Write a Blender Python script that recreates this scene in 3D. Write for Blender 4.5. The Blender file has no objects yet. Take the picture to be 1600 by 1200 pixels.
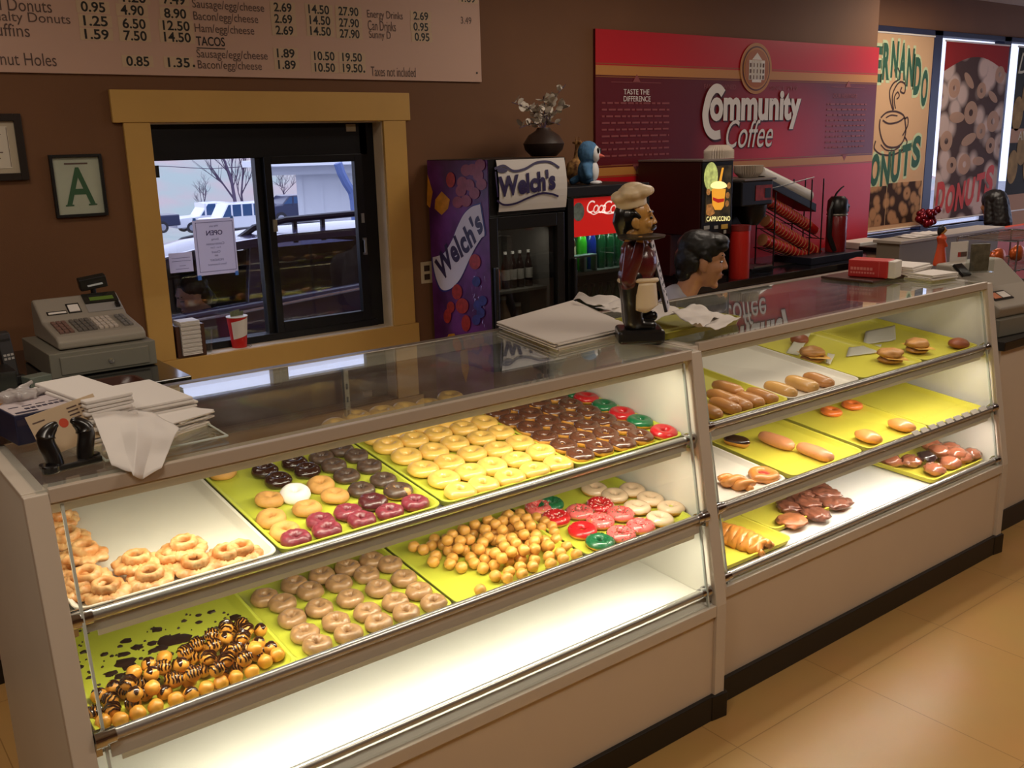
import bpy, bmesh, math, random
import numpy as np
from mathutils import Vector, Matrix, noise

scene = bpy.context.scene
COL = scene.collection
random.seed(7)
PI = math.pi

# ------------------------------------------------------------------ camera
F_PX, YAW, PIT, ROLL = 1506.43, 0.6526582, 0.2453069, -0.0254669
CAM = np.array([-1.08384, -3.55910, 1.81760])
_fw = np.array([math.sin(YAW) * math.cos(PIT), math.cos(YAW) * math.cos(PIT), -math.sin(PIT)])
_r0 = np.array([math.cos(YAW), -math.sin(YAW), 0.0])
_u0 = np.cross(_r0, _fw)
_rt = _r0 * math.cos(ROLL) + _u0 * math.sin(ROLL)
_up = -_r0 * math.sin(ROLL) + _u0 * math.cos(ROLL)
cam_data = bpy.data.cameras.new('camera')
cam_data.sensor_width = 36.0
cam_data.lens = F_PX * 36.0 / 1600.0
cam_data.clip_end = 400
cam_data.clip_start = 0.05
cam = bpy.data.objects.new('camera', cam_data)
COL.objects.link(cam)
cam.matrix_world = Matrix(((_rt[0], _up[0], -_fw[0], CAM[0]), (_rt[1], _up[1], -_fw[1], CAM[1]),
                           (_rt[2], _up[2], -_fw[2], CAM[2]), (0, 0, 0, 1)))
scene.camera = cam

# ------------------------------------------------------------------ view, sky and lamps
scene.view_settings.view_transform = 'Standard'
scene.view_settings.look = 'None'
scene.view_settings.gamma = 1.0
scene.view_settings.use_curve_mapping = False
scene.view_settings.exposure = 0.0
scene.cycles.max_bounces = 10
scene.cycles.transparent_max_bounces = 20
scene.cycles.caustics_reflective = False
scene.cycles.caustics_refractive = False
scene.cycles.sample_clamp_indirect = 6.0

world = bpy.data.worlds.new('overcast_sky')
scene.world = world
world.use_nodes = True
bg = world.node_tree.nodes['Background']
bg.inputs['Color'].default_value = (0.66, 0.70, 1.0, 1)
bg.inputs['Strength'].default_value = 2.1


def area(name, loc, sx, sy, power, col, rot=(0, 0, 0), spread=PI):
    d = bpy.data.lights.new(name, 'AREA')
    d.shape = 'RECTANGLE'
    d.size, d.size_y = sx, sy
    d.energy = power
    d.color = col
    d.spread = spread
    o = bpy.data.objects.new(name, d)
    COL.objects.link(o)
    o.location = loc
    o.rotation_euler = rot
    return o


WARM = (1.0, 0.86, 0.71)
CEIL_Z = 3.0
for nm, x, y, p in (('ceiling_lamp', -1.6, -2.9, 27), ('ceiling_lamp', 1.6, -3.3, 26), ('ceiling_lamp', 4.8, -3.0, 20),
                    ('ceiling_lamp', 6.7, 0.3, 34), ('ceiling_lamp', 3.0, -0.5, 21), ('ceiling_lamp', -0.9, -0.5, 13)):
    area(nm, (x, y, CEIL_Z - 0.012), 1.15, 0.55, p, WARM)


# ------------------------------------------------------------------ picking points of the survey
def ray(u, v):
    return _fw * F_PX + _rt * (u - 800.0) + _up * (600.0 - v)


def at(u, v, axis, val):
    d = ray(u, v)
    t = (val - CAM[axis]) / d[axis]
    return Vector(CAM + t * d)


def lin(c):
    return tuple(((x / 255.0) / 12.92 if x / 255.0 <= 0.04045 else ((x / 255.0 + 0.055) / 1.055) ** 2.4) for x in c)


# ------------------------------------------------------------------ materials
MATS = {}


def M(name, col=(200, 200, 200), rough=0.5, metal=0.0, spec=0.5, var=None, bump=None, coat=0.0, emit=0.0, col2=None, trans=0.0):
    """A procedural material: colour in sRGB; var = (scale, amount) mixes towards col2; bump = (scale, distance)."""
    if name in MATS:
        return MATS[name]
    m = bpy.data.materials.new(name)
    m.use_nodes = True
    nt = m.node_tree
    b = nt.nodes['Principled BSDF']
    c = lin(col) + (1,)
    b.inputs['Base Color'].default_value = c
    b.inputs['Roughness'].default_value = rough
    b.inputs['Metallic'].default_value = metal
    b.inputs['Specular IOR Level'].default_value = spec
    b.inputs['Coat Weight'].default_value = coat
    b.inputs['Coat Roughness'].default_value = 0.12
    if emit:
        b.inputs['Emission Color'].default_value = c
        b.inputs['Emission Strength'].default_value = emit
    if var or bump:
        tc = nt.nodes.new('ShaderNodeTexCoord')
    if var:
        n = nt.nodes.new('ShaderNodeTexNoise')
        n.inputs['Scale'].default_value = var[0]
        n.inputs['Detail'].default_value = 5
        nt.links.new(tc.outputs['Object'], n.inputs['Vector'])
        r = nt.nodes.new('ShaderNodeValToRGB')
        r.color_ramp.elements[0].position = 0.35
        r.color_ramp.elements[1].position = 0.68
        c2 = lin(col2) if col2 else tuple(x * (1 - var[1]) for x in c[:3])
        r.color_ramp.elements[0].color = tuple(c2) + (1,)
        r.color_ramp.elements[1].color = c
        nt.links.new(n.outputs['Fac'], r.inputs['Fac'])
        nt.links.new(r.outputs['Color'], b.inputs['Base Color'])
        if emit:
            nt.links.new(r.outputs['Color'], b.inputs['Emission Color'])
    if bump:
        n2 = nt.nodes.new('ShaderNodeTexNoise')
        n2.inputs['Scale'].default_value = bump[0]
        n2.inputs['Detail'].default_value = 4
        nt.links.new(tc.outputs['Object'], n2.inputs['Vector'])
        bp = nt.nodes.new('ShaderNodeBump')
        bp.inputs['Strength'].default_value = 0.6
        bp.inputs['Distance'].default_value = bump[1]
        nt.links.new(n2.outputs['Fac'], bp.inputs['Height'])
        nt.links.new(bp.outputs['Normal'], b.inputs['Normal'])
    if trans:
        tr = nt.nodes.new('ShaderNodeBsdfTranslucent')
        tr.inputs['Color'].default_value = c
        mx = nt.nodes.new('ShaderNodeMixShader')
        mx.inputs[0].default_value = trans
        nt.links.new(b.outputs[0], mx.inputs[1])
        nt.links.new(tr.outputs[0], mx.inputs[2])
        nt.links.new(mx.outputs[0], nt.nodes['Material Output'].inputs['Surface'])
        src = b.inputs['Base Color']
        if src.is_linked:
            nt.links.new(src.links[0].from_socket, tr.inputs['Color'])
    MATS[name] = m
    return m


def glass_mat(name, tint=(0.97, 0.985, 0.975), f0=0.04, rough=0.0, haze=0.0):
    """Thin window or case glass: clear, with the sheen growing towards grazing angles."""
    m = bpy.data.materials.new(name)
    m.use_nodes = True
    nt = m.node_tree
    nt.nodes.remove(nt.nodes['Principled BSDF'])
    out = nt.nodes['Material Output']
    lw = nt.nodes.new('ShaderNodeLayerWeight')
    lw.inputs['Blend'].default_value = 0.5
    pw = nt.nodes.new('ShaderNodeMath'); pw.operation = 'POWER'; pw.inputs[1].default_value = 4.6
    nt.links.new(lw.outputs['Facing'], pw.inputs[0])
    ma = nt.nodes.new('ShaderNodeMath'); ma.operation = 'MULTIPLY_ADD'
    ma.inputs[1].default_value = 1 - f0; ma.inputs[2].default_value = f0
    nt.links.new(pw.outputs[0], ma.inputs[0])
    tr = nt.nodes.new('ShaderNodeBsdfTransparent'); tr.inputs['Color'].default_value = tint + (1,)
    gl = nt.nodes.new('ShaderNodeBsdfGlossy'); gl.inputs['Roughness'].default_value = rough
    gl.inputs['Color'].default_value = (0.95, 0.97, 1.0, 1)
    mx = nt.nodes.new('ShaderNodeMixShader')
    nt.links.new(ma.outputs[0], mx.inputs[0])
    nt.links.new(tr.outputs[0], mx.inputs[1]); nt.links.new(gl.outputs[0], mx.inputs[2])
    last = mx
    if haze:
        df = nt.nodes.new('ShaderNodeBsdfDiffuse'); df.inputs['Color'].default_value = (0.75, 0.78, 0.85, 1)
        n = nt.nodes.new('ShaderNodeTexNoise'); n.inputs['Scale'].default_value = 7; n.inputs['Detail'].default_value = 8
        tc = nt.nodes.new('ShaderNodeTexCoord'); nt.links.new(tc.outputs['Object'], n.inputs['Vector'])
        mr = nt.nodes.new('ShaderNodeMapRange')
        mr.inputs[1].default_value = 0.45; mr.inputs[2].default_value = 0.75; mr.inputs[3].default_value = haze * 0.3; mr.inputs[4].default_value = haze
        nt.links.new(n.outputs['Fac'], mr.inputs[0])
        m2 = nt.nodes.new('ShaderNodeMixShader')
        nt.links.new(mr.outputs[0], m2.inputs[0]); nt.links.new(mx.outputs[0], m2.inputs[1]); nt.links.new(df.outputs[0], m2.inputs[2])
        last = m2
    nt.links.new(last.outputs[0], out.inputs['Surface'])
    return m


# ------------------------------------------------------------------ mesh building
class MB:
    def __init__(s):
        s.v, s.f, s.m = [], [], []

    def add(s, vs, fs, mi=0):
        k = len(s.v)
        s.v += [tuple(p) for p in vs]
        s.f += [tuple(i + k for i in f) for f in fs]
        s.m += [mi] * len(fs)
        return s

    def box(s, x0, y0, z0, x1, y1, z1, mi=0):
        return s.add([(x0, y0, z0), (x1, y0, z0), (x1, y1, z0), (x0, y1, z0), (x0, y0, z1), (x1, y0, z1), (x1, y1, z1), (x0, y1, z1)],
                     [(0, 3, 2, 1), (4, 5, 6, 7), (0, 1, 5, 4), (1, 2, 6, 5), (2, 3, 7, 6), (3, 0, 4, 7)], mi)

    def obox(s, c, ax, ay, az, mi=0):
        c, ax, ay, az = Vector(c), Vector(ax), Vector(ay), Vector(az)
        vs = [c + i * ax + j * ay + k * az for k in (-1, 1) for (i, j) in ((-1, -1), (1, -1), (1, 1), (-1, 1))]
        return s.add(vs, [(0, 3, 2, 1), (4, 5, 6, 7), (0, 1, 5, 4), (1, 2, 6, 5), (2, 3, 7, 6), (3, 0, 4, 7)], mi)

    def quad(s, a, b, c, d, mi=0):
        return s.add([a, b, c, d], [(0, 1, 2, 3)], mi)

    def poly(s, pts, mi=0):
        return s.add(pts, [tuple(range(len(pts)))], mi)

    def cyl(s, p0, p1, r0, r1=None, n=16, caps=True, mi=0):
        p0, p1 = Vector(p0), Vector(p1)
        r1 = r0 if r1 is None else r1
        d = (p1 - p0).normalized()
        a = d.orthogonal().normalized(); b = d.cross(a)
        vs = []
        for p, r in ((p0, r0), (p1, r1)):
            for i in range(n):
                t = 2 * PI * i / n
                vs.append(p + r * (math.cos(t) * a + math.sin(t) * b))
        fs = [(i, (i + 1) % n, n + (i + 1) % n, n + i) for i in range(n)]
        if caps:
            fs += [tuple(range(n - 1, -1, -1)), tuple(range(n, 2 * n))]
        return s.add(vs, fs, mi)

    def lathe(s, prof, c=(0, 0, 0), n=24, mi=0, rot=None):
        vs, fs = [], []
        for r, z in prof:
            for i in range(n):
                t = 2 * PI * i / n
                p = Vector((r * math.cos(t), r * math.sin(t), z))
                if rot is not None:
                    p = rot @ p
                vs.append(p + Vector(c))
        for j in range(len(prof) - 1):
            for i in range(n):
                fs.append((j * n + i, j * n + (i + 1) % n, (j + 1) * n + (i + 1) % n, (j + 1) * n + i))
        fs.append(tuple(range(n - 1, -1, -1)))
        fs.append(tuple(range((len(prof) - 1) * n, len(prof) * n)))
        return s.add(vs, fs, mi)

    def tube(s, pts, r, n=8, closed=False, mi=0):
        pts = [Vector(p) for p in pts]
        k = len(pts)
        rs = r if isinstance(r, (list, tuple)) else [r] * k
        vs, fs = [], []
        a = None
        for i in range(k):
            q0 = pts[i - 1] if (i > 0 or closed) else pts[i]
            q1 = pts[(i + 1) % k] if (i < k - 1 or closed) else pts[i]
            d = (q1 - q0)
            d = d.normalized() if d.length > 1e-9 else Vector((0, 0, 1))
            a = d.orthogonal() if a is None else a - d * a.dot(d)
            if a.length < 1e-6:
                a = d.orthogonal()
            a.normalize()
            b = d.cross(a)
            for j in range(n):
                t = 2 * PI * j / n
                vs.append(pts[i] + rs[i] * (math.cos(t) * a + math.sin(t) * b))
        m = k if closed else k - 1
        for i in range(m):
            i2 = (i + 1) % k
            for j in range(n):
                fs.append((i * n + j, i * n + (j + 1) % n, i2 * n + (j + 1) % n, i2 * n + j))
        if not closed:
            fs += [tuple(range(n - 1, -1, -1)), tuple(range((k - 1) * n, k * n))]
        return s.add(vs, fs, mi)

    def prism(s, poly, axis, a, b, mi=0):
        """poly in the two other axes (in x,y,z order), swept from a to b along axis."""
        def P(p, t):
            q = list(p); q.insert(axis, t); return q
        k = len(poly)
        vs = [P(p, a) for p in poly] + [P(p, b) for p in poly]
        fs = [tuple(range(k - 1, -1, -1)), tuple(range(k, 2 * k))] + [(i, (i + 1) % k, k + (i + 1) % k, k + i) for i in range(k)]
        return s.add(vs, fs, mi)

    def ell(s, c, r, seg=16, rings=10, rot=None, mi=0, amp=0.0, fr=1.0, seed=0.0):
        r = (r, r, r) if isinstance(r, (int, float)) else r
        c = Vector(c)
        vs, fs = [], []
        def P(t, p):
            d = Vector((math.sin(p) * math.cos(t), math.sin(p) * math.sin(t), math.cos(p)))
            q = Vector((d.x * r[0], d.y * r[1], d.z * r[2]))
            if amp:
                q *= 1 + amp * noise.noise(d * fr + Vector((seed, seed * 1.7, -seed)))
            if rot is not None:
                q = rot @ q
            return c + q
        vs.append(P(0, 0))
        for j in range(1, rings):
            for i in range(seg):
                vs.append(P(2 * PI * i / seg, PI * j / rings))
        vs.append(P(0, PI))
        for i in range(seg):
            fs.append((0, 1 + i, 1 + (i + 1) % seg))
        for j in range(rings - 2):
            for i in range(seg):
                a0 = 1 + j * seg
                fs.append((a0 + i, a0 + seg + i, a0 + seg + (i + 1) % seg, a0 + (i + 1) % seg))
        a0 = 1 + (rings - 2) * seg
        for i in range(seg):
            fs.append((a0 + i, len(vs) - 1, a0 + (i + 1) % seg))
        return s.add(vs, fs, mi)

    def cap(s, p0, p1, r0, r1=None, n=14, mi=0):
        """capsule with two radii, for figures"""
        p0, p1 = Vector(p0), Vector(p1)
        r1 = r0 if r1 is None else r1
        d = p1 - p0
        L = max(d.length, 1e-6)
        prof = [(max(r0 * math.sin(t), 1e-4), -r0 * math.cos(t)) for t in [PI / 2 * i / 4 for i in range(5)]]
        prof += [(max(r1 * math.cos(t), 1e-4), L + r1 * math.sin(t)) for t in [PI / 2 * i / 4 for i in range(5)]]
        q = Vector((0, 0, 1)).rotation_difference(d.normalized() if d.length > 1e-6 else Vector((0, 0, 1))).to_matrix()
        return s.lathe(prof, p0, n, mi, q)

    def surf(s, fn, nu, nv, cu=False, cv=False, mi=0):
        vs = [fn(i / (nu if cu else nu - 1), j / (nv if cv else nv - 1)) for j in range(nv) for i in range(nu)]
        fs = []
        for j in range(nv if cv else nv - 1):
            for i in range(nu if cu else nu - 1):
                fs.append((j * nu + i, j * nu + (i + 1) % nu, ((j + 1) % nv) * nu + (i + 1) % nu, ((j + 1) % nv) * nu + i))
        return s.add(vs, fs, mi)

    def disc(s, c, ex, ey, n=24, mi=0):
        c, ex, ey = Vector(c), Vector(ex), Vector(ey)
        return s.poly([c + math.cos(2 * PI * i / n) * ex + math.sin(2 * PI * i / n) * ey for i in range(n)], mi)

    def mesh(s, name, mats, wrt=(0, 0, 0), smooth=False, fix=True):
        me = bpy.data.meshes.new(name)
        w = Vector(wrt)
        me.from_pydata([tuple(Vector(p) - w) for p in s.v], [], s.f)
        mats = mats if isinstance(mats, (list, tuple)) else [mats]
        for m in mats:
            me.materials.append(m)
        me.polygons.foreach_set('material_index', s.m)
        if fix:
            bm = bmesh.new(); bm.from_mesh(me)
            bmesh.ops.recalc_face_normals(bm, faces=bm.faces)
            bm.to_mesh(me); bm.free()
        if smooth:
            me.polygons.foreach_set('use_smooth', [True] * len(me.polygons))
            if smooth != 'all':
                me.set_sharp_from_angle(angle=math.radians(40))
        me.update()
        return me

    def build(s, name, mats, parent=None, wrt=(0, 0, 0), loc=None, smooth=False, bevel=0.0, fix=True, seg=2):
        me = s.mesh(name, mats, wrt, smooth, fix)
        o = bpy.data.objects.new(name, me)
        COL.objects.link(o)
        if parent is not None:
            o.parent = parent
            if loc is not None:
                o.location = loc
        else:
            o.location = loc if loc is not None else wrt
        if bevel:
            b = o.modifiers.new('edge', 'BEVEL')
            b.width = bevel; b.segments = seg; b.limit_method = 'ANGLE'; b.angle_limit = math.radians(35)
        return o


def tag(o, label, cat, group=None, kind=None):
    o['label'] = label
    o['category'] = cat
    if group:
        o['group'] = group
    if kind:
        o['kind'] = kind
    return o


def struct(o, label=None):
    o['kind'] = 'structure'
    if label:
        o['label'] = label
    return o


def thing(name, label, cat, loc=(0, 0, 0), rz=0.0, group=None):
    o = bpy.data.objects.new(name, None)
    o.empty_display_size = 0.05
    COL.objects.link(o)
    o.location = loc
    o.rotation_euler = (0, 0, rz)
    return tag(o, label, cat, group)


def dup(root, label, group=None):
    r = root.copy()
    COL.objects.link(r)
    r['label'] = label
    if group:
        r['group'] = group
    for ch in list(root.children):
        c = ch.copy(); COL.objects.link(c); c.parent = r
        for g in list(ch.children):
            d = g.copy(); COL.objects.link(d); d.parent = c
    return r


_T = {}


def text_geo(t, bold=0.0, shear=0.0, space=1.0):
    """Filled outlines of a piece of lettering: points scaled to its own unit box, triangles, and width / height."""
    k = (t, bold, shear, space)
    if k not in _T:
        cu = bpy.data.curves.new('lettering', 'FONT')
        cu.body = t; cu.offset = bold; cu.shear = shear; cu.space_character = space; cu.resolution_u = 4
        o = bpy.data.objects.new('lettering', cu)
        me = o.to_mesh()
        p = np.array([v.co[:2] for v in me.vertices]) if len(me.vertices) else np.zeros((0, 2))
        f = [tuple(q.vertices) for q in me.polygons]
        o.to_mesh_clear()
        bpy.data.objects.remove(o); bpy.data.curves.remove(cu)
        lo, hi = p.min(axis=0), p.max(axis=0)
        _T[k] = ((p - lo) / np.maximum(hi - lo, 1e-6), f, hi - lo)
    return _T[k]


def fit(mb, t, p00, p10, p01, mi=0, bold=0.0, shear=0.0, space=1.0, bend=None):
    """Lettering laid into the parallelogram with corners p00 (lower left), p10 (lower right), p01 (upper left)."""
    p, f, _ = text_geo(t, bold, shear, space)
    o, ex, ey = Vector(p00), Vector(p10) - Vector(p00), Vector(p01) - Vector(p00)
    vs = []
    for x, y in p:
        if bend:
            x, y = bend(x, y)
        vs.append(o + ex * x + ey * y)
    mb.add(vs, f, mi)


def line_text(mb, t, x, z, h, y, mi=0, bold=0.0, shear=0.0, w=None, right=False, mirror=False):
    """A line of lettering on a wall facing -Y: x = left end, z = foot, h = height of its box."""
    _, _, wh = text_geo(t, bold, shear)
    w = h * wh[0] / wh[1] if w is None else w
    x0 = x - w if right else x
    if mirror:
        fit(mb, t, (x0 + w, y, z), (x0, y, z), (x0 + w, y, z + h), mi, bold, shear)
    else:
        fit(mb, t, (x0, y, z), (x0 + w, y, z), (x0, y, z + h), mi, bold, shear)


BENCH = None


def blob(mb, name, mat, voxel=0.006, smooth=6, parent=None, wrt=(0, 0, 0), loc=None, rough=0.0, fr=30.0):
    """Fuse overlapping closed shapes into one continuous skin."""
    global BENCH
    if BENCH is None:
        BENCH = bpy.data.scenes.new('bench')
    t = bpy.data.objects.new('t', mb.mesh('t', mat, wrt))
    BENCH.collection.objects.link(t)
    r = t.modifiers.new('r', 'REMESH'); r.mode = 'VOXEL'; r.voxel_size = voxel; r.use_smooth_shade = True
    s = t.modifiers.new('s', 'SMOOTH'); s.iterations = smooth; s.factor = 0.5
    BENCH.view_layers[0].update()
    dg = BENCH.view_layers[0].depsgraph
    me = bpy.data.meshes.new_from_object(t.evaluated_get(dg))
    om = t.data
    bpy.data.objects.remove(t); bpy.data.meshes.remove(om)
    me.name = name
    me.materials.clear()
    for m in (mat if isinstance(mat, list) else [mat]):
        me.materials.append(m)
    if rough:
        for v in me.vertices:
            v.co += v.normal * rough * noise.noise(v.co * fr)
    me.polygons.foreach_set('use_smooth', [True] * len(me.polygons))
    o = bpy.data.objects.new(name, me)
    COL.objects.link(o)
    if parent is not None:
        o.parent = parent
        if loc is not None:
            o.location = loc
    else:
        o.location = loc if loc is not None else wrt
    return o


ORD = ['', 'first', 'second', 'third', 'fourth', 'fifth', 'sixth', 'seventh', 'eighth', 'ninth', 'tenth', 'eleventh', 'twelfth',
       'thirteenth', 'fourteenth', 'fifteenth', 'sixteenth', 'seventeenth', 'eighteenth', 'nineteenth', 'twentieth']

# ------------------------------------------------------------------ common materials
m_wall = M('brown_wall_paint', (116, 77, 46), 0.75, var=(3, 0.08), bump=(220, 0.0006))
m_trim = M('mustard_trim_paint', (204, 160, 84), 0.5, var=(4, 0.06))
m_black = M('black_plastic', (16, 15, 15), 0.35)
m_alum = M('dark_bronze_aluminium', (20, 20, 24), 0.35, metal=0.4)
m_white = M('white_laminate', (226, 220, 208), 0.4, var=(5, 0.03))
m_lam = M('cream_laminate', (196, 180, 160), 0.45, var=(3, 0.04))
m_kick = M('black_vinyl_kick', (22, 17, 14), 0.4)
m_chrome = M('polished_steel', (205, 205, 208), 0.16, metal=1.0)
m_satin = M('satin_aluminium', (150, 143, 133), 0.38, metal=0.85)
m_paper = M('white_paper', (226, 220, 214), 0.85)
m_glass = glass_mat('clear_glass')
m_caseg = glass_mat('case_glass', (0.97, 0.98, 0.97), 0.035, 0.0, 0.012)
m_topg = glass_mat('case_top_glass', (0.90, 0.92, 0.91), 0.05, 0.0, 0.06)
m_ink = M('black_ink', (28, 24, 22), 0.6)
m_greyink = M('grey_ink', (92, 70, 62), 0.6)

# ------------------------------------------------------------------ room shell
W = 1.0            # face of the back wall
W2 = 1.35          # face of the storefront, set further back
WX = 6.10          # right end of the brown wall
ox0, ox1, oz0, oz1 = 0.378, 1.587, 0.853, 1.945


def floor_mat():
    m = bpy.data.materials.new('tan_vinyl_tile')
    m.use_nodes = True
    nt = m.node_tree; b = nt.nodes['Principled BSDF']
    tc = nt.nodes.new('ShaderNodeTexCoord')
    mp = nt.nodes.new('ShaderNodeMapping'); mp.inputs['Location'].default_value = (-1.02, 0.13, 0)
    nt.links.new(tc.outputs['Object'], mp.inputs['Vector'])
    br = nt.nodes.new('ShaderNodeTexBrick'); br.offset = 0.0
    br.inputs['Scale'].default_value = 1.0
    br.inputs['Brick Width'].default_value = 0.59; br.inputs['Row Height'].default_value = 0.59
    br.inputs['Mortar Size'].default_value = 0.0022; br.inputs['Mortar Smooth'].default_value = 0.4
    br.inputs['Color1'].default_value = lin((188, 146, 86)) + (1,)
    br.inputs['Color2'].default_value = lin((183, 141, 82)) + (1,)
    br.inputs['Mortar'].default_value = lin((150, 112, 62)) + (1,)
    nt.links.new(mp.outputs[0], br.inputs['Vector'])
    n = nt.nodes.new('ShaderNodeTexNoise'); n.inputs['Scale'].default_value = 5; n.inputs['Detail'].default_value = 6
    nt.links.new(tc.outputs['Object'], n.inputs['Vector'])
    mx = nt.nodes.new('ShaderNodeMixRGB'); mx.blend_type = 'MULTIPLY'; mx.inputs[0].default_value = 0.16
    nt.links.new(br.outputs['Color'], mx.inputs[1]); nt.links.new(n.outputs['Color'], mx.inputs[2])
    nt.links.new(mx.outputs[0], b.inputs['Base Color'])
    b.inputs['Roughness'].default_value = 0.30
    return m


mb = MB().box(-4.2, -6.6, -0.06, 11.2, 1.4, 0.0)
struct(mb.build('floor', floor_mat()))
mb = MB().box(-4.2, -6.6, CEIL_Z, 11.2, 1.5, CEIL_Z + 0.08)
struct(mb.build('ceiling', M('ceiling_tile', (200, 190, 175), 0.9)))
mb = MB()
mb.box(-4.2, W, 0, ox0, W + 0.2, CEIL_Z).box(ox1, W, 0, WX, W + 0.2, CEIL_Z)
mb.box(ox0, W, 0, ox1, W + 0.2, oz0).box(ox0, W, oz1, ox1, W + 0.2, CEIL_Z)
mb.box(WX - 0.15, W + 0.2, 0, WX, W2 + 0.12, CEIL_Z)
struct(mb.build('wall_back', m_wall))
sz0, sz1 = 0.93, 2.70
mb = MB().box(WX, W2, 0, 11.2, W2 + 0.12, sz0).box(WX, W2, sz1, 11.2, W2 + 0.12, CEIL_Z)
struct(mb.build('wall_storefront', m_wall))
struct(MB().box(-4.3, -6.6, 0, -4.2, 1.2, CEIL_Z).build('wall_left', m_wall))
struct(MB().box(11.2, -6.6, 0, 11.3, -3.2, CEIL_Z).box(11.2, .9, 0, 11.3, 1.5, CEIL_Z).box(11.2, -3.2, 2.6, 11.3, .9, CEIL_Z).box(11.2, -3.2, 0, 11.3, .9, .3).build('wall_right', m_wall))
struct(MB().box(11.22, -3.2, .3, 11.23, .9, 2.6).box(11.2, -1.2, .3, 11.26, -1.1, 2.6).build('added_daylight_window', m_glass))  # added window out of view, lets bluish daylight onto the red sign
struct(MB().box(-4.3, -6.7, 0, 11.3, -6.6, CEIL_Z).build('wall_front', m_wall))

# the drive-through window: boards round the opening, then the sliding sashes
mb = MB()
mb.box(0.218, W - 0.022, 1.945, 1.750, W, 2.086)                       # head board
mb.box(0.262, W - 0.018, 0.853, ox0 + 0.002, W, 1.945)                 # left leg
mb.box(ox1 - 0.002, W - 0.018, 0.853, 1.722, W, 1.945)                 # right leg
mb.box(0.268, W - 0.022, 0.705, 1.742, W, 0.853)                       # apron
tr = struct(mb.build('trim_1', m_trim, bevel=0.003))
m_rev = M('cream_reveal_paint', (226, 208, 180), 0.5, var=(9, 0.12))
mb = MB()
mb.box(ox0 - 0.01, W - 0.004, oz0 - 0.012, ox1 + 0.01, W + 0.2, oz0 + 0.001)
mb.box(ox1 - 0.006, W + 0.001, oz0, ox1, W + 0.2, oz1)
mb.box(ox0, W + 0.001, oz0, ox0 + 0.006, W + 0.2, oz1)
mb.box(ox0, W + 0.001, oz1 - 0.006, ox1, W + 0.2, oz1)
struct(mb.build('trim_2', m_rev))

wy = W + 0.11
wl = Vector((0, 0, 0))
wx0, wx1, wz0, wz1 = ox0 + 0.006, 1.54, oz0 + 0.001, oz1 - 0.006
mb = MB()
mb.box(wx0, wy - 0.02, 1.775, wx1, wy + 0.06, wz1)                     # tall dark header
mb.box(wx0, wy - 0.03, wz0, wx1, wy + 0.06, wz0 + 0.036)
mb.box(wx1 - 0.045, wy - 0.02, wz0, ox1 - 0.006, wy + 0.06, wz1)
mb.box(wx0, wy - 0.02, wz0, wx0 + 0.022, wy + 0.06, wz1)
mb.box(0.912, wy + 0.0, wz0, 0.950, wy + 0.05, 1.78)
win = struct(mb.build('window_1', m_alum, bevel=0.002))
mb = MB()
mb.box(0.945, wy - 0.035, 0.89, 0.983, wy, 1.78).box(1.450, wy - 0.035, 0.89, 1.497, wy, 1.78)
mb.box(0.983, wy - 0.035, 0.89, 1.450, wy, 0.945).box(0.983, wy - 0.035, 1.742, 1.450, wy, 1.78)
mb.build('sliding_sash', m_alum, win, bevel=0.002)
MB().box(0.983, wy - 0.02, 0.945, 1.450, wy - 0.014, 1.742).build('pane', m_glass, win)
MB().box(wx0 + 0.022, wy + 0.02, wz0 + 0.036, 0.912, wy + 0.026, 1.775).build('pane', m_glass, win)
mb = MB()
mb.cyl((1.478, wy - 0.05, 1.26), (1.478, wy - 0.05, 1.33), 0.008).box(1.468, wy - 0.05, 1.25, 1.488, wy - 0.034, 1.262).box(1.468, wy - 0.05, 1.328, 1.488, wy - 0.034, 1.34)
mb.box(1.468, wy - 0.042, 1.42, 1.486, wy - 0.033, 1.47)
mb.build('latch_handle', M('grey_zinc', (150, 148, 150), 0.35, metal=0.8), win)
MB().box(0.962, wy - 0.046, 1.41, 0.985, wy - 0.035, 1.47).build('catch', m_satin, win)
MB().box(wx0 + 0.02, wy - 0.03, 1.70, wx0 + 0.044, wy + 0.01, 1.755).build('stop_block', m_black, win)
m_tape = M('blue_tape', (70, 130, 235), 0.5)
st = MB().box(1.42, wy - 0.026, 1.895, 1.475, wy - 0.021, 1.932).build('window_sticker', M('sticker_paper', (170, 155, 135), 0.7))
tag(st, 'small blank beige sticker in the top right corner of the black window header', 'sticker')

# signs taped inside the left pane, read from outside (mirrored from here)
py = wy + 0.018


def paper(name, q, label, body, tape=None):
    t = thing(name, label, 'sign', (q[0], py, q[2]))
    m_p = M('lavender_lit_paper', (232, 228, 240), 0.8, trans=0.45)
    MB().box(q[0], py - 0.0012, q[2], q[1], py, q[3]).build('sheet', m_p, t, wrt=t.location)
    mb = MB(); body(mb); mb.build('lettering', M('violet_print', (70, 55, 105), 0.7), t, wrt=t.location, fix=False)
    if tape:
        mb = MB()
        for (a, b, c, d) in tape:
            mb.box(a, py - 0.0022, b, c, py - 0.0012, d)
        mb.build('tape', m_tape, t, wrt=t.location)


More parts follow.
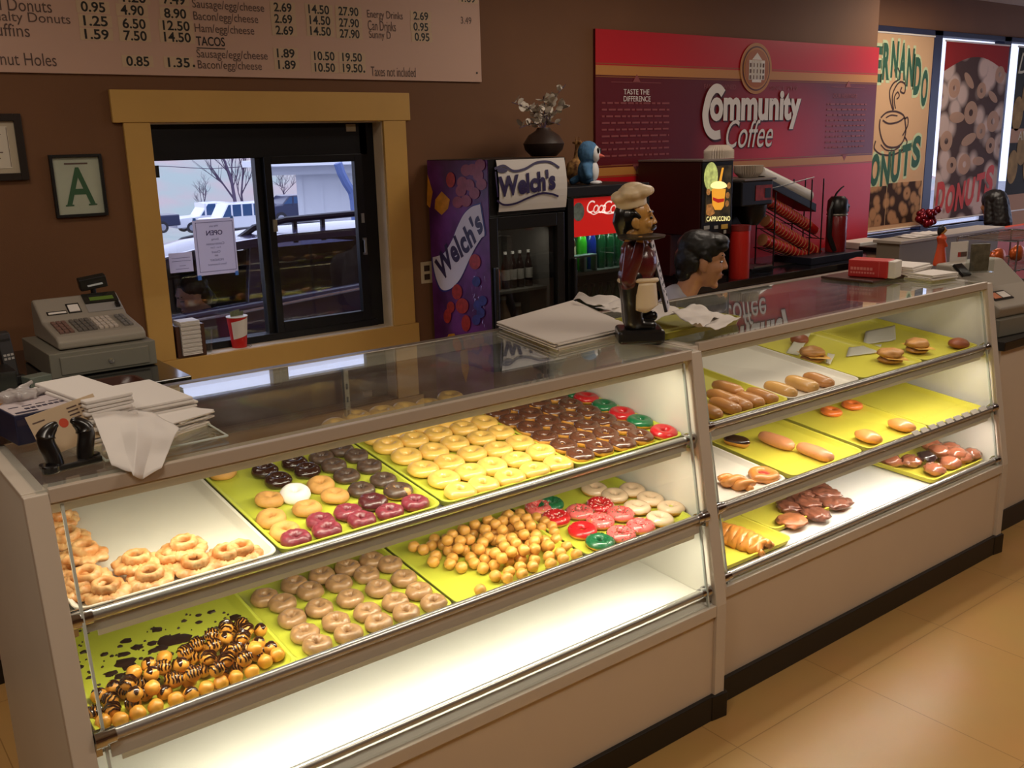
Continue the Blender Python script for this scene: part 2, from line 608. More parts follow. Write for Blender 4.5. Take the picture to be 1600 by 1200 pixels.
def open_body(mb):
    yy = py - 0.002
    cx = 0.678
    def c(t, z, h, bold=0.0):
        w = text_geo(t, bold)[2]; w = h * w[0] / w[1]
        line_text(mb, t, cx - w / 2, z, h, yy, bold=bold, mirror=True)
    c('We are', 1.452, 0.010); c('OPEN', 1.412, 0.024, 0.02); c('During', 1.385, 0.012); c('Construction', 1.365, 0.012)
    c('5 am - 2 pm', 1.346, 0.010); c('Closed', 1.325, 0.011); c('on', 1.308, 0.008); c('MONDAY', 1.285, 0.011); c('Sorry Customers!', 1.262, 0.012)
    for i in range(26):
        x = 0.588 + i * 0.0072
        mb.box(x, yy - 0.0004, 1.474, x + 0.004, yy, 1.478).box(x, yy - 0.0004, 1.234, x + 0.004, yy, 1.238)
    for i in range(33):
        z = 1.238 + i * 0.0073
        mb.box(0.586, yy - 0.0004, z, 0.590, yy, z + 0.004).box(0.772, yy - 0.0004, z, 0.776, yy, z + 0.004)


paper('open_notice', (0.574, 0.783, 1.219, 1.492), 'tall white OPEN notice taped to the left window pane, lettering reversed', open_body,
      [(0.575, 1.198, 0.592, 1.222), (0.766, 1.205, 0.782, 1.226), (0.577, 1.488, 0.592, 1.50), (0.766, 1.488, 0.78, 1.50)])


def small_body(mb):
    yy = py - 0.002
    for z, a, b in ((1.315, 0.455, 0.545), (1.300, 0.455, 0.548), (1.277, 0.49, 0.52), (1.262, 0.47, 0.535)):
        mb.box(a, yy - 0.0004, z, b, yy, z + 0.0016)


paper('small_notice', (0.443, 0.557, 1.246, 1.341), 'small white notice taped at the left edge of the drive-through pane', small_body)

# storefront windows with hanging banners
BW = [(6.30, 7.52), (7.66, 8.80), (8.94, 10.1)]
m_navy = M('navy_mullion', (30, 34, 62), 0.4, metal=0.3)
mb = MB()
mb.box(WX, W2 - 0.02, sz0 - 0.05, 10.4, W2 + 0.08, sz0).box(WX, W2 - 0.02, sz1 - 0.045, 10.4, W2 + 0.08, sz1)
for a in (7.52, 8.80, 10.1):
    mb.box(a, W2 - 0.02, sz0, a + 0.14, W2 + 0.08, sz1)
sw = struct(mb.build('window_2', m_navy, bevel=0.003))
for a, b in BW:
    MB().box(a - 0.2 if a < 6.4 else a, W2 + 0.04, sz0, b, W2 + 0.046, sz1 - 0.045).build('pane', m_glass, sw)
mb = MB().box(10.24, W2, sz0, 11.2, W2 + 0.12, sz1)
struct(mb.build('wall_storefront_end', m_wall))

# ------------------------------------------------------------------ outside
m_asph = M('wet_asphalt', (120, 122, 130), 0.5, var=(0.6, 0.25))
GP = [(1.22, -.16), (7, -.18), (20, -2.0), (50, -5.9), (66, -6.2), (150, -6.4)]
mb = MB()
for (ya, za), (yb_, zb_) in zip(GP[:-1], GP[1:]):
    mb.quad((-80, ya, za), (160, ya, za), (160, yb_, zb_), (-80, yb_, zb_))
struct(mb.build('ground_outside', m_asph, fix=False))


def hill(u, v):
    x = -60 + 200 * u
    y = 70 + 75 * v
    z = -6.4 + 20 * v ** 0.9 * (0.8 + 0.25 * math.sin(x * 0.05)) + 0.8 * noise.noise(Vector((x * 0.12, y * 0.12, 0)))
    return (x, y, z)


m_hill = M('winter_hillside', (196, 158, 156), 0.95, var=(0.13, 0), col2=(160, 172, 164))
struct(MB().surf(hill, 60, 16).build('hillside', m_hill, smooth=True))
m_bark = M('bare_bark', (84, 70, 92), 0.9)


def tree(loc, h, label, seed, spread=0.5, thick=.016):
    rnd = random.Random(seed)
    mb = MB()
    def br(p, d, L, r, k):
        pts = [p]
        q = p.copy(); dd = d.copy()
        for i in range(4):
            dd = (dd + Vector((rnd.uniform(-1, 1), rnd.uniform(-1, 1), rnd.uniform(-0.2, 0.6))) * 0.16).normalized()
            q = q + dd * L / 4
            pts.append(q.copy())
        mb.tube(pts, [r * (1 - 0.14 * i) for i in range(5)], 4)
        if k > 0:
            for i in range(5 if k > 1 else 4):
                j = rnd.choice((1, 2, 3, 4))
                nd = (dd + Vector((rnd.uniform(-1, 1), rnd.uniform(-1, 1), rnd.uniform(-0.1, 0.8))) * spread * 1.5).normalized()
                br(pts[j], nd, L * rnd.uniform(0.5, 0.72), r * 0.5, k - 1)
    br(Vector((0, 0, 0)), Vector((0, 0, 1)), h * 0.55, h * thick, 3)
    tag(mb.build('bare_tree', m_bark, loc=loc), label, 'tree', 'bare trees across the street')


for (u, v, Y, h, sd, sp, l) in ((372, 342, 62, 9.5, 3, .45, 'tall bare tree behind the parked white vehicles, near the middle mullion'), (384, 342, 66, 6.5, 8, .4, 'shorter bare tree just right of the tall bare one'),
                                (318, 336, 66, 3.4, 20, 1.0, 'low bare bush left of the tall bare tree'), (448, 336, 64, 3.6, 21, .9, 'low bare tree beside the white building, right pane')):
    tree(at(u, v, 1, Y), h, l, sd, sp)
mb = MB()
a = at(225, 258, 1, 50); b = at(420, 258, 1, 50)
mb.tube([a, (a + b) / 2 - Vector((0, 0, 0.2)), b], 0.02, 5)
for q in (a, b):
    mb.cyl((q.x, q.y, -6.0), (q.x, q.y, q.z + 0.8), 0.11, n=8)
tag(mb.build('utility_wire', m_bark), 'thin utility wire across the hillside in the left pane', 'wire')

# white metal building
m_clad = M('white_metal_cladding', (240, 242, 246), 0.5)
YW_ = 24.0
A = at(464, 300, 1, YW_); Bz = at(480, 270, 1, YW_).z
t = thing('white_building', 'white metal-clad building with low eaves seen through the right pane', 'building', (A.x, YW_, -4), -.46)
zb_ = Bz + 4
mb = MB().box(0, 0, 0, 14, 9, zb_ + 0.25)
for i in range(22):
    mb.box(0.1 + i * 0.6, -.04, 0, 0.18 + i * 0.6, 0, zb_ + 0.2)
mb.build('wall', m_clad, t)
mb = MB().prism([(-.9, zb_ + 0.06), (-.9, zb_ + 0.3), (9.2, zb_ + 1.6), (9.2, zb_ + 1.4)], 0, -0.9, 14.3)
mb.box(-0.9, -.95, zb_ - 0.02, 14.3, -.85, zb_ + 0.34).box(-1.4, -2.0, zb_ + .25, 3, -.9, zb_ + .42)
mb.build('roof', m_clad, t)
mb = MB()
yq = YW_ - 2.6
mb.tube([at(u, v, 1, yq) for u, v in ((528, 255), (533, 270), (541, 286), (550, 300), (553, 312))], .13, 8)
mb.tube([at(553, 312, 1, yq), at(556, 345, 1, yq)], .13, 8)
tag(mb.build('downpipe', M('blue_grey_pipe', (96, 116, 168), 0.5)), 'blue-grey bent downpipe in front of the white building', 'pipe')


# parked vehicles across the street
def parked(label, u, v, Y, length, height, paint, pickup=False, dx=0.0):
    p = at(u, v, 1, Y)
    t = thing('parked_pickup' if pickup else 'parked_car', label, 'pickup' if pickup else 'car', (p.x + dx, Y, p.z), 0.0, 'vehicles parked across the street')
    L, H = length, height
    if pickup:
        prof = [(0, .35), (0, .95), (.06 * L, 1.02), (.27 * L, 1.08), (.38 * L, H), (.60 * L, H), (.66 * L, 1.08), (L, 1.08), (L, .4)]
        gl = [(.29 * L, 1.1), (.385 * L, H - .08), (.59 * L, H - .08), (.64 * L, 1.1)]
    else:
        prof = [(0, .35), (0, .95), (.03 * L, 1.05), (.20 * L, 1.12), (.30 * L, H), (.90 * L, H), (.98 * L, 1.12), (L, .95), (L, .4)]
        gl = [(.22 * L, 1.15), (.31 * L, H - .08), (.88 * L, H - .08), (.94 * L, 1.15)]
    MB().prism(prof, 1, 0, 1.8).build('body', paint, t, bevel=0.06, smooth=True)
    MB().prism(gl, 1, -0.012, 1.812).build('glass', M('dark_car_glass', (60, 90, 130), 0.1), t)
    mb = MB()
    for f in ((.335, .35), (.47, .485), (.62, .635)):
        mb.prism([(f[0] * L, 1.06), (f[0] * L + .02, H - .03), (f[1] * L + .05, H - .03), (f[1] * L + .04, 1.06)], 1, -0.02, 1.82)
    mb.build('pillar', paint, t)
    for x in (.17 * L, .8 * L):
        for y in (-0.02, 1.62):
            w = MB().cyl((x, y, .36), (x, y + .2, .36), .36, n=20).build('wheel', M('tyre_rubber', (40, 40, 48), 0.7), t)
            MB().cyl((x, y - .01, .36), (x, y + .205, .36), .2, n=14).build('hub', M('wheel_alloy', (170, 172, 185), 0.4, metal=0.5), w)
    for x in (-.04, L - .05):
        MB().box(x, .1, .42, x + .1, 1.7, .64).build('bumper', M('bumper_grey', (150, 152, 165), 0.4), t)
    MB().box(-0.015, .12, .68, .02, .5, .86).build('headlamp', M('lamp_glass', (200, 205, 220), 0.2), t)


m_carw = M('white_car_paint', (240, 242, 248), 0.3, coat=0.5)
m_card = M('dark_blue_car_paint', (40, 48, 80), 0.3, coat=0.5)
parked('white crew-cab pickup facing left, across the street', 279, 366, 60.0, 5.6, 1.9, m_carw, pickup=True)
parked('white four-door vehicle parked in front of the white pickup, to its right', 325, 371, 55.0, 4.8, 1.95, m_carw)
parked('dark pickup with its bed loaded, at the left edge of the pane', 286, 362, 57.0, 5.6, 1.75, m_card, pickup=True, dx=-5.7)
parked('dark car left of the white building, right pane', 421, 353, 48.0, 4.4, 1.6, m_card)

# the dark car at the window, with its driver
CY = 2.15
m_suv = M('dark_purple_car_paint', (62, 58, 92), 0.22, coat=0.8)
m_tint = glass_mat('tinted_car_glass', (0.34, 0.34, 0.44), 0.06)
m_trimc = M('bright_car_trim', (215, 215, 230), 0.2, metal=0.9)
m_cabin = M('black_car_cabin', (26, 25, 30), 0.8)
t = thing('car', 'dark car with roof rails waiting at the drive-through window', 'car', (-0.9, CY, -0.16))
side = [(-1.25, .1), (-1.25, .55), (-1.1, .70), (-.3, .82), (.62, .86), (3.7, 1.02), (3.85, .6), (3.8, .1)]
mb = MB().prism(side, 1, CY, CY + .09).prism(side, 1, CY + 1.66, CY + 1.75)
mb.box(-1.25, CY + .05, .10, 3.8, CY + 1.7, .20)
mb.prism([(-1.24, .12), (-1.24, .56), (-1.1, .71), (-.3, .83), (.1, .86), (.1, .2)], 1, CY + .05, CY + 1.7)
mb.build('body', m_suv, t, wrt=t.location, bevel=0.03, smooth=True)
roof = [(.30, 1.04), (.62, 1.17), (1.0, 1.255), (1.5, 1.295), (2.1, 1.30), (2.7, 1.28), (3.3, 1.20)]
mb = MB()
mb.surf(lambda u, v: (roof[min(6, round(u * 6))][0], CY + 0.02 + 1.7 * v, roof[min(6, round(u * 6))][1] + 0.03 * math.sin(PI * min(1.0, v * 2.4)) - 0.17 * v * v), 7, 17)
mb.prism([(x, z) for x, z in roof] + [(x, z - 0.05) for x, z in reversed(roof)], 1, CY + 0.0, CY + 0.05)
mb.prism([(x, z - .17) for x, z in roof] + [(x, z - 0.21) for x, z in reversed(roof)], 1, CY + 1.69, CY + 1.72)
mb.build('roof', m_suv, t, wrt=t.location, smooth=True)
mb = MB()
for yy in (CY + 0.02,):
    mb.prism([(-.05, .83), (.02, .86), (.62, 1.20), (.52, 1.19)], 1, yy, yy + 0.05)
    mb.prism([(1.24, .86), (1.33, .87), (1.36, 1.28), (1.29, 1.28)], 1, yy, yy + 0.05)
    mb.prism([(2.25, .9), (2.4, .9), (2.2, 1.25), (2.1, 1.26)], 1, yy, yy + 0.05)
    mb.prism([(3.3, .95), (3.6, .98), (3.3, 1.22), (3.1, 1.22)], 1, yy, yy + 0.05)
mb.build('pillar', m_suv, t, wrt=t.location, bevel=0.01)
MB().box(2.3, CY + 0.3, .2, 2.9, CY + 1.5, .60).box(2.8, CY + .3, .6, 2.95, CY + 1.5, 1.05).build('seat_row', m_cabin, t, wrt=t.location)
MB().box(1.37, CY + 0.025, .84, 2.2, CY + 0.033, 1.27).build('rear_window', m_tint, t, wrt=t.location)
MB().box(2.42, CY + 0.025, .9, 3.2, CY + 0.033, 1.22).build('rear_window', m_tint, t, wrt=t.location)
MB().quad((-.02, CY + .06, .86), (-.02, CY + 1.7, .86), (.56, CY + 1.62, 1.2), (.56, CY + .1, 1.2)).build('windscreen', m_tint, t, wrt=t.location)
for yy in (CY + 1.70,):
    MB().box(0.3, yy, .86, 3.2, yy + 0.01, 1.04).build('far_window', M('dim_far_glass', (30, 32, 44), 0.3), t, wrt=t.location)
arc = [(.02, .89), (.35, 1.07), (.62, 1.185), (1.0, 1.25), (1.45, 1.285), (1.85, 1.285), (1.98, 1.27), (2.09, 1.215), (2.16, 1.12)]
mb = MB().tube([(x, CY + 0.012, z) for x, z in arc], 0.011, 8)
mb.tube([(.05, CY + 0.006, .80), (.62, CY + 0.004, .815), (1.2, CY + 0.002, .84), (2.1, CY + 0.002, .90), (3.4, CY + 0.002, 1.0)], 0.011, 8)
mb.build('window_trim', m_trimc, t, wrt=t.location, smooth=True)
for yy, dz in ((CY + 0.16, 0.0), (CY + 1.5, -.16)):
    mb = MB().tube([(1.27, yy, 1.27 + dz), (1.38, yy, 1.335 + dz), (1.6, yy, 1.37 + dz), (2.4, yy, 1.385 + dz), (2.9, yy, 1.36 + dz), (3.0, yy, 1.30 + dz)], 0.022, 8)
    for x in (1.66, 1.86, 2.85):
        mb.cyl((x, yy, 1.22 + dz), (x, yy, 1.37 + dz), 0.018, n=8)
    mb.build('roof_rail', M('black_rail', (34, 36, 52), 0.3), t, wrt=t.location, smooth=True)
for x in (-.55, 2.7):
    w = MB().cyl((x, CY - 0.02, .14), (x, CY + .2, .14), .32, n=28).build('wheel', M('tyre_rubber'), t, wrt=t.location)
    MB().cyl((x, CY - 0.03, .14), (x, CY + .19, .14), .19, n=16).build('hub', M('wheel_alloy'), w, wrt=t.location)

# ------------------------------------------------------------------ figures
m_skin = M('skin', (196, 140, 104), 0.5, var=(14, 0.1))
m_hairb = M('black_hair', (14, 12, 12), 0.45, bump=(160, 0.0012))
m_eye = M('dark_eye', (20, 14, 12), 0.2)


def head_blobs(mb, o, R, s=1.0):
    """A head facing local +x about its centre o; R turns it; s scales it."""
    def P(x, y, z):
        return Vector(o) + R @ (Vector((x, y, z)) * s)
    def E(c, r):
        mb.ell(P(*c), tuple(q * s for q in r), 20, 14, R)
    E((-.012, 0, .045), (.094, .074, .084))
    E((.022, 0, -.02), (.068, .064, .088))
    E((.030, 0, -.072), (.050, .046, .040))
    E((.068, 0, -.098), (.020, .026, .018))
    mb.cap(P(.070, -.036, .048), P(.070, .036, .048), .017 * s)
    mb.cap(P(.086, 0, .036), P(.106, 0, -.006), .008 * s, .0125 * s)
    E((.098, .011, -.010), (.011, .009, .009)); E((.098, -.011, -.010), (.011, .009, .009))
    E((.088, 0, -.046), (.012, .023, .0068)); E((.085, 0, -.059), (.012, .020, .0075))
    E((.078, 0, -.035), (.014, .022, .016))
    E((.058, .038, -.012), (.028, .026, .030)); E((.058, -.038, -.012), (.028, .026, .030))
    for y in (-1, 1):
        E((-.012, y * .075, -.004), (.023, .010, .033))
        E((-.004, y * .074, -.028), (.012, .009, .014))
    return P


def person(name, label, loc, rz, shirt, hair_fn, seat_z, skin=None, vox=.0064, tilt=0.1, head_h=0.60, lean=0.12, yaw=0.0, eyes=True, lap=False):
    """A seated figure facing local +x: one continuous body; shirt, trousers, hair and eyes are its children."""
    skin = skin or m_skin
    t = thing(name, label, 'person', loc, rz)
    hz = seat_z + head_h
    hc = Vector((0.05 + lean, 0, hz))
    R = Matrix.Rotation(yaw, 3, 'Z') @ Matrix.Rotation(tilt, 3, 'Y')
    b = MB()
    P = head_blobs(b, hc, R)
    nb = Vector((lean * 0.55 - 0.01, 0, hz - .20))
    b.cap(P(-.03, 0, -.06), nb, .053, .058)
    b.cap(nb + Vector((-.01, -.13, -.06)), nb + Vector((-.01, .13, -.06)), .06)
    b.cap(nb + Vector((-.01, 0, -.10)), Vector((0, 0, seat_z + .13)), .12, .125)
    hand = []
    for y in (-1, 1):
        sh = nb + Vector((-.01, y * .185, -.075))
        el = Vector((.10 + lean * .5, y * .235, hz - .50))
        wr = Vector((.33 + lean * .5, y * .13, hz - .475)) if not lap else Vector((.28, y * .12, hz - .58))
        b.cap(sh, el, .050, .038); b.cap(el, wr, .038, .027)
        d = (wr - el).normalized()
        pm = wr + d * .06
        b.ell(pm, (.045, .036, .016), 14, 10, Vector((1, 0, 0)).rotation_difference(d).to_matrix())
        for k, (dy, L) in enumerate(((-.027, .058), (-.009, .070), (.009, .066), (.026, .052))):
            f0 = pm + d * .038 + Vector((0, dy, 0)); f1 = f0 + d * L * .55 + Vector((0, 0, -.004)); f2 = f1 + d * L * .42 + Vector((0, 0, -.016))
            b.cap(f0, f1, .0085, .008, 8); b.cap(f1, f2, .008, .007, 8)
        th = pm + Vector((0, -y * .034, 0)) - d * .01
        b.cap(th, th + d * .045 + Vector((0, -y * .022, -.008)), .0105, .008, 8)
        hip = Vector((0, y * .09, seat_z + .075)); kn = Vector((.40, y * .11, seat_z + .07)); an = Vector((.36, y * .11, max(seat_z - .37, .07)))
        b.cap(hip, kn, .082, .056); b.cap(kn, an, .054, .036)
        b.cap(an + Vector((-.03, 0, -.03)), an + Vector((.15, 0, -.035)), .034, .03)
    blob(b, 'body', skin, vox, 4, t)
    c = MB()
    c.cap(nb + Vector((-.012, -.14, -.065)), nb + Vector((-.012, .14, -.065)), .072)
    c.cap(nb + Vector((-.01, 0, -.09)), Vector((0, 0, seat_z + .16)), .145, .15)
    c.cap(nb + Vector((-.012, 0, .035)), nb + Vector((-.012, 0, -.05)), .069, .095)
    for y in (-1, 1):
        c.cap(nb + Vector((-.012, y * .04, .0)), nb + Vector((-.01, y * .17, -.05)), .066, .07)
    for y in (-1, 1):
        sh = nb + Vector((-.01, y * .185, -.075)); el = Vector((.10 + lean * .5, y * .235, hz - .50))
        c.cap(sh, el, .066, .054)
        e2 = el + (Vector((.33 + lean * .5, y * .13, hz - .475)) - el) * .45
        c.cap(el, e2, .054, .05)
    blob(c, 'shirt', shirt, .011, 4, t, rough=0.004, fr=16)
    c = MB()
    for y in (-1, 1):
        hip = Vector((0, y * .09, seat_z + .10)); kn = Vector((.40, y * .11, seat_z + .08)); an = Vector((.36, y * .11, max(seat_z - .34, .1)))
        c.cap(hip, kn, .094, .068); c.cap(kn, an, .066, .055)
    blob(c, 'trousers', M('dark_trousers', (36, 36, 44), 0.8), 0.016, 3, t)
    h = MB()
    hair_fn(h, P, R)
    blob(h, 'hair', m_hairb, 0.005, 3, t, rough=0.003, fr=42)
    if eyes:
        e = MB()
        for y in (-1, 1):
            e.cap(P(.0815, y * .022, .0195), P(.070, y * .046, .0165), .0042, .003, 8)
            e.cap(P(.088, y * .016, .048), P(.071, y * .052, .050), .0042, .0032, 8)
        e.build('eyes_and_brows', m_eye, t, smooth=True)
        e = MB()
        e.ell(P(.0945, 0, -.0445), (.0065, .0195, .0042), 12, 8, R); e.ell(P(.0915, 0, -.0575), (.0065, .017, .005), 12, 8, R)
        e.build('lips', M('lips', (150, 84, 72), 0.45), t, smooth=True)
    return t, P


# employee behind the second case
def hair_short(h, P, R):
    h.ell(P(-.030, 0, .072), (.108, .092, .080), 20, 14, R)
    h.ell(P(-.074, 0, .010), (.066, .086, .090), 16, 12, R)
    h.ell(P(-.082, 0, -.058), (.042, .062, .050), 14, 10, R)
    h.ell(P(.042, 0, .112), (.060, .074, .034), 16, 10, R)
    h.ell(P(.068, -.012, .090), (.030, .060, .030), 14, 10, R)
    for y in (-1, 1):
        h.cap(P(-.016, y * .074, .045), P(.016, y * .070, .020), .024, .012); h.cap(P(-.05, y * .07, .0), P(-.048, y * .068, -.03), .022, .016)


pc = at(1097, 410, 1, -0.50)
loc = Vector((pc.x - 0.13, pc.y + .10, 0))
stool = thing('stool', 'round stool behind the second pastry case, under the seated employee', 'stool', (loc.x + .03, loc.y, 0))
MB().lathe([(.01, .60), (.17, .60), (.175, .62), (.165, .645), (.01, .65)], (0, 0, 0)).build('seat', m_black, stool, smooth=True)
for k in range(4):
    a = PI / 4 + k * PI / 2
    MB().cyl((.12 * math.cos(a), .12 * math.sin(a), .60), (.19 * math.cos(a), .19 * math.sin(a), 0), .012).build('leg', m_satin, stool)
MB().tube([(.165 * math.cos(a), .165 * math.sin(a), .22) for a in [2 * PI * i / 24 for i in range(24)]], .008, 6, True).build('ring', m_satin, stool)
person('person', 'seated employee with short black hair and pale grey collared shirt, looking right', loc, -0.70, M('pale_grey_shirt', (176, 176, 190), 0.8),
       hair_short, 0.66, tilt=0.16, head_h=pc.z - 0.66, lean=0.12)


# driver of the car outside
def hair_driver(h, P, R):
    h.ell(P(-.035, 0, .066), (.102, .086, .078), 20, 14, R)
    h.ell(P(-.075, 0, .0), (.055, .080, .090), 16, 12, R)
    h.ell(P(-.105, 0, -.05), (.040, .05, .06), 14, 10, R)


pd = at(303, 466, 1, 2.55)
person('person', 'driver with dark pulled-back hair and teal collar, looking down inside the dark car', (pd.x + .14, 2.55, 0), PI, M('teal_jacket', (66, 96, 120), 0.8),
       hair_driver, 0.44, vox=.009, skin=M('pale_skin', (214, 168, 150), 0.5), tilt=0.35, head_h=pd.z - 0.44, lean=0.10)


# customer in the booth by the window
def hair_long(h, P, R):
    h.ell(P(-.02, 0, .055), (.112, .098, .088), 20, 14, R)
    h.cap(P(-.06, 0, .02), P(-.08, 0, -.16), .088, .10)
    for y in (-1, 1):
        h.cap(P(-.02, y * .072, .03), P(-.03, y * .085, -.14), .035, .04)


pb = at(1562, 322, 1, 0.62)
bench = thing('booth_bench', 'orange-red booth bench with a white-topped back, right edge by the window', 'booth', (pb.x - .8, 0.42, 0))
m_booth = M('orange_red_laminate', (206, 74, 40), 0.45)
MB().box(-.45, -.06, 0, 2.6, 0.0, at(1560, 357, 1, 0.36).z).build('back', m_booth, bench, bevel=.004)
MB().box(-.45, 0.0, .40, 2.6, .45, .46).build('seat', m_booth, bench, bevel=.01)
MB().box(-.45, 0.02, 0, 2.6, .42, .40).build('base', m_lam, bench)
person('person', 'customer with long dark hair and navy jacket, seen from behind in the window booth', (pb.x, 0.64, 0), 1.35, M('navy_jacket', (24, 26, 44), 0.85),
       hair_long, 0.475, vox=.010, tilt=0.1, head_h=pb.z - 0.475, lean=0.0, eyes=True, lap=True)

# ------------------------------------------------------------------ things on the back wall
# menu board
YM = W - 0.014
mn = thing('menu_board', 'wide pale menu board with black price lettering above the drive-through window', 'menu board', (-0.2, W, 2.149))
MB().box(-1.45, YM, 2.149, 2.232, W - 0.001, 2.93).build('board', M('pinkish_menu_board', (206, 168, 148), 0.55, var=(1.2, 0.05)), mn, wrt=mn.location)
ink, gink, patch = MB(), MB(), MB()


def mt(mbx, t, u, v, h, bold=0.0, w=None, right=False):
    """lettering whose lower left corner was surveyed at u, v"""
    p = at(u, v, 1, YM)
    line_text(mbx, t, p.x, p.z, h, YM - 0.0016, bold=bold, w=w, right=right)


ITEM, PR = 0.052, 0.046
B = 0.012
for (t, u, v) in (('Filled Donuts', -32, 24), ('Specialty Donuts', -14, 42), ('Muffins', -4, 56), ('Donut Holes', -3, 103)):
    q = at({'Filled Donuts': 82, 'Specialty Donuts': 111, 'Muffins': 47, 'Donut Holes': 89}[t], v, 1, YM)
    z = at(20, {'Filled Donuts': 17, 'Specialty Donuts': 38, 'Muffins': 57, 'Donut Holes': 102}[t], 1, YM).z
    _, _, wh = text_geo(t)
    line_text(gink, t, q.x, z, .05, YM - .0016, w=.05 * 6.1 if t[0] == 'F' else (.05 * 7.6 if t[0] == 'S' else (.175 if t[0] == 'M' else .285)), right=True)
for (t, u, v) in (('Sausage/egg/cheese', 301, 16), ('Bacon/egg/cheese', 303, 35), ('Ham/egg/cheese', 305, 54), ('Sausage/egg/cheese', 308, 94), ('Bacon/egg/cheese', 310, 111),
                  ('Energy Drinks', 574, 31), ('Can Drinks', 575, 47), ('Sunny D', 577, 63), ('Taxes not included', 580, 119)):
    ww = {'Sausage/egg/cheese': .345, 'Bacon/egg/cheese': .31, 'Ham/egg/cheese': .285, 'Energy Drinks': .21, 'Can Drinks': .165, 'Sunny D': .128, 'Taxes not included': .27}[t]
    mt(gink, t, u, v, .048, w=ww)
mt(ink, 'TACOS', 307, 71, .040, .012, w=.135)
p = at(307, 74, 1, YM); ink.box(p.x, YM - .002, p.z - .004, p.x + .135, YM - .001, p.z)
PRI = [('0.95', 127, 18), ('1.25', 131, 40), ('1.59', 133, 61), ('1.20', 192, 3), ('4.90', 189, 23), ('6.50', 192, 44), ('7.50', 194, 63), ('0.85', 198, 103),
       ('7.49', 255, 6), ('8.90', 257, 28), ('12.50', 255, 47), ('14.50', 257, 65), ('1.35', 263, 105),
       ('2.69', 428, 18), ('2.69', 429, 36), ('2.69', 431, 54), ('1.89', 433, 90), ('1.89', 435, 108),
       ('14.50', 482, 21), ('14.50', 484, 38), ('14.50', 485, 55), ('10.50', 491, 94), ('10.50', 492, 112),
       ('27.90', 529, 24), ('27.90', 530, 42), ('27.90', 531, 59), ('19.50', 535, 96), ('19.50', 536, 113),
       ('2.69', 646, 31), ('0.95', 646, 48), ('0.95', 648, 64), ('1.69', 721, 3)]
for t, u, v in PRI:
    w = .092 if len(t) == 4 else .112
    if u < 300:
        w *= 1.08
    mt(ink, t, u, v, .042, .022, w=w)
    p = at(u, v, 1, YM)
    patch.box(p.x - .018, YM - .0012, p.z - .0035, p.x + w + .018, YM - .0002, p.z + .0455)
mt(gink, '3.49', 720, 37, .036, w=.07)
for u, v in ((303, 103), (569, 112), (745, 114)):
    p = at(u, v, 1, YM); ink.disc((p.x, YM - .0015, p.z), (.006, 0, 0), (0, 0, .006), 10)
ink.build('price_lettering', m_ink, mn, wrt=mn.location, fix=False)
gink.build('item_lettering', m_greyink, mn, wrt=mn.location, fix=False)
patch.build('price_sticker', M('yellowish_price_sticker', (206, 178, 146), 0.6), mn, wrt=mn.location)

# framed certificates
def frame(name, label, q, parent_fn, wood, w=0.022):
    t = thing(name, label, 'framed certificate', ((q[0] + q[1]) / 2, W, q[2]))
    mb = MB()
    mb.box(q[0], W - .022, q[2], q[0] + w, W - .001, q[3]).box(q[1] - w, W - .022, q[2], q[1], W - .001, q[3])
    mb.box(q[0] + w, W - .022, q[2], q[1] - w, W - .001, q[2] + w).box(q[0] + w, W - .022, q[3] - w, q[1] - w, W - .001, q[3])
    mb.build('frame', wood, t, wrt=t.location, bevel=.002)
    parent_fn(t, q, w)
    return t


def cert_a(t, q, w):
    MB().box(q[0] + w, W - .008, q[2] + w, q[1] - w, W - .002, q[3] - w).build('sheet', M('grey_green_certificate', (186, 192, 172), 0.4, var=(6, 0.12)), t, wrt=t.location)
    mb = MB()
    fit(mb, 'A', (q[0] + .05, W - .0095, q[2] + .05), (q[1] - .045, W - .0095, q[2] + .05), (q[0] + .05, W - .0095, q[3] - .055), bold=0.01)
    for x in (q[0] + .045, q[1] - .075):
        mb.box(x, W - .0098, q[2] + .048, x + .035, W - .009, q[2] + .054)
    mb.build('letter', M('green_letter_print', (52, 92, 60), 0.5), t, wrt=t.location, fix=False)
    mb = MB()
    mb.box(q[0] + .06, W - .0095, q[3] - .042, q[1] - .06, W - .0085, q[3] - .036)
    mb.build('heading', m_greyink, t, wrt=t.location)


frame('framed_certificate', 'black-framed inspection grade sheet with a large green letter A, left of the window', (-.064, .152, 1.548, 1.815), cert_a, m_black, .013)


def cert_b(t, q, w):
    MB().box(q[0] + w, W - .010, q[2] + w, q[1] - w, W - .002, q[3] - w).build('mat', M('cream_mat', (190, 176, 152), 0.6), t, wrt=t.location)
    MB().box(q[0] + w + .028, W - .012, q[2] + w + .02, q[1] - w - .028, W - .0101, q[3] - w - .02).build('sheet', M('certificate_paper', (214, 204, 186), 0.6), t, wrt=t.location)
    mb = MB()
    for i in range(6):
        z = q[3] - .085 - i * .024
        mb.box(q[0] + .09, W - .0126, z, q[1] - .085 - .012 * (i % 3), W - .0118, z + .004)
    mb.box(q[1] - .062, W - .0126, q[2] + .055, q[1] - .06, W - .0118, q[3] - .055)
    mb.build('lettering', m_greyink, t, wrt=t.location)


frame('framed_certificate', 'dark wood framed document cut off by the left edge, beside the letter A sheet', (-.60, -.150, 1.715, 1.985), cert_b, M('dark_wood_frame', (34, 24, 18), 0.35), .030)

t = thing('wall_outlet', 'cream electrical outlet on the wall left of the purple fridge', 'outlet', (1.818, W, 1.125))
MB().box(-.037, -.006, -.06, .037, 0, .06).build('plate', M('cream_outlet_plate', (206, 186, 150), 0.4), t, bevel=.002)
for z in (-.024, .024):
    MB().box(-.018, -.009, z - .016, .018, -.006, z + .016).build('socket', M('brown_socket', (60, 40, 26), 0.5), t, bevel=.003)

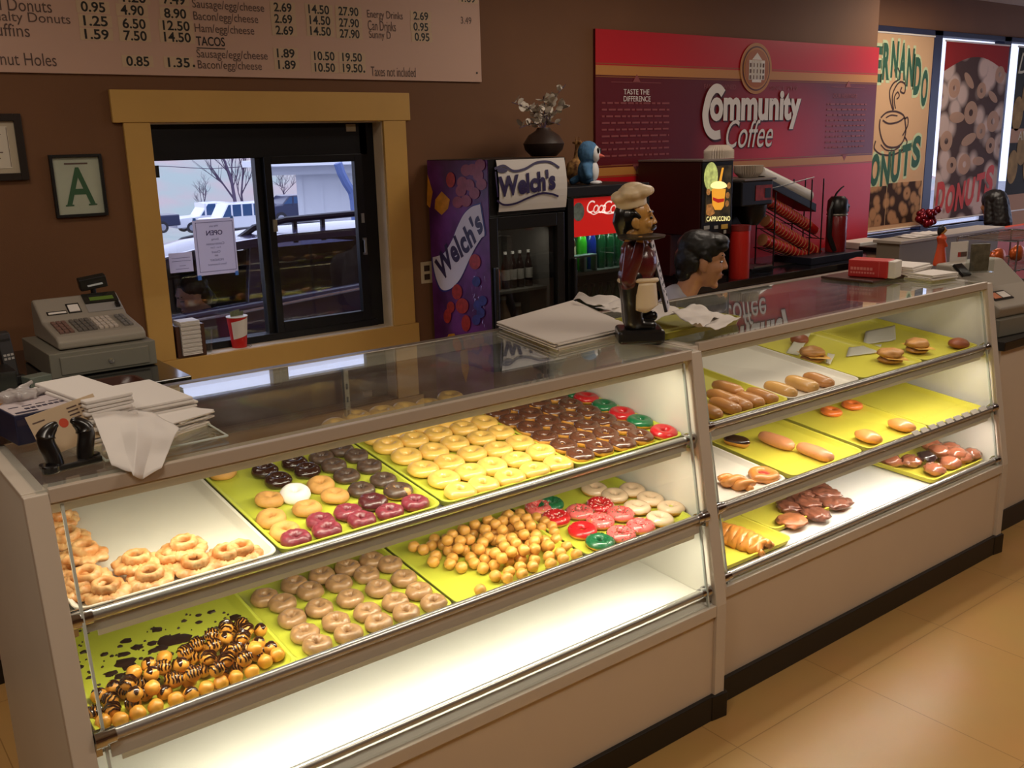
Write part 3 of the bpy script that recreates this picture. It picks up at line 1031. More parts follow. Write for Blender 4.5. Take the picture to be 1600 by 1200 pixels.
# coffee sign
S0, S1, SB, ST = 3.084, WX, 0.95, 2.470
YS = W - 0.02


def sign_mat():
    m = bpy.data.materials.new('red_sign_print')
    m.use_nodes = True
    nt = m.node_tree; b = nt.nodes['Principled BSDF']
    tc = nt.nodes.new('ShaderNodeTexCoord')
    mp = nt.nodes.new('ShaderNodeMapping')
    mp.inputs['Location'].default_value = (-1.50, 0, -0.95); mp.inputs['Scale'].default_value = (0.85, 0, 1.25)
    nt.links.new(tc.outputs['Object'], mp.inputs['Vector'])
    g = nt.nodes.new('ShaderNodeVectorMath'); g.operation = 'LENGTH'
    nt.links.new(mp.outputs[0], g.inputs[0])
    r = nt.nodes.new('ShaderNodeValToRGB')
    e = r.color_ramp.elements
    e[0].position, e[0].color = 0.0, lin((206, 24, 34)) + (1,)
    e[1].position, e[1].color = 0.78, lin((96, 18, 28)) + (1,)
    nt.links.new(g.outputs['Value'], r.inputs['Fac'])
    nt.links.new(r.outputs['Color'], b.inputs['Base Color'])
    b.inputs['Roughness'].default_value = 0.36
    return m


sg = thing('coffee_sign', 'large red Community Coffee wall sign with gold bands and a house medallion', 'sign', (S0, W, SB))
MB().box(S0, YS, SB, S1, W - .001, ST).build('panel', sign_mat(), sg, wrt=sg.location)
m_redband = M('bright_red_print', (190, 22, 34), 0.36)
MB().box(S0, YS - .001, 2.250, S1, YS, ST).box(S0, YS - .001, SB, S1, YS, 1.612).build('red_band', m_redband, sg, wrt=sg.location)
m_gold = M('gold_print', (190, 128, 62), 0.4)
mb = MB()
mb.box(S0, YS - .0022, 2.205, S1, YS - .0002, 2.262).box(S0, YS - .0022, 1.600, S1, YS - .0002, 1.650)
mb.build('gold_band', m_gold, sg, wrt=sg.location)
mb = MB()
for z in (2.193, 2.270, 1.590, 1.658):
    mb.box(S0, YS - .0022, z, S1, YS - .0002, z + .005)
mb.build('gold_line', M('dark_gold_print', (150, 92, 44), 0.4), sg, wrt=sg.location)
mc = Vector((4.597, 0, 2.276))
mb = MB()
mb.disc((mc.x, YS - .006, mc.z), (.172, 0, 0), (0, 0, .170), 48, 0)
mb.disc((mc.x, YS - .0075, mc.z), (.150, 0, 0), (0, 0, .149), 48, 1)
mb.disc((mc.x, YS - .009, mc.z), (.140, 0, 0), (0, 0, .139), 48, 0)
mb.disc((mc.x, YS - .0105, mc.z), (.128, 0, 0), (0, 0, .127), 48, 2)
mb.build('medallion', [m_gold, M('maroon_print', (88, 30, 22), 0.4), M('amber_print', (170, 96, 40), 0.4)], sg, wrt=sg.location, fix=False)
h = MB()
y0 = YS - .012
hw = M('white_print', (232, 226, 220), 0.4)
h.box(mc.x - .085, y0, mc.z - .075, mc.x + .085, y0 + .001, mc.z + .055)
h.prism([(mc.x - .055, mc.z + .058), (mc.x + .055, mc.z + .058), (mc.x, mc.z + .105)], 1, y0, y0 + .001)
h.box(mc.x - .05, y0 - .001, mc.z - .092, mc.x + .05, y0, mc.z - .07)
hb = MB()
for i in range(5):
    for j in range(3):
        x = mc.x - .07 + i * .035; z = mc.z + .022 - j * .04
        hb.box(x - .008, y0 - .002, z - .013, x + .008, y0 - .001, z + .013)
for i in range(6):
    x = mc.x - .045 + i * .018
    h.box(x - .003, y0 - .004, mc.z - .07, x + .003, y0 - .002, mc.z + .055)
h.build('house_print', hw, sg, wrt=sg.location)
hb.build('house_windows_print', M('brown_print', (90, 50, 30), 0.5), sg, wrt=sg.location)


def sgt(mb, t, x0, z0, x1, z1, dy, bold=0.0, shear=0.0, mi=0, grow=0.0):
    y = YS - dy
    fit(mb, t, (x0 - grow, y, z0 - grow), (x1 + grow, y, z0 - grow), (x0 - grow, y, z1 + grow), mi, bold, shear)


wt, dk = MB(), MB()
# the tall opening C, as a thick stroke
cpts = [(4.255, 2.105), (4.215, 2.135), (4.165, 2.135), (4.115, 2.09), (4.085, 2.01), (4.078, 1.96), (4.092, 1.90), (4.125, 1.855), (4.175, 1.832), (4.235, 1.838)]


def stroke(mb, pts, w, y, mi=0):
    n = len(pts)
    L, Rr = [], []
    for i, (x, z) in enumerate(pts):
        a, b = pts[max(i - 1, 0)], pts[min(i + 1, n - 1)]
        d = Vector((b[0] - a[0], b[1] - a[1])).normalized()
        ww = w[i] if isinstance(w, (list, tuple)) else w
        L.append((x - d.y * ww, y, z + d.x * ww)); Rr.append((x + d.y * ww, y, z - d.x * ww))
    for i in range(n - 1):
        mb.quad(L[i], L[i + 1], Rr[i + 1], Rr[i], mi)


def spline(pts, k=6):
    out = []
    n = len(pts)
    for i in range(n - 1):
        p0, p1, p2, p3 = (Vector(pts[max(i - 1, 0)]), Vector(pts[i]), Vector(pts[i + 1]), Vector(pts[min(i + 2, n - 1)]))
        for j in range(k):
            t = j / k
            out.append(tuple(0.5 * ((2 * p1) + (p2 - p0) * t + (2 * p0 - 5 * p1 + 4 * p2 - p3) * t * t + (3 * p1 - p0 - 3 * p2 + p3) * t ** 3)))
    out.append(tuple(pts[-1]))
    return out


cs = spline(cpts)
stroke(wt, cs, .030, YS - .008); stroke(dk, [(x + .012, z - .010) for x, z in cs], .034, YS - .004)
oz = dict(a=at(1107, 203, 1, YS).z, b=at(1107, 141, 1, YS).z)
ox = (at(1108, 170, 1, YS).x, at(1250, 170, 1, YS).x)
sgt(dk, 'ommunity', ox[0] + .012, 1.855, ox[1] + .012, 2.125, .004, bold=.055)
sgt(wt, 'ommunity', ox[0], 1.862, ox[1], 2.132, .008, bold=.04)
cx0, cx1 = at(1133, 220, 1, YS).x, at(1206, 220, 1, YS).x
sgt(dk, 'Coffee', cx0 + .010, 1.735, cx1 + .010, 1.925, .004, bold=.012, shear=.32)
sgt(wt, 'Coffee', cx0, 1.742, cx1, 1.932, .008, bold=.0, shear=.32)
h2 = MB()
for (t, a, b, zc) in (('TASTE THE', 974, 1014, 143), ('DIFFERENCE', 974, 1016, 154)):
    pa, pb2 = at(a, zc, 1, YS), at(b, zc, 1, YS)
    sgt(h2, t, pa.x, pa.z - .017, pb2.x, pa.z + .015, .003)
wt.build('community_coffee_lettering', hw, sg, wrt=sg.location, fix=False)
h2.build('heading_lettering', hw, sg, wrt=sg.location, fix=False)
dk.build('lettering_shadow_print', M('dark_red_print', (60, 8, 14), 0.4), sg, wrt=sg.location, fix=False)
gl = MB()
rd = random.Random(3)
sgt(gl, 'FAMILY OWNED', at(1100, 127, 1, YS).x, 2.135, at(1150, 127, 1, YS).x, 2.165, .003)
sgt(gl, 'SINCE 1919', at(1203, 129, 1, YS).x, 2.135, at(1246, 129, 1, YS).x, 2.165, .003)
for cxp, wd in (((at(994, 190, 1, YS).x), .30), ((at(1322, 190, 1, YS).x), .26)):
    for i in range(9):
        z = 2.035 - i * .040
        x = cxp - wd
        while x < cxp + wd:
            L = rd.uniform(.02, .07)
            gl.box(x, YS - .0032, z, min(x + L, cxp + wd), YS - .0022, z + .011)
            x += L + .014
    for z, s in ((2.165, 1), (1.665, -1)):
        gl.box(cxp - .22, YS - .0032, z - .002, cxp + .22, YS - .0022, z + .002)
        gl.prism([(cxp - .035, z), (cxp + .035, z), (cxp, z + .05 * s)], 1, YS - .0032, YS - .0022)
pa, pb2 = at(1302, 149, 1, YS), at(1339, 149, 1, YS)
sgt(gl, 'OUR HERITAGE', pa.x, 2.085, pb2.x, 2.118, .003)
gl.build('small_lettering', M('rose_print', (140, 66, 66), 0.5), sg, wrt=sg.location, fix=False)

# banners in the storefront
YB = W2 - 0.03
m_ban = M('cream_banner_cloth', (226, 190, 148), 0.8, trans=0.35)
m_green = M('dark_green_print', (38, 86, 62), 0.7)
m_lgreen = M('pale_green_print', (190, 204, 160), 0.7)
m_brownp = M('brown_line_print', (62, 36, 26), 0.7)


def dough_mat(name, c1, c2, c3, sc):
    m = bpy.data.materials.new(name)
    m.use_nodes = True
    nt = m.node_tree; b = nt.nodes['Principled BSDF']
    tc = nt.nodes.new('ShaderNodeTexCoord')
    v = nt.nodes.new('ShaderNodeTexVoronoi'); v.inputs['Scale'].default_value = sc
    nt.links.new(tc.outputs['Object'], v.inputs['Vector'])
    r = nt.nodes.new('ShaderNodeValToRGB')
    e = r.color_ramp.elements
    e[0].position, e[0].color = 0.05, lin(c3) + (1,)
    e[1].position, e[1].color = 0.62, lin(c2) + (1,)
    k = e.new(0.16); k.color = lin(c1) + (1,)
    k = e.new(0.42); k.color = lin(c1) + (1,)
    nt.links.new(v.outputs['Distance'], r.inputs['Fac'])
    nt.links.new(r.outputs['Color'], b.inputs['Base Color'])
    b.inputs['Roughness'].default_value = 0.8
    tr = nt.nodes.new('ShaderNodeBsdfTranslucent'); nt.links.new(r.outputs['Color'], tr.inputs['Color'])
    mx = nt.nodes.new('ShaderNodeMixShader'); mx.inputs[0].default_value = 0.35
    nt.links.new(b.outputs[0], mx.inputs[1]); nt.links.new(tr.outputs[0], mx.inputs[2])
    nt.links.new(mx.outputs[0], nt.nodes['Material Output'].inputs['Surface'])
    return m


def bz(u, v):
    p = at(u, v, 1, YB)
    return p


def banner(label, x0, x1, z0, z1, mat):
    t = thing('window_banner', label, 'banner', ((x0 + x1) / 2, YB, z0), group=None)
    MB().box(x0, YB, z0, x1, YB + .002, z1).build('cloth', mat, t, wrt=t.location)
    rods = MB().cyl((x0 - .01, YB, z1 - .004), (x1 + .01, YB, z1 - .004), .008).cyl((x0 - .01, YB, z0 + .004), (x1 + .01, YB, z0 + .004), .008)
    rods.build('rod', m_white, t, wrt=t.location)
    return t


b1x0, b1x1 = 6.42, bz(1449, 200).x
b1z0, b1z1 = bz(1400, 358).z, bz(1420, 53).z
b1 = banner('cream hanging window banner with green lettering and a coffee cup drawing', b1x0, b1x1, b1z0, b1z1, m_ban)
g, lg = MB(), MB()


def arch_text(word, us, y, z_top, z_bot, mb1, mb2):
    for ch, (ua, ub), zt, zb in zip(word, us, z_top, z_bot):
        xa, xb = ua, ub
        fit(mb2, ch, (xa - .018, y - .001, zb[0] - .025), (xb + .018, y - .001, zb[1] - .025), (xa - .018, y - .001, zt[0] + .025), bold=.07)
        fit(mb1, ch, (xa, y - .003, zb[0]), (xb, y - .003, zb[1]), (xa, y - .003, zt[0]), bold=.045)


wd = (b1x1 - b1x0)
xs = [b1x0 + .03 + wd * 0.118 * i for i in range(8)]
za = [(bz(1370 + 0, 62).z + dz) for dz in (-.10, -.03, .0, .02, .01, -.03, -.10, -.20)]
hh = [.30, .31, .32, .32, .33, .34, .34, .34]
arch_text('FERNANDO', [(x, x + wd * .098) for x in xs], YB, [(z - .02, z) for z in za], [(z - h, z - h) for z, h in zip(za, hh)], g, lg)
xs = [b1x0 + .04 + wd * 0.150 * i for i in range(6)]
zb_ = bz(1400, 283).z
dzs = (.0, -.02, -.02, .0, .05, .12)
arch_text('DONUTS', [(x, x + wd * .128) for x in xs], YB, [(zb_ + d + .26, 0) for d in dzs], [(zb_ + d - .02, zb_ + d) for d in dzs], g, lg)
lg.build('lettering_outline', m_lgreen, b1, wrt=b1.location, fix=False)
g.build('lettering', m_green, b1, wrt=b1.location, fix=False)
cup = MB()


def px_stroke(mb, pts, w):
    q = [bz(u, v) for u, v in pts]
    stroke(mb, spline([(p.x, p.z) for p in q]), w, YB - .002)


px_stroke(cup, [(1375, 186), (1374, 200), (1378, 218), (1386, 229), (1400, 230), (1410, 222), (1415, 205), (1413, 182)], .009)
px_stroke(cup, [(1376, 184), (1385, 176), (1398, 174), (1409, 178), (1412, 184), (1402, 191), (1388, 193), (1379, 188)], .008)
px_stroke(cup, [(1384, 184), (1392, 180), (1402, 181)], .006)
px_stroke(cup, [(1413, 186), (1418, 184), (1418, 196), (1410, 212)], .008)
px_stroke(cup, [(1368, 220), (1366, 232), (1376, 241), (1394, 242), (1410, 234), (1417, 222), (1413, 214)], .008)
px_stroke(cup, [(1376, 226), (1384, 234), (1396, 235), (1406, 229)], .006)
px_stroke(cup, [(1395, 172), (1391, 158), (1390, 142), (1396, 130), (1406, 122), (1403, 107), (1398, 108), (1399, 114)], .008)
px_stroke(cup, [(1396, 172), (1394, 152), (1398, 138), (1406, 128), (1414, 132), (1413, 145), (1407, 143), (1409, 136)], .008)
px_stroke(cup, [(1399, 170), (1397, 154), (1402, 144), (1405, 150), (1401, 155)], .007)
cup.build('cup_drawing', m_brownp, b1, wrt=b1.location, fix=False)
ph = MB()
zt = bz(1400, 289).z
zb2 = b1z0 + .05
ph.box(b1x0 + .05, YB - .0025, zb2, b1x0 + wd * .44, YB - .0005, zt).box(b1x0 + wd * .45, YB - .0025, zb2, b1x1 - .03, YB - .0005, zt + .02)
ph.build('pastry_picture', dough_mat('pastry_print_brown', (206, 158, 112), (70, 44, 30), (120, 76, 50), 9.0), b1, wrt=b1.location)

b2x0, b2x1 = bz(1468, 200).x, bz(1565, 200).x
b2z0, b2z1 = bz(1490, 342).z, bz(1520, 66).z
b2 = banner('tall window banner printed all over with donuts, red DONUTS lettering at its foot', b2x0, b2x1, b2z0, b2z1, dough_mat('pastry_print_pale', (222, 200, 186), (96, 72, 66), (150, 112, 96), 4.2))
r = MB()
zt = bz(1520, 92).z
pts = [(b2x0, b2z1 - .005), (b2x1, b2z1 - .005), (b2x1, zt - .12)]
for i in range(13):
    x = b2x1 + (b2x0 - b2x1) * i / 12
    pts.append((x, zt - .12 + .14 * math.sin(PI * i / 12)))
r.poly([(x, YB - .002, z) for x, z in pts])
r.build('red_header', M('red_print_header', (176, 40, 36), 0.8, trans=.3), b2, wrt=b2.location, fix=False)
r = MB()
w2 = b2x1 - b2x0
for i, (ch, z, hgt) in enumerate(zip('DONUTS', (b2z0 + .06, b2z0 + .05, b2z0 + .07, b2z0 + .10, b2z0 + .13, b2z0 + .18), (.30, .27, .27, .27, .28, .30))):
    x = b2x0 + .02 + i * w2 * .155
    fit(r, ch, (x, YB - .003, z), (x + w2 * .135, YB - .003, z + .02), (x + .02, YB - .003, z + hgt), bold=.05)
r.build('lettering', M('red_lettering_print', (204, 56, 34), 0.7), b2, wrt=b2.location, fix=False)
mb = MB()
dr = random.Random(11)
spots = []
for _ in range(900):
    x, z = dr.uniform(b2x0 + .12, b2x1 - .12), dr.uniform(b2z0 + .5, zt - .10)
    if all((x - a) ** 2 + (z - c) ** 2 > .23 ** 2 for a, c in spots):
        spots.append((x, z))
for i, (x, z) in enumerate(spots):
    R_, an = dr.uniform(.085, .125), dr.uniform(0, PI)
    if i % 3 == 2:
        e1, e2 = Vector((math.cos(an), 0, math.sin(an))) * R_ * 1.2, Vector((-math.sin(an), 0, math.cos(an))) * R_ * .45
        mb.disc((x, YB - .0022, z), e1, e2, 20)
        continue
    q = lambda r, t: (x + r * math.cos(t), YB - .0022, z + r * .86 * math.sin(t))
    for k in range(20):
        a0, a1 = 2 * PI * k / 20, 2 * PI * (k + 1) / 20
        mb.quad(q(R_, a0), q(R_, a1), q(R_ * .3, a1), q(R_ * .3, a0))
mb.build('donut_print', M('pale_dough_print', (214, 176, 150), 0.8, trans=.35), b2, wrt=b2.location, fix=False)

b3x0 = bz(1580, 200).x
b3 = banner('dark window banner with cookie pictures and a tan strip, cut off at right', b3x0, b3x0 + 1.1, b2z0, b2z1, M('dark_banner_cloth', (46, 42, 32), 0.8, trans=.2))
mb = MB()
z1 = bz(1590, 212).z
mb.box(b3x0, YB - .003, z1 - .07, b3x0 + 1.1, YB - .0008, z1 + .07)
zc = bz(1590, 300).z
mb.box(b3x0, YB - .003, zc - .35, b3x0 + 1.1, YB - .0008, zc - .02)
mb.build('tan_strip', M('tan_strip_print', (172, 124, 80), 0.7), b3, wrt=b3.location)
mb = MB()
line_text(mb, 'AND', b3x0 + .16, z1 - .045, .09, YB - .004)
line_text(mb, 'De', b3x0 + .02, bz(1586, 115).z, .20, YB - .004, shear=.3)
mb.build('lettering', M('pale_lettering', (206, 200, 170), 0.7), b3, wrt=b3.location, fix=False)
mb = MB()
for (zc, n) in ((bz(1590, 165).z, 5), (bz(1590, 248).z, 5)):
    for i in range(n):
        x = b3x0 + .10 + i * .17; z = zc + (.1 if i % 2 else -.08)
        mb.disc((x, YB - .003 - .0004 * i, z), (.11, 0, 0), (0, 0, .17), 20)
mb.build('cookie_print', M('cookie_print', (196, 158, 96), 0.8, var=(9, .35), trans=.3), b3, wrt=b3.location, fix=False)

# ------------------------------------------------------------------ purple juice fridge
FX0, FX1, FY0, FY1, FZ = 1.834, 2.333, 0.41, 0.97, 1.738
fr = thing('fridge', 'slim purple-sided juice fridge with a white lettered header, right of the window', 'fridge', (2.08, .69, 0))
L0 = fr.location
m_fr = M('black_fridge_body', (20, 20, 24), 0.4)
mb = MB()
mb.box(FX0 + .002, FY0 + .05, 0, FX0 + .04, FY1, FZ).box(FX1 - .04, FY0 + .05, 0, FX1, FY1, FZ)
mb.box(FX0 + .04, FY1 - .04, 0, FX1 - .04, FY1, FZ).box(FX0 + .04, FY0 + .05, FZ - .26, FX1 - .04, FY1 - .04, FZ)
mb.box(FX0 + .04, FY0 + .05, 0, FX1 - .04, FY1 - .04, .16)
mb.build('body', m_fr, fr, wrt=L0, bevel=.004)
m_in = M('pale_fridge_lining', (120, 116, 110), 0.6)
MB().box(FX0 + .041, FY1 - .052, .16, FX1 - .041, FY1 - .041, FZ - .26).box(FX0 + .0405, FY0 + .08, .16, FX0 + .046, FY1 - .053, FZ - .26).box(FX1 - .046, FY0 + .08, .16, FX1 - .0405, FY1 - .053, FZ - .26).build('lining', m_in, fr, wrt=L0)
zd = 1.452
mb = MB()
mb.box(FX0, FY0, .12, FX0 + .052, FY0 + .045, zd).box(FX1 - .052, FY0, .12, FX1, FY0 + .045, zd)
mb.box(FX0 + .052, FY0, .12, FX1 - .052, FY0 + .045, .19).box(FX0 + .052, FY0, zd - .07, FX1 - .052, FY0 + .045, zd)
door = mb.build('door', m_black, fr, wrt=L0, bevel=.004)
m_fglass = glass_mat('fridge_glass', (0.62, 0.63, 0.62), 0.05)
MB().box(FX0 + .052, FY0 + .02, .19, FX1 - .052, FY0 + .026, zd - .07).build('pane', m_fglass, door, wrt=L0)
MB().box(FX0 + .010, FY0 - .03, .75, FX0 + .03, FY0, 1.2).build('handle', m_black, fr, wrt=L0, bevel=.006)
hd = MB()
hd.surf(lambda u, v: (FX0 + .045 + u * (FX1 - FX0 - .05), FY0 - .008 - .022 * math.sin(PI * (.15 + .85 * v)), 1.478 + v * (FZ - 1.482)), 2, 9)
hd.box(FX0 + .002, FY0, 1.460, FX0 + .045, FY0 + .05, FZ, 1).box(FX0 + .045, FY0 - .006, 1.460, FX1, FY0 + .05, 1.478, 1).box(FX0 + .045, FY0 - .006, FZ - .006, FX1, FY0 + .05, FZ, 1).box(FX0 + .045, FY0 + .03, 1.478, FX1, FY0 + .05, FZ - .006, 1).box(FX1 - .004, FY0 - .01, 1.478, FX1, FY0 + .05, FZ - .006, 1)
header = hd.build('header_sign', [M('white_header_panel', (206, 200, 196), 0.35), m_black], fr, wrt=L0, fix=False)
YH = FY0 - .034
m_purple = M('deep_purple_print', (44, 34, 78), 0.4)
mb = MB()


def hp(u, v, y=None):
    return at(u, v, 1, YH if y is None else y)


def hstroke(mbx, pts, w):
    q = [hp(u, v) for u, v in pts]
    stroke(mbx, spline([(p.x, p.z) for p in q]), w, YH)


a, b2_, c = hp(779, 309), hp(868, 296), hp(779, 275)
fit(mb, "Welch's", a, b2_, c, bold=.045)
hstroke(mb, [(775, 264), (790, 259), (804, 267), (822, 264), (842, 254), (862, 253), (876, 262)], .006)
hstroke(mb, [(777, 313), (788, 320), (806, 318), (826, 309), (846, 302), (862, 303), (873, 307)], .005)
mb.disc(hp(787, 266) + Vector((0, -.001, 0)), (.034, 0, 0), (0, 0, .013), 20)
hstroke(mb, [(776, 268), (776, 285), (778, 308)], .004)
mb.v = [(x, FY0 - .0130 - .022 * math.sin(PI * (.15 + .85 * (z - 1.478) / (FZ - 1.482))), z) for x, y, z in mb.v]
mb.build('lettering', m_purple, header, fix=False)
for ch in header.children:
    ch.data.transform(Matrix.Translation(-L0))
# fruit print on the left side
XS = FX0 - .001


def sp_(u, v, d=0.0):
    return at(u, v, 0, XS - d)


side = MB().box(XS, FY0 + .005, .02, FX0 + .002, FY1 - .005, FZ - .003)
sd = side.build('side_print', M('purple_side_print', (118, 52, 138), 0.4, var=(5, .35), col2=(70, 24, 84)), fr, wrt=L0)


def spoly(mbx, pts, d, mi=0):
    mbx.poly([sp_(u, v, d) for u, v in pts], mi)


top = spline([(676, 402), (684, 400), (694, 395), (706, 376), (714, 356), (724, 336), (736, 324), (747, 320), (750, 319)], 4)
bot = spline([(676, 402), (677, 414), (682, 436), (690, 452), (702, 452), (714, 442), (722, 430), (732, 408), (742, 388), (752, 372), (757, 367), (754, 345), (750, 319)], 4)


def ribbon(mbx, d, grow=0.0):
    cx, cy = 716, 386
    pts = [(cx + (u - cx) * (1 + grow), cy + (v - cy) * (1 + grow * .8)) for u, v in bot + top[::-1][1:-1]]
    spoly(mbx, pts, d)


mb = MB(); ribbon(mb, .002, .05)
mb.build('ribbon_border_print', M('blue_print', (44, 48, 130), 0.4), sd, fix=False)
mb = MB(); ribbon(mb, .003)
mb.build('ribbon_print', M('white_ribbon_print', (222, 220, 236), 0.4), sd, fix=False)
mb = MB()
o_, ex_, ey_ = sp_(692, 444, .004), sp_(756, 357, .004), sp_(678, 408, .004)
fit(mb, "Welch's", o_, ex_, ey_, bold=.04, space=1.06, bend=lambda x, y: (x + .0, y * (1.0 - .12 * x) + .10 * math.sin(2 * PI * x)))
mb.build('lettering', m_purple, sd, fix=False)
grapes, red, yel, blue, spl = MB(), MB(), MB(), MB(), MB()


def fruit(mbx, u, v, ru, rv, d, mi=0):
    mbx.poly([sp_(u + ru * math.cos(2 * PI * i / 18), v + rv * math.sin(2 * PI * i / 18), d) for i in range(18)], mi)


k = 0
for (u, v) in ((728, 266), (738, 265), (747, 274), (752, 288), (733, 289), (722, 285), (720, 298), (741, 302), (715, 316), (728, 314), (750, 258)):
    k += 1
    fruit(grapes, u, v, 8.2, 9.2, .0018 + .0003 * k)
for (u, v, a_, b_) in ((704, 281, 7, 12), (742, 409, 9, 12), (714, 456, 8, 12), (722, 478, 10, 12), (704, 480, 6, 9), (699, 494, 6, 11), (728, 505, 7, 13)):
    k += 1
    fruit(red, u, v, a_, b_, .0018 + .0002 * k)
yel.poly([sp_(u, v, .002) for u, v in ((668, 272), (676, 300), (672, 325), (667, 320))])
yel.poly([sp_(u, v, .0022) for u, v in ((679, 326), (680, 312), (690, 299), (703, 312), (700, 326), (690, 336))])
yel.poly([sp_(u, v, .0022) for u, v in ((697, 530), (701, 522), (710, 521), (714, 530))])
yel.poly([sp_(u, v, .0022) for u, v in ((719, 552), (722, 542), (730, 545), (733, 575), (728, 598), (722, 580))])
for (u, v) in ((744, 440), (746, 477), (751, 489), (744, 500), (754, 470)):
    k += 1
    fruit(blue, u, v, 6.5, 8, .0018 + .0002 * k)
rd = random.Random(4)
for i in range(26):
    u, v = rd.uniform(738, 757), rd.uniform(430, 520)
    spl.poly([sp_(u + rd.uniform(-2, 2), v + rd.uniform(-6, 6), .0035) for _ in range(3)])
for mbx, nm, mt_ in ((grapes, 'grape_print', M('mauve_grape_print', (160, 74, 96), 0.4, var=(30, .25))), (red, 'berry_print', M('red_berry_print', (186, 50, 48), 0.4, var=(40, .4))),
                     (yel, 'peach_print', M('peach_print', (222, 150, 40), 0.4, var=(20, .3))), (blue, 'blueberry_print', M('blueberry_print', (52, 60, 140), 0.4, var=(30, .4))),
                     (spl, 'splash_print', M('pale_violet_print', (170, 160, 220), 0.4))):
    mbx.build(nm, mt_, sd, fix=False)
for ch in sd.children:
    ch.data.transform(Matrix.Translation(-L0))
# shelves and drinks inside
m_wire = M('grey_wire_shelf', (128, 126, 118), 0.5, metal=0.3)
zs = [at(815, 446, 1, .62).z, .72, .30]
for z in zs:
    MB().box(FX0 + .05, FY0 + .1, z - .014, FX1 - .05, FY1 - .06, z).build('shelf', m_wire, fr, wrt=L0)


area('fridge_lamp', ((FX0 + FX1) / 2, FY0 + .07, 1.36), .3, .02, .45, (1.0, .92, .8), (0.5, 0, 0))


def bottle(loc, h, r, liquid, capc, label, group, lab=None, neck=.35):
    t = thing('drink_bottle', label, 'bottle', loc, 0, group)
    MB().lathe([(.002, 0), (r * .92, 0), (r, .01), (r, h * .58), (r * .86, h * .66), (r * neck, h * .86), (r * neck, h * .93), (.002, h * .93)], (0, 0, 0), 16).build('bottle', liquid, t, smooth=True)
    MB().lathe([(.002, h * .925), (r * .42, h * .925), (r * .42, h), (.002, h)], (0, 0, 0), 12).build('cap', capc, t, smooth=True)
    if lab:
        MB().lathe([(r + .0006, h * .24), (r + .0006, h * .52)], (0, 0, 0), 16).build('label_band', lab, t, smooth=True)
    return t


def liq(name, col):
    return M(name, col, 0.12, coat=0.6)


m_or, m_wh = liq('orange_drink', (226, 110, 26)), M('white_plastic', (216, 212, 204), 0.4)
G = 'drinks in the purple fridge'
z = zs[0]
for i, (x, y) in enumerate(((1.93, .58), (1.985, .58), (1.93, .66), (1.985, .66))):
    bottle((x, y, z), .17, .027, m_or, m_wh, ('front left', 'front right', 'rear left', 'rear right')[i] + ' orange juice bottle on the upper shelf of the purple fridge', G)
for i, x in enumerate((2.055, 2.105, 2.155, 2.215)):
    bottle((x, .58, z), .20, .023, liq('dark_cola', (44, 26, 24)), m_wh, ORD[i + 1] + ' dark bottle with pale band, right of the orange juices in the purple fridge', G, M('pale_label', (176, 170, 160), 0.5))
z = zs[1]
for i, (x, h_, l) in enumerate(((1.945, .26, 'white milk bottle'), (2.05, .29, 'tan milk bottle'), (2.15, .24, 'brown drink bottle'))):
    bottle((x, .60, z), h_, .042, M(('milk_white', 'milk_tan', 'milk_brown')[i], ((200, 194, 180), (170, 140, 110), (110, 84, 66))[i], 0.35), m_wh, l + ' on the lower shelf of the purple fridge', G)

# ------------------------------------------------------------------ red and black cola fridge
KX0, KX1, KY0, KY1, KZ = 2.365, 2.985, 0.42, 0.97, 1.578
ck = thing('fridge', 'black glass-door cola fridge with a lit red header, right of the purple fridge', 'fridge', (2.67, .69, 0))
K0 = ck.location
mb = MB()
mb.box(KX0, KY0 + .05, 0, KX0 + .04, KY1, KZ).box(KX1 - .04, KY0 + .05, 0, KX1, KY1, KZ)
mb.box(KX0 + .04, KY1 - .04, 0, KX1 - .04, KY1, KZ).box(KX0 + .04, KY0 + .05, KZ - .06, KX1 - .04, KY1 - .04, KZ).box(KX0 + .04, KY0 + .05, 0, KX1 - .04, KY1 - .04, .14)
mb.box(KX0, KY0, KZ - .055, KX1, KY0 + .05, KZ)
mb.build('body', m_fr, ck, wrt=K0, bevel=.005)
m_in2 = M('pale_green_lining', (150, 176, 168), 0.6)
MB().box(KX0 + .041, KY1 - .05, .14, KX1 - .041, KY1 - .041, KZ - .061).box(KX0 + .0405, KY0 + .08, .14, KX0 + .046, KY1 - .051, KZ - .061).box(KX1 - .046, KY0 + .08, .14, KX1 - .0405, KY1 - .051, KZ - .061).build('lining', m_in2, ck, wrt=K0)
zk0, zk1 = at(890, 372, 1, KY0).z, at(890, 311, 1, KY0).z
mb = MB()
mb.box(KX0, KY0, .10, KX0 + .045, KY0 + .045, KZ - .06).box(KX1 - .045, KY0, .10, KX1, KY0 + .045, KZ - .06)
mb.box(KX0 + .045, KY0, .10, KX1 - .045, KY0 + .045, .17).box(KX0 + .045, KY0, zk1, KX1 - .045, KY0 + .045, KZ - .06)
d2 = mb.build('door', m_black, ck, wrt=K0, bevel=.004)
MB().box(KX0 + .045, KY0 + .02, .17, KX1 - .045, KY0 + .026, zk0).build('pane', m_fglass, d2, wrt=K0)
m_hdr = M('lit_red_sign', (214, 30, 24), 0.4, emit=0.30)
hs = MB().box(KX0 + .045, KY0 + .012, zk0, KX1 - .045, KY0 + .03, zk1).build('header_sign', m_hdr, ck, wrt=K0)
mb = MB()
fit(mb, 'Coca', at(917, 333, 1, KY0 + .01), at(947, 333, 1, KY0 + .01), at(917, 313, 1, KY0 + .01), bold=.0, shear=.35, space=.82)
fit(mb, 'Cola', at(942, 334, 1, KY0 + .01), at(972, 332, 1, KY0 + .01), at(942, 314, 1, KY0 + .01), bold=.0, shear=.35, space=.82)
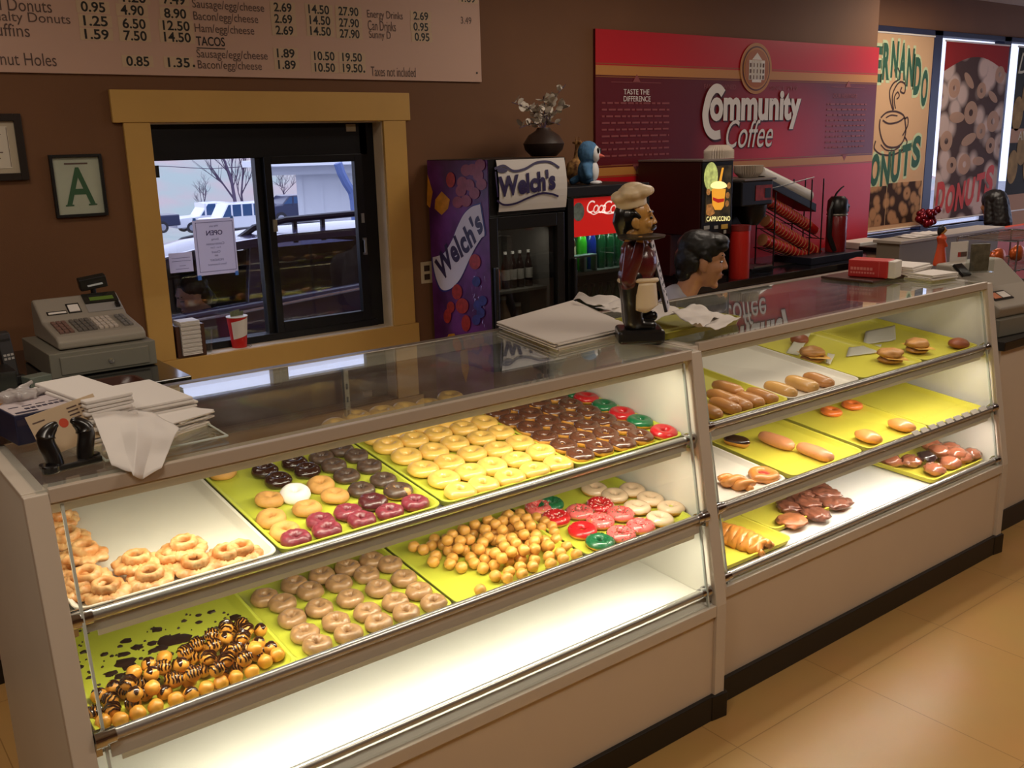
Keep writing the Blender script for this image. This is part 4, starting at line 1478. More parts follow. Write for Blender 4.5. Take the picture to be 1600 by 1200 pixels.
q = [at(u, v, 1, KY0 + .01) for u, v in ((921, 331), (928, 335), (938, 331), (950, 334), (966, 331))]
stroke(mb, spline([(p.x, p.z) for p in q]), .003, KY0 + .01)
mb.build('lettering', M('lit_white_lettering', (250, 226, 220), 0.4, emit=0.4), hs, wrt=K0, fix=False)
mb = MB()
cc = at(904, 331, 1, KY0 + .01)
mb.disc(cc, (.042, 0, 0), (0, 0, .05), 20)
mb.build('ice_print', M('grey_bottle_print', (120, 136, 130), 0.4, var=(40, .5)), hs, wrt=K0, fix=False)
MB().box(KX0 + .02, KY0 - .03, .8, KX0 + .04, KY0, 1.2).build('handle', m_black, ck, wrt=K0, bevel=.006)
zk = at(915, 422, 1, .55).z
zshelf = [zk, zk - .32, zk - .62]
for z in zshelf:
    s_ = MB().box(KX0 + .05, KY0 + .07, z - .02, KX1 - .05, KY1 - .06, z).build('shelf', m_wire, ck, wrt=K0)
lamp = area('fridge_lamp', ((KX0 + KX1) / 2, KY0 + .075, zk0 + .03), .5, .02, 1.1, (0.72, 1.0, 0.88), (0.5, 0, 0))
G = 'bottles in the cola fridge'
caps = M('dark_cap', (30, 30, 34), 0.4)
bl = [(2.445, 'dark_cola', (44, 26, 24), 'dark cola bottle'), (2.515, 'brown_soda', (70, 40, 30), 'brown soda bottle with a cream band'), (2.60, 'lime_soda', (60, 170, 40), 'bright lime-green soda bottle'),
      (2.672, 'blue_soda', (26, 44, 130), 'bright blue soda bottle'), (2.745, 'green_soda', (30, 78, 46), 'first dark green soda bottle'), (2.815, 'green_soda', (30, 78, 46), 'second dark green soda bottle'), (2.885, 'green_soda', (30, 78, 46), 'third dark green soda bottle')]
for x, nm, colr, l in bl:
    bottle((x, .575, zk), .27, .032, liq(nm, colr), caps if 'blue' in l or 'dark cola' in l else m_wh, l + ' on the upper shelf of the cola fridge', G, M('cream_label', (196, 170, 140), 0.5) if 'cream' in l else None)
for i in range(8):
    x = 2.44 + i * .062
    bottle((x, .575, zshelf[1]), .23, .028, liq('dark_cola', 0) if i in (0, 1) else liq('green_soda', 0), caps, ORD[i + 1] + ' bottle from the left on the lower shelf of the cola fridge', G)
rk = MB()
p0, p1 = at(889, 412, 1, .53), at(926, 412, 1, .53)
x0r, x1r, z0r = p0.x, p1.x, zk + .001
rk.box(x0r, .49, z0r, x0r + .012, .535, z0r + .095).box(x1r - .012, .49, z0r, x1r, .535, z0r + .095).box(x0r, .49, z0r + .08, x1r, .535, z0r + .095).box((x0r + x1r) / 2 - .01, .49, z0r, (x0r + x1r) / 2 + .01, .535, z0r + .08)
tag(rk.build('bottle_divider', M('grey_plastic', (150, 160, 158), 0.5), bevel=.004), 'grey plastic bottle divider at the front of the cola fridge shelf', 'shelf divider')

# vase with white leafy stems on the purple fridge
pv = at(850, 243, 1, .72)
vz = FZ
vs = thing('vase', 'dark round vase of white dried leafy stems on top of the purple fridge', 'vase', (pv.x, .72, vz))
MB().lathe([(.002, 0), (.07, 0), (.105, .035), (.115, .07), (.085, .115), (.045, .14), (.036, .155), (.03, .15), (.002, .12)], (0, 0, 0), 28).build('pot', M('dark_clay', (54, 38, 32), 0.45, var=(12, .3)), vs, smooth=True)
st, lf = MB(), MB()
rd = random.Random(21)
m_leaf = M('white_dried_leaf', (214, 204, 190), 0.8, var=(40, .2))
for (u, v, nl) in ((800, 160, 12), (812, 200, 9), (822, 166, 9), (849, 150, 8), (856, 180, 9), (868, 150, 11), (884, 132, 14), (889, 165, 11), (875, 195, 8), (838, 195, 8)):
    e = at(u, v, 1, .72 + rd.uniform(-.08, .08)) - vs.location
    b0 = Vector((0, 0, .14))
    mid = b0.lerp(e, .5) + Vector((0, 0, .03)) + Vector((e.x * -.12, 0, 0))
    pts = [Vector(q) for q in spline([tuple(b0), tuple(mid), tuple(e)], 6)]
    st.tube(pts, .0022, 5)
    for i in range(nl):
        k = rd.uniform(.35, 1)
        c0 = pts[min(int(k * (len(pts) - 1)), len(pts) - 1)]
        d = Vector((rd.uniform(-1, 1), rd.uniform(-1, 1), rd.uniform(-.3, 1))).normalized()
        n_ = d.cross(Vector((rd.uniform(-1, 1), rd.uniform(-1, 1), rd.uniform(-1, 1)))).normalized()
        w_ = d.cross(n_)
        L_ = rd.uniform(.030, .054)
        pts8 = []
        for q in range(8):
            a_ = 2 * PI * q / 8
            pts8.append(c0 + d * L_ * (.55 + .55 * math.cos(a_)) + n_ * L_ * .42 * math.sin(a_) + w_ * .004 * math.cos(2 * a_))
        ctr = c0 + d * L_ * .55 + w_ * .005
        k0 = len(lf.v)
        lf.v += [tuple(p) for p in pts8] + [tuple(ctr)]
        for q in range(8):
            lf.f.append((k0 + q, k0 + (q + 1) % 8, k0 + 8)); lf.m.append(0)
st.build('stems', m_bark, vs, smooth=True)
lf.build('leaves', m_leaf, vs, smooth='all', fix=False)

# soft toys on the cola fridge
pt = at(918, 285, 1, .56)
bd = thing('bird_toy', 'blue and white plush bird with a pink beak on top of the cola fridge', 'soft toy', (pt.x, .56, KZ), -0.95)
hgt = at(918, 219, 1, .56).z - KZ
S = hgt / .25
mb = MB(); mb.ell((0, 0, .075 * S), (.058 * S, .062 * S, .075 * S)); mb.ell((.004 * S, 0, .18 * S), (.062 * S, .062 * S, .068 * S)); mb.cap((0, .05 * S, .10 * S), (.02 * S, .066 * S, .05 * S), .022 * S); mb.cap((0, -.05 * S, .10 * S), (.02 * S, -.066 * S, .05 * S), .022 * S); mb.cap((-.05 * S, 0, .04 * S), (-.09 * S, 0, .02 * S), .02 * S)
blob(mb, 'body', M('blue_plush', (84, 132, 178), 0.9, var=(30, .3), bump=(90, .004)), .006, 3, bd, rough=.002, fr=60)
mb = MB(); mb.ell((.048 * S, 0, .172 * S), (.026 * S, .045 * S, .048 * S)); mb.ell((.040 * S, 0, .075 * S), (.026 * S, .044 * S, .056 * S))
for y in (-1, 1):
    mb.ell((.05 * S, y * .03 * S, .010 * S), (.03 * S, .02 * S, .012 * S))
mb.build('white_plush', M('white_plush', (226, 226, 228), 0.9), bd, smooth=True)
mb = MB(); mb.cap((.070 * S, 0, .162 * S), (.094 * S, 0, .158 * S), .013 * S, .006 * S); mb.build('beak', M('pink_beak', (226, 110, 96), 0.6), bd, smooth=True)
mb = MB()
for y in (-1, 1):
    mb.ell((.068 * S, y * .024 * S, .19 * S), (.008 * S, .009 * S, .017 * S))
mb.build('eyes', m_eye, bd, smooth=True)
pg = at(899, 285, 1, .72)
gf = thing('giraffe_toy', 'brown-spotted plush giraffe standing behind the blue plush bird', 'soft toy', (pg.x, .72, KZ), -0.2)
S = (at(903, 213, 1, .72).z - KZ) / .28
mb = MB()
mb.ell((0, 0, .075 * S), (.062 * S, .05 * S, .075 * S)); mb.cap((.01 * S, 0, .12 * S), (.022 * S, 0, .215 * S), .024 * S, .020 * S); mb.ell((.035 * S, 0, .232 * S), (.036 * S, .027 * S, .026 * S)); mb.ell((.062 * S, 0, .222 * S), (.022 * S, .02 * S, .017 * S))
for y in (-1, 1):
    mb.cap((.02 * S, y * .018 * S, .25 * S), (.015 * S, y * .022 * S, .276 * S), .005 * S); mb.ell((.012 * S, y * .036 * S, .243 * S), (.008 * S, .018 * S, .009 * S)); mb.cap((.04 * S, y * .04 * S, .05 * S), (.075 * S, y * .045 * S, .016 * S), .02 * S)
blob(mb, 'body', M('spotted_plush', (188, 142, 84), 0.9, var=(38, 0), col2=(92, 54, 28), bump=(90, .004)), .0055, 3, gf)
mb = MB(); mb.ell((.058 * S, .021 * S, .240 * S), .005 * S).ell((.058 * S, -.021 * S, .240 * S), .005 * S); mb.build('eyes', m_eye, gf, smooth=True)

# ------------------------------------------------------------------ coffee counter along the back wall
BZ = 0.95
m_blackgran = M('black_granite_top', (22, 21, 24), 0.14, var=(60, .3), coat=.4)
cc = thing('coffee_counter', 'dark-topped back counter under the red coffee sign', 'counter', (4.5, .66, 0))
MB().box(3.05, .32, BZ - .04, 6.02, .985, BZ).build('worktop', m_blackgran, cc, wrt=cc.location, bevel=.004)
MB().box(3.08, .37, .09, 6.0, .985, BZ - .04).build('cabinet', M('dark_wood_cabinet', (60, 34, 24), 0.5, var=(8, .2)), cc, wrt=cc.location)
mb = MB()
for i in range(5):
    mb.box(3.1 + i * .58, .354, .13, 3.64 + i * .58, .37, BZ - .07)
mb.build('door_panel', M('dark_wood_cabinet'), cc, wrt=cc.location, bevel=.004)
MB().box(3.10, .40, 0, 5.98, .98, .09).build('kick', m_kick, cc, wrt=cc.location)

# cappuccino machine
CX0, CX1, CY0, CY1 = at(1098, 253, 1, .40).x, at(1146, 252, 1, .40).x, .40, .94
cz1 = at(1100, 253, 1, .40).z
cm = thing('cappuccino_machine', 'tall dark maroon cappuccino machine with a lit picture front', 'coffee machine', ((CX0 + CX1) / 2, .67, BZ))
C0 = cm.location
m_maroon = M('dark_maroon_metal', (56, 20, 20), 0.4)
MB().box(CX0, CY0 + .012, 1.235, CX1, CY1, cz1).box(CX0, CY0 + .25, BZ + .02, CX1, CY1, 1.235).build('body', m_maroon, cm, wrt=C0, bevel=.006)
MB().box(CX0 - .003, CY0 - .004, cz1, CX1 + .003, CY1, cz1 + .012).build('lid', M('grey_steel', (132, 124, 118), 0.4, metal=.5), cm, wrt=C0, bevel=.003)
MB().box(CX0, CY0, 1.235, CX1, CY0 + .012, cz1).build('front_bezel', m_black, cm, wrt=C0, bevel=.003)
MB().box(CX0 + .01, CY0 + .02, BZ, CX1 - .01, CY1, BZ + .02).box(CX0 + .02, CY0 + .03, BZ + .02, CX1 - .02, CY0 + .24, BZ + .035).build('drip_tray', m_black, cm, wrt=C0)
MB().cyl((CX0 + .09, CY0 + .06, 1.17), (CX0 + .09, CY0 + .06, 1.235), .018).cyl((CX1 - .09, CY0 + .06, 1.17), (CX1 - .09, CY0 + .06, 1.235), .018).build('spout', m_black, cm, wrt=C0, smooth=True)


def cpx(u, v, d):
    return at(u, v, 1, CY0 - d)


pa, pb2 = cpx(1102, 348, .002), cpx(1143, 258, .002)
scr = MB().box(pa.x, CY0 - .003, pa.z, pb2.x, CY0, pb2.z).build('picture_panel', M('lit_picture_dark', (74, 62, 40), 0.3, var=(14, 0), col2=(20, 16, 12), emit=.5), cm, wrt=C0)
m_pg = M('lit_picture_green', (196, 206, 120), 0.3, var=(26, .55), emit=.75)
mb = MB()
mb.disc(cpx(1111, 276, .004), (.062, 0, 0), (0, 0, .085), 24)
mb.build('leaf_print', m_pg, scr, wrt=C0, fix=False)
mb = MB()
mb.poly([cpx(u, v, .0045) for u, v in ((1112, 295), (1134, 295), (1131, 322), (1127, 328), (1117, 328), (1113, 320))])
mb.poly([cpx(u, v, .0045) for u, v in ((1128, 262), (1131, 262), (1126, 290), (1122, 290))])
mb.build('drink_print', M('lit_picture_orange', (232, 160, 50), 0.3, emit=.7), scr, wrt=C0, fix=False)
mb = MB()
mb.poly([cpx(1123 + 13 * math.cos(2 * PI * i / 20), 291 + 8 * math.sin(2 * PI * i / 20) * (1 if i > 10 else .5), .005) for i in range(20)])
mb.build('foam_print', M('lit_picture_cream', (250, 236, 160), 0.3, emit=.9), scr, wrt=C0, fix=False)
mb = MB(); mb.poly([cpx(u, v, .0052) for u, v in ((1114, 308), (1122, 311), (1132, 310), (1131, 315), (1122, 317), (1114, 313))]); mb.build('band_print', M('lit_picture_red', (190, 40, 30), 0.3, emit=.5), scr, wrt=C0, fix=False)
mb = MB(); mb.poly([cpx(u, v, .0046) for u, v in ((1104, 320), (1112, 318), (1117, 333), (1110, 338), (1103, 335))])
for (u, v) in ((1137, 305), (1136, 318), (1139, 290), (1107, 300)):
    mb.disc(cpx(u, v, .0046), (.018, 0, 0), (0, 0, .02), 10)
mb.build('biscuit_print', M('lit_picture_tan', (190, 130, 70), 0.3, var=(60, .5), emit=.5), scr, wrt=C0, fix=False)
mb = MB()
fit(mb, 'CAPPUCCINO', cpx(1104, 346, .006), cpx(1141, 345, .006), cpx(1104, 338.5, .006), bold=.01)
mb.build('lettering', M('lit_picture_cream'), scr, wrt=C0, fix=False)
mb = MB()
for (u, v, w_, h_) in ((1100, 359, .05, .022), (1116, 358, .035, .02)):
    p = cpx(u, v, .003); mb.box(p.x, CY0 - .003, p.z, p.x + w_, CY0 - .001, p.z + h_)
p = cpx(1127, 358, .003); mb.box(p.x, CY0 - .003, p.z, p.x + .06, CY0 - .001, p.z + .028, 1)
p = cpx(1131, 365, .003); mb.box(p.x, CY0 - .003, p.z, p.x + .022, CY0 - .001, p.z + .022)
mb.build('button_panel', [M('grey_buttons', (150, 148, 140), 0.4), M('gold_label', (200, 160, 70), 0.4)], cm, wrt=C0)

# coffee filters: fluted paper cups, nested
m_filter = M('cream_filter_paper', (206, 192, 176), 0.85)


def filter_mesh(r0, r1, h):
    n = 72
    mb = MB()
    vs = []
    for (r, z, a_) in ((r0 * .05, .001, 0), (r0, .001, 0), (r0, 0, 0), (r1, h, .06), (r1 - .001, h, .06), (r0 - .001, .002, 0)):
        for i in range(n):
            t = 2 * PI * i / n
            rr = r * (1 + a_ * (1 if i % 2 else -1))
            vs.append((rr * math.cos(t), rr * math.sin(t), z))
    fs = []
    for j in range(5):
        for i in range(n):
            fs.append((j * n + i, j * n + (i + 1) % n, (j + 1) * n + (i + 1) % n, (j + 1) * n + i))
    mb.add(vs, fs)
    return mb.mesh('coffee_filter', m_filter, smooth=False)


fm = filter_mesh(.06, .092, .036)


def filters(c, n, dz, flip, where, group, tilt=0.0):
    for i in range(n):
        o = bpy.data.objects.new('coffee_filter', fm)
        COL.objects.link(o)
        o.location = c + Vector((tilt * i * .5, 0, (n - 1 - i) * dz + (.036 if flip else 0)))
        o.rotation_euler = (PI if flip else 0, tilt, i * .7)
        tag(o, ORD[i + 1] + ' from the top of the pale fluted coffee filters ' + where, 'coffee filter', group)


pf = at(1123, 250, 1, .60)
filters(Vector((pf.x, .60, cz1 + .012)), 6, .009, True, 'on the cappuccino machine', 'filters on the cappuccino machine')

# brewer right of it
bx = at(1172, 300, 1, .52).x
bw = thing('coffee_brewer', 'black coffee brewer with a hanging filter basket, right of the cappuccino machine', 'coffee brewer', (bx, .55, BZ))
zt = at(1172, 283, 1, .46).z - BZ
p = at(1146, 300, 1, .46); q = at(1195, 300, 1, .46)
hw_ = (q.x - p.x) / 2
zh = at(1172, 322, 1, .46).z - BZ
MB().box(-hw_, -.09, zh, hw_, .30, zt).build('head', m_black, bw, bevel=.008)
MB().box(-hw_ + .02, -.095, zt, hw_ + .03, .25, zt + .014).build('lid', M('grey_steel'), bw, bevel=.003)
MB().box(-.02, .10, .02, .10, .28, zh).box(-hw_ * .9, .16, .02, -.02, .30, zh).build('column', m_black, bw, bevel=.006)
MB().lathe([(.002, zh - .135), (.055, zh - .13), (.095, zh - .07), (.105, zh), (.002, zh)], (.05, 0, 0), 24).build('basket', m_black, bw, smooth=True)
MB().tube([(.05 + .095 * math.cos(a), .0 + .1 * math.sin(a), zh - .075) for a in [(-.9 + 1.5 * i / 10) for i in range(11)]], .006, 6).build('basket_handle', m_chrome, bw, smooth=True)
MB().box(-hw_, -.10, 0, hw_ + .02, .30, .02).box(-.06, -.11, .02, hw_ + .01, .08, .034).build('base', m_black, bw, bevel=.003)
MB().box(-.03, -.112, .034, hw_, -.10, .044).build('drip_edge', m_satin, bw)
lbp = MB().box(-.02, -.093, zh + .03, hw_ - .01, -.09, zt - .03).build('label_panel', M('red_label', (150, 38, 30), 0.5, var=(30, .5)), bw)
MB().box(.07, -.095, zh + .045, .13, -.0925, zt - .05).build('switch', m_black, bw)
pc_ = at(1155, 412, 1, .39)
can = thing('coffee_canister', 'red cylindrical canister behind the employee, left of the brewer column', 'canister', (pc_.x, .39, BZ))
hcn = at(1155, 352, 1, .39).z - BZ
MB().lathe([(.002, 0), (.062, 0), (.064, .004), (.064, hcn - .03), (.002, hcn - .03)], (0, 0, 0), 28).build('tin', M('red_tin', (176, 34, 28), 0.3), can, smooth=True)
MB().lathe([(.002, hcn - .032), (.066, hcn - .032), (.066, hcn), (.002, hcn)], (0, 0, 0), 28).build('lid', M('dark_red_lid', (110, 26, 24), 0.4), can, smooth=True)
pf = at(1166, 272, 1, .60)
filters(Vector((pf.x + .02, .60, BZ + zt + .016)), 6, .008, False, 'on the black brewer', 'filters on the black brewer')

# cup rack with three sloping rows of nested cups
RY = .62
rk = thing('cup_rack', 'black wire cup rack holding three sloping rows of red cups', 'cup rack', (at(1235, 400, 1, RY).x, RY, BZ))
R0 = rk.location


def rp(u, v, dy=0.0):
    return at(u, v, 1, RY + dy)


rows = [((1198, 308), (1268, 358)), ((1197, 352), (1276, 398)), ((1193, 382), (1276, 408))]
rows = [(rp(1196, 312), rp(1274, 360)), (rp(1196, 345), rp(1284, 400)), (rp(1192, 375), rp(1284, 429 - 20))]
mb = MB()
xl, xr = rp(1195, 300).x, rp(1272, 300).x
for dy in (-.075, .075):
    for x in (xl + .02, rp(1254, 300).x, xr):
        mb.cyl((x, RY + dy, BZ), (x, RY + dy, rp(1254, 280).z if x > xl + .1 else rp(1200, 300).z), .005, n=8)
    mb.tube([rp(1200, 296, dy), rp(1272, 277, dy)], .004, 6)
for x in (xl + .02, xr):
    mb.cyl((x, RY - .075, BZ + .012), (x, RY + .075, BZ + .012), .005, n=8)
mb.box(xl + .02, RY - .08, BZ, xr, RY + .08, BZ + .008)
for a, b in rows:
    d = (b - a)
    for dy in (-.03, .03):
        mb.tube([a + Vector((-.01, dy, -.058)), b + Vector((0, dy, -.050))], .0035, 6)
    for k in (0, .5, 1):
        c_ = a.lerp(b, k) + Vector((0, 0, -.055))
        mb.tube([c_ + Vector((0, -.075, 0)), c_ + Vector((0, .075, 0))], .0035, 6)
mb.build('wire_frame', m_black, rk, wrt=R0, smooth=True)
tro = MB()
a, b = rp(1180, 268), rp(1262, 312)
tro.obox((a + b) / 2 + Vector((0, 0, -.055)), (b - a) / 2, (0, .075, 0), (0, 0, .028))
tro.build('sleeve_trough', m_black, rk, wrt=R0, bevel=.004)
m_cup, m_rim, m_base = M('red_paper_cup', (196, 30, 26), 0.4), M('tan_cup_rim', (186, 126, 84), 0.5), M('pale_cup_base', (226, 206, 190), 0.6)


def cup_meshes():
    h, r0, r1 = .118, .029, .041
    b = MB().lathe([(r0 - .002, .004), (r0, 0), (r1, h), (r1 - .0015, h), (r0 - .002, .006)], (0, 0, 0), 24).mesh('cup', m_cup, smooth=True)
    rr = MB().lathe([(r1 - .001, h - .002), (r1 + .0014, h - .0015), (r1 + .0014, h + .0015), (r1 - .001, h + .0015)], (0, 0, 0), 24).mesh('rim', m_rim, smooth=True)
    bb = MB().lathe([(.001, .003), (r0 - .003, .003), (r0 - .001, -.0006), (r0 + .0006, -.0006), (r0 + .0006, .004)], (0, 0, 0), 24).mesh('base', m_base, smooth=True)
    lg = MB()
    for i in range(5):
        t = -.35 + .17 * i
        lg.box(r0 + .0052, -.012 + i * .005, .045, r0 + .0058, -.009 + i * .005, .058)
    return b, rr, bb, lg.mesh('logo', M('pale_cup_logo', (226, 190, 180), 0.5))


cupm = cup_meshes()
for ri, (a, b) in enumerate(rows):
    d = (b - a).normalized()
    q = Vector((0, 0, -1)).rotation_difference(d)
    n = (17, 17, 15)[ri]
    pit = ((b - a).length - .125) / (n - 1)
    for i in range(n):
        base = b - d * (pit * i + (.012 if i else 0))
        o = thing('paper_cup', ORD[i + 1] + ' red paper cup from the low end of the ' + ('top', 'middle', 'bottom')[ri] + ' row in the cup rack', 'cup', base, 0, 'red cups nested in the rack')
        o.rotation_mode = 'QUATERNION'
        o.rotation_quaternion = q
        for me, nm in zip(cupm[:3], ('cup', 'rim', 'base')):
            c = bpy.data.objects.new(nm, me); COL.objects.link(c); c.parent = o
a, b = rp(1186, 270), rp(1262, 307)
rl = thing('lid_sleeve', 'white plastic sleeve of cup lids lying in the sloping top trough of the cup rack', 'lid sleeve', (a + b) / 2)
MB().cyl(a, b, .047, n=28).build('sleeve', M('white_plastic'), rl, wrt=rl.location, smooth=True)
mb = MB()
d = (b - a).normalized()
for i in range(4):
    mb.cyl(b + d * (.004 * i), b + d * (.004 * i + .003), .044 - .002 * i, n=28)
mb.build('lid', M('white_lid', (236, 232, 228), 0.4), rl, wrt=rl.location)

# pump pot on a black tray box
pa = at(1308, 404, 1, .52)
bxh = at(1290, 408, 1, .45).z - BZ
tb = tag(MB().box(at(1262, 410, 1, .45).x, .42, BZ, at(1342, 410, 1, .45).x, .74, BZ + max(bxh, .05)).build('sugar_box', M('navy_black_box', (26, 28, 40), 0.4), bevel=.004), 'low dark navy box under the red and black pump pot', 'box')
pz = BZ + max(bxh, .05)
ap = thing('pump_pot', 'black and red coffee pump pot with a lever, right of the cup rack', 'pump pot', (pa.x, .54, pz), 0.0)
hp_ = at(1308, 306, 1, .54).z - pz
MB().lathe([(.002, 0), (.068, 0), (.072, .01), (.072, hp_ * .62), (.06, hp_ * .68), (.002, hp_ * .68)], (0, 0, 0), 28).build('body', M('dark_red_enamel', (120, 22, 24), 0.25), ap, smooth=True)
mb = MB().lathe([(.002, hp_ * .66), (.066, hp_ * .66), (.074, hp_ * .74), (.07, hp_ * .92), (.045, hp_ * .99), (.002, hp_)], (0, 0, 0), 28)
mb.cap((.05, 0, hp_ * .86), (.12, 0, hp_ * .80), .026, .018); mb.cyl((.118, 0, hp_ * .80), (.122, 0, hp_ * .70), .012)
mb.build('pump_head', m_black, ap, smooth=True)
MB().tube([(-.05, -.03, 0.01), (-.085, 0, hp_ * .3), (-.085, 0, hp_ * .75), (-.05, 0, hp_ * .9)], .02, 8).build('back_handle', m_black, ap, smooth=True)
MB().tube([(-.05, 0, hp_ * .95), (-.02, 0, hp_ * 1.05), (.03, 0, hp_ * 1.13), (.06, 0, hp_ * 1.16)], [.008, .007, .006, .005], 8).build('lever', m_black, ap, smooth=True)
MB().lathe([(.0735, hp_ * .655), (.0755, hp_ * .67), (.0735, hp_ * .685)], (0, 0, 0), 28).build('ring', m_satin, ap, smooth=True)
# papers and trays further right on the back counter
p = at(1385, 392, 2, BZ + .06)
for i, (l, c_) in enumerate((('flat black tray leaning at the right end of the coffee counter', m_black), ('white lidded box at the right end of the coffee counter', m_white))):
    x = 5.55 + i * .05; y = .50 + i * .22
    o = tag(MB().box(x, y, BZ + .0005, x + .38, y + .2, BZ + (.03 if i == 0 else .05)).build('service_tray' if i == 0 else 'lidded_box', c_, bevel=.004), l, 'tray' if i == 0 else 'box')

# ------------------------------------------------------------------ counter with the cash register, left
RZ = 1.0
rc = thing('register_counter', 'dark-topped service counter under the cash register, left of the window', 'counter', (-1.0, .5, 0))
MB().box(-3.2, -.03, RZ - .04, .103, .975, RZ).build('worktop', m_blackgran, rc, wrt=rc.location, bevel=.004)
MB().box(-3.2, .0, .09, .085, .975, RZ - .04).build('front_panel', M('tan_brown_panel', (150, 118, 96), 0.5, var=(2, .06)), rc, wrt=rc.location)
MB().box(-3.2, -.006, 0, .085, .97, .09).build('kick', m_kick, rc, wrt=rc.location)

reg = thing('cash_register', 'grey cash register on its cash drawer, left of the drive-through window', 'cash register', (-.320, .252, RZ))
m_reg = M('warm_grey_plastic', (150, 142, 130), 0.5, bump=(300, .0006))
m_regd = M('grey_drawer_metal', (122, 118, 106), 0.45)
RW = .390
MB().box(0, .006, .004, RW, .46, .098).build('drawer_case', m_regd, reg, bevel=.003)
dr = MB().box(.035, -.002, .014, RW - .03, .01, .082).build('drawer_front', m_regd, reg, bevel=.003)
MB().cyl((RW / 2 + .02, -.008, .045), (RW / 2 + .02, 0, .045), .010, n=20).build('lock', m_chrome, dr, smooth=True)
prof = [(.04, .102), (.04, .132), (.07, .148), (.27, .178), (.285, .190), (.385, .252), (.41, .252), (.43, .23), (.44, .102)]
BX0, BX1 = .045, .370
MB().prism(prof, 0, BX0, BX1).build('body', m_reg, reg, bevel=.009, seg=3)


def onslope(mb, x0, x1, t0, t1, d, a=(.07, .148), b=(.27, .178), mi=0):
    """a plate standing d proud of the sloping face between profile points a and b; t runs up the slope"""
    ay, az = a; by, bz_ = b
    n = Vector((0, -(bz_ - az), by - ay)).normalized()
    P = lambda t: Vector((0, ay + (by - ay) * t, az + (bz_ - az) * t))
    c = (P(t0) + P(t1)) / 2 + Vector(((x0 + x1) / 2, 0, 0)) + n * d / 2
    mb.obox(c, ((x1 - x0) / 2, 0, 0), (P(t1) - P(t0)) / 2, n * d / 2, mi)


keys = [MB(), MB(), MB(), MB()]
for (x0, nx, k) in ((.055, 3, 0), (.128, 4, 1), (.215, 4, 2), (.318, 2, 3)):
    for i in range(nx):
        for j in range(4):
            x = x0 + i * .0205
            x = .045 + (x - .028) * .91
            onslope(keys[k], x, x + .015, .14 + j * .19, .14 + j * .19 + .15, .009)
for k, (nm, colr) in enumerate((('department_keys', (122, 92, 82)), ('grey_keys', (104, 98, 92)), ('number_keys', (196, 184, 172)), ('function_keys', (118, 114, 110)))):
    keys[k].build(nm, M('key_' + nm, colr, 0.5), reg, bevel=.0015)
U0, U1 = (.285, .190), (.385, .252)
mb = MB(); onslope(mb, .228, .362, .50, 1.02, .006, U0, U1)
dsp = mb.build('display_window', M('dark_display', (40, 40, 36), 0.15), reg, bevel=.002)
mb = MB(); onslope(mb, .252, .345, .60, .78, .0075, U0, U1)
mb.build('display_digits', M('green_display', (88, 110, 44), 0.3, emit=.12), dsp)
mb = MB(); onslope(mb, .228, .362, .04, .48, .003, U0, U1)
pl = mb.build('name_plate', M('silver_plate', (168, 166, 164), 0.35, metal=.3), reg, bevel=.002)
mb = MB(); onslope(mb, .338, .356, .14, .36, .016, U0, U1)
mb.build('key_switch', m_black, reg, bevel=.003)
mb = MB(); onslope(mb, .075, .150, .12, .30, .0022, U0, U1); onslope(mb, .155, .205, .12, .62, .0022, U0, U1)
mb.build('printer_slot', m_black, reg)
mb = MB(); onslope(mb, .08, .147, .15, .24, .004, U0, U1); onslope(mb, .160, .200, .16, .52, .006, U0, U1)
mb.build('receipt_paper', m_paper, reg)
mb = MB().cyl((.285, .405, .24), (.285, .405, .285), .011)
mb.obox((.285, .405, .300), (.054, 0, .006), (0, .018, .004), (-.003, 0, .024))
cd = mb.build('customer_display', m_black, reg, bevel=.004)
mb = MB(); mb.obox((.290, .384, .291), (.030, 0, .0035), (0, .0015, .0005), (-.001, 0, .003)); mb.build('display_digits', M('pale_digits', (200, 206, 210), 0.4), cd)
mb = MB().tube([(.368, .36, .17), (.40, .36, .15), (.43, .37, .07), (.45, .38, .0)], .004, 6)
mb.build('power_cord', m_black, reg, smooth=True)

# cordless phone and small clear box on the counter left of the register
p = at(26, 580, 2, RZ)
ph = thing('cordless_phone', 'dark cordless phone standing upright in its cradle, left of the cash register', 'phone', (-.445, .30, RZ), .35)
MB().box(-.035, -.03, 0, .035, .04, .035).build('cradle', m_black, ph, bevel=.005)
hs_ = MB(); hs_.obox((0, .012, .112), (.025, 0, 0), (0, .012, .003), (0, .014, .082)); hset = hs_.build('handset', M('charcoal_plastic', (44, 40, 40), 0.4), ph, bevel=.006)
kb = MB()
for i in range(3):
    for j in range(4):
        kb.obox((-.014 + i * .014, -.004 + j * .0018, .07 + j * .0135), (.005, 0, 0), (0, .002, 0), (0, .0006, .004))
kb.build('keypad', M('pale_keys', (168, 162, 156), 0.5), hset)
kb = MB(); kb.obox((0, .010, .155), (.018, 0, 0), (0, .002, 0), (0, .002, .014)); kb.build('screen', m_black, hset)
bxx = thing('clear_box', 'small grey-green clear plastic box below the cordless phone', 'box', (-.40, .105, RZ), .3)
MB().box(-.04, -.03, 0, .04, .03, .062).build('box', M('grey_green_plastic', (110, 118, 108), 0.3), bxx, bevel=.003)
MB().box(-.036, -.032, .012, .036, -.030, .016).build('rim_line', m_satin, bxx)
p = at(5, 575, 2, RZ)
tag(MB().box(-.62, .05, 0, -.47, .2, .10).build('black_box', m_black, loc=(0, 0, RZ), bevel=.004), 'black box at the left edge, beside the cordless phone', 'box')

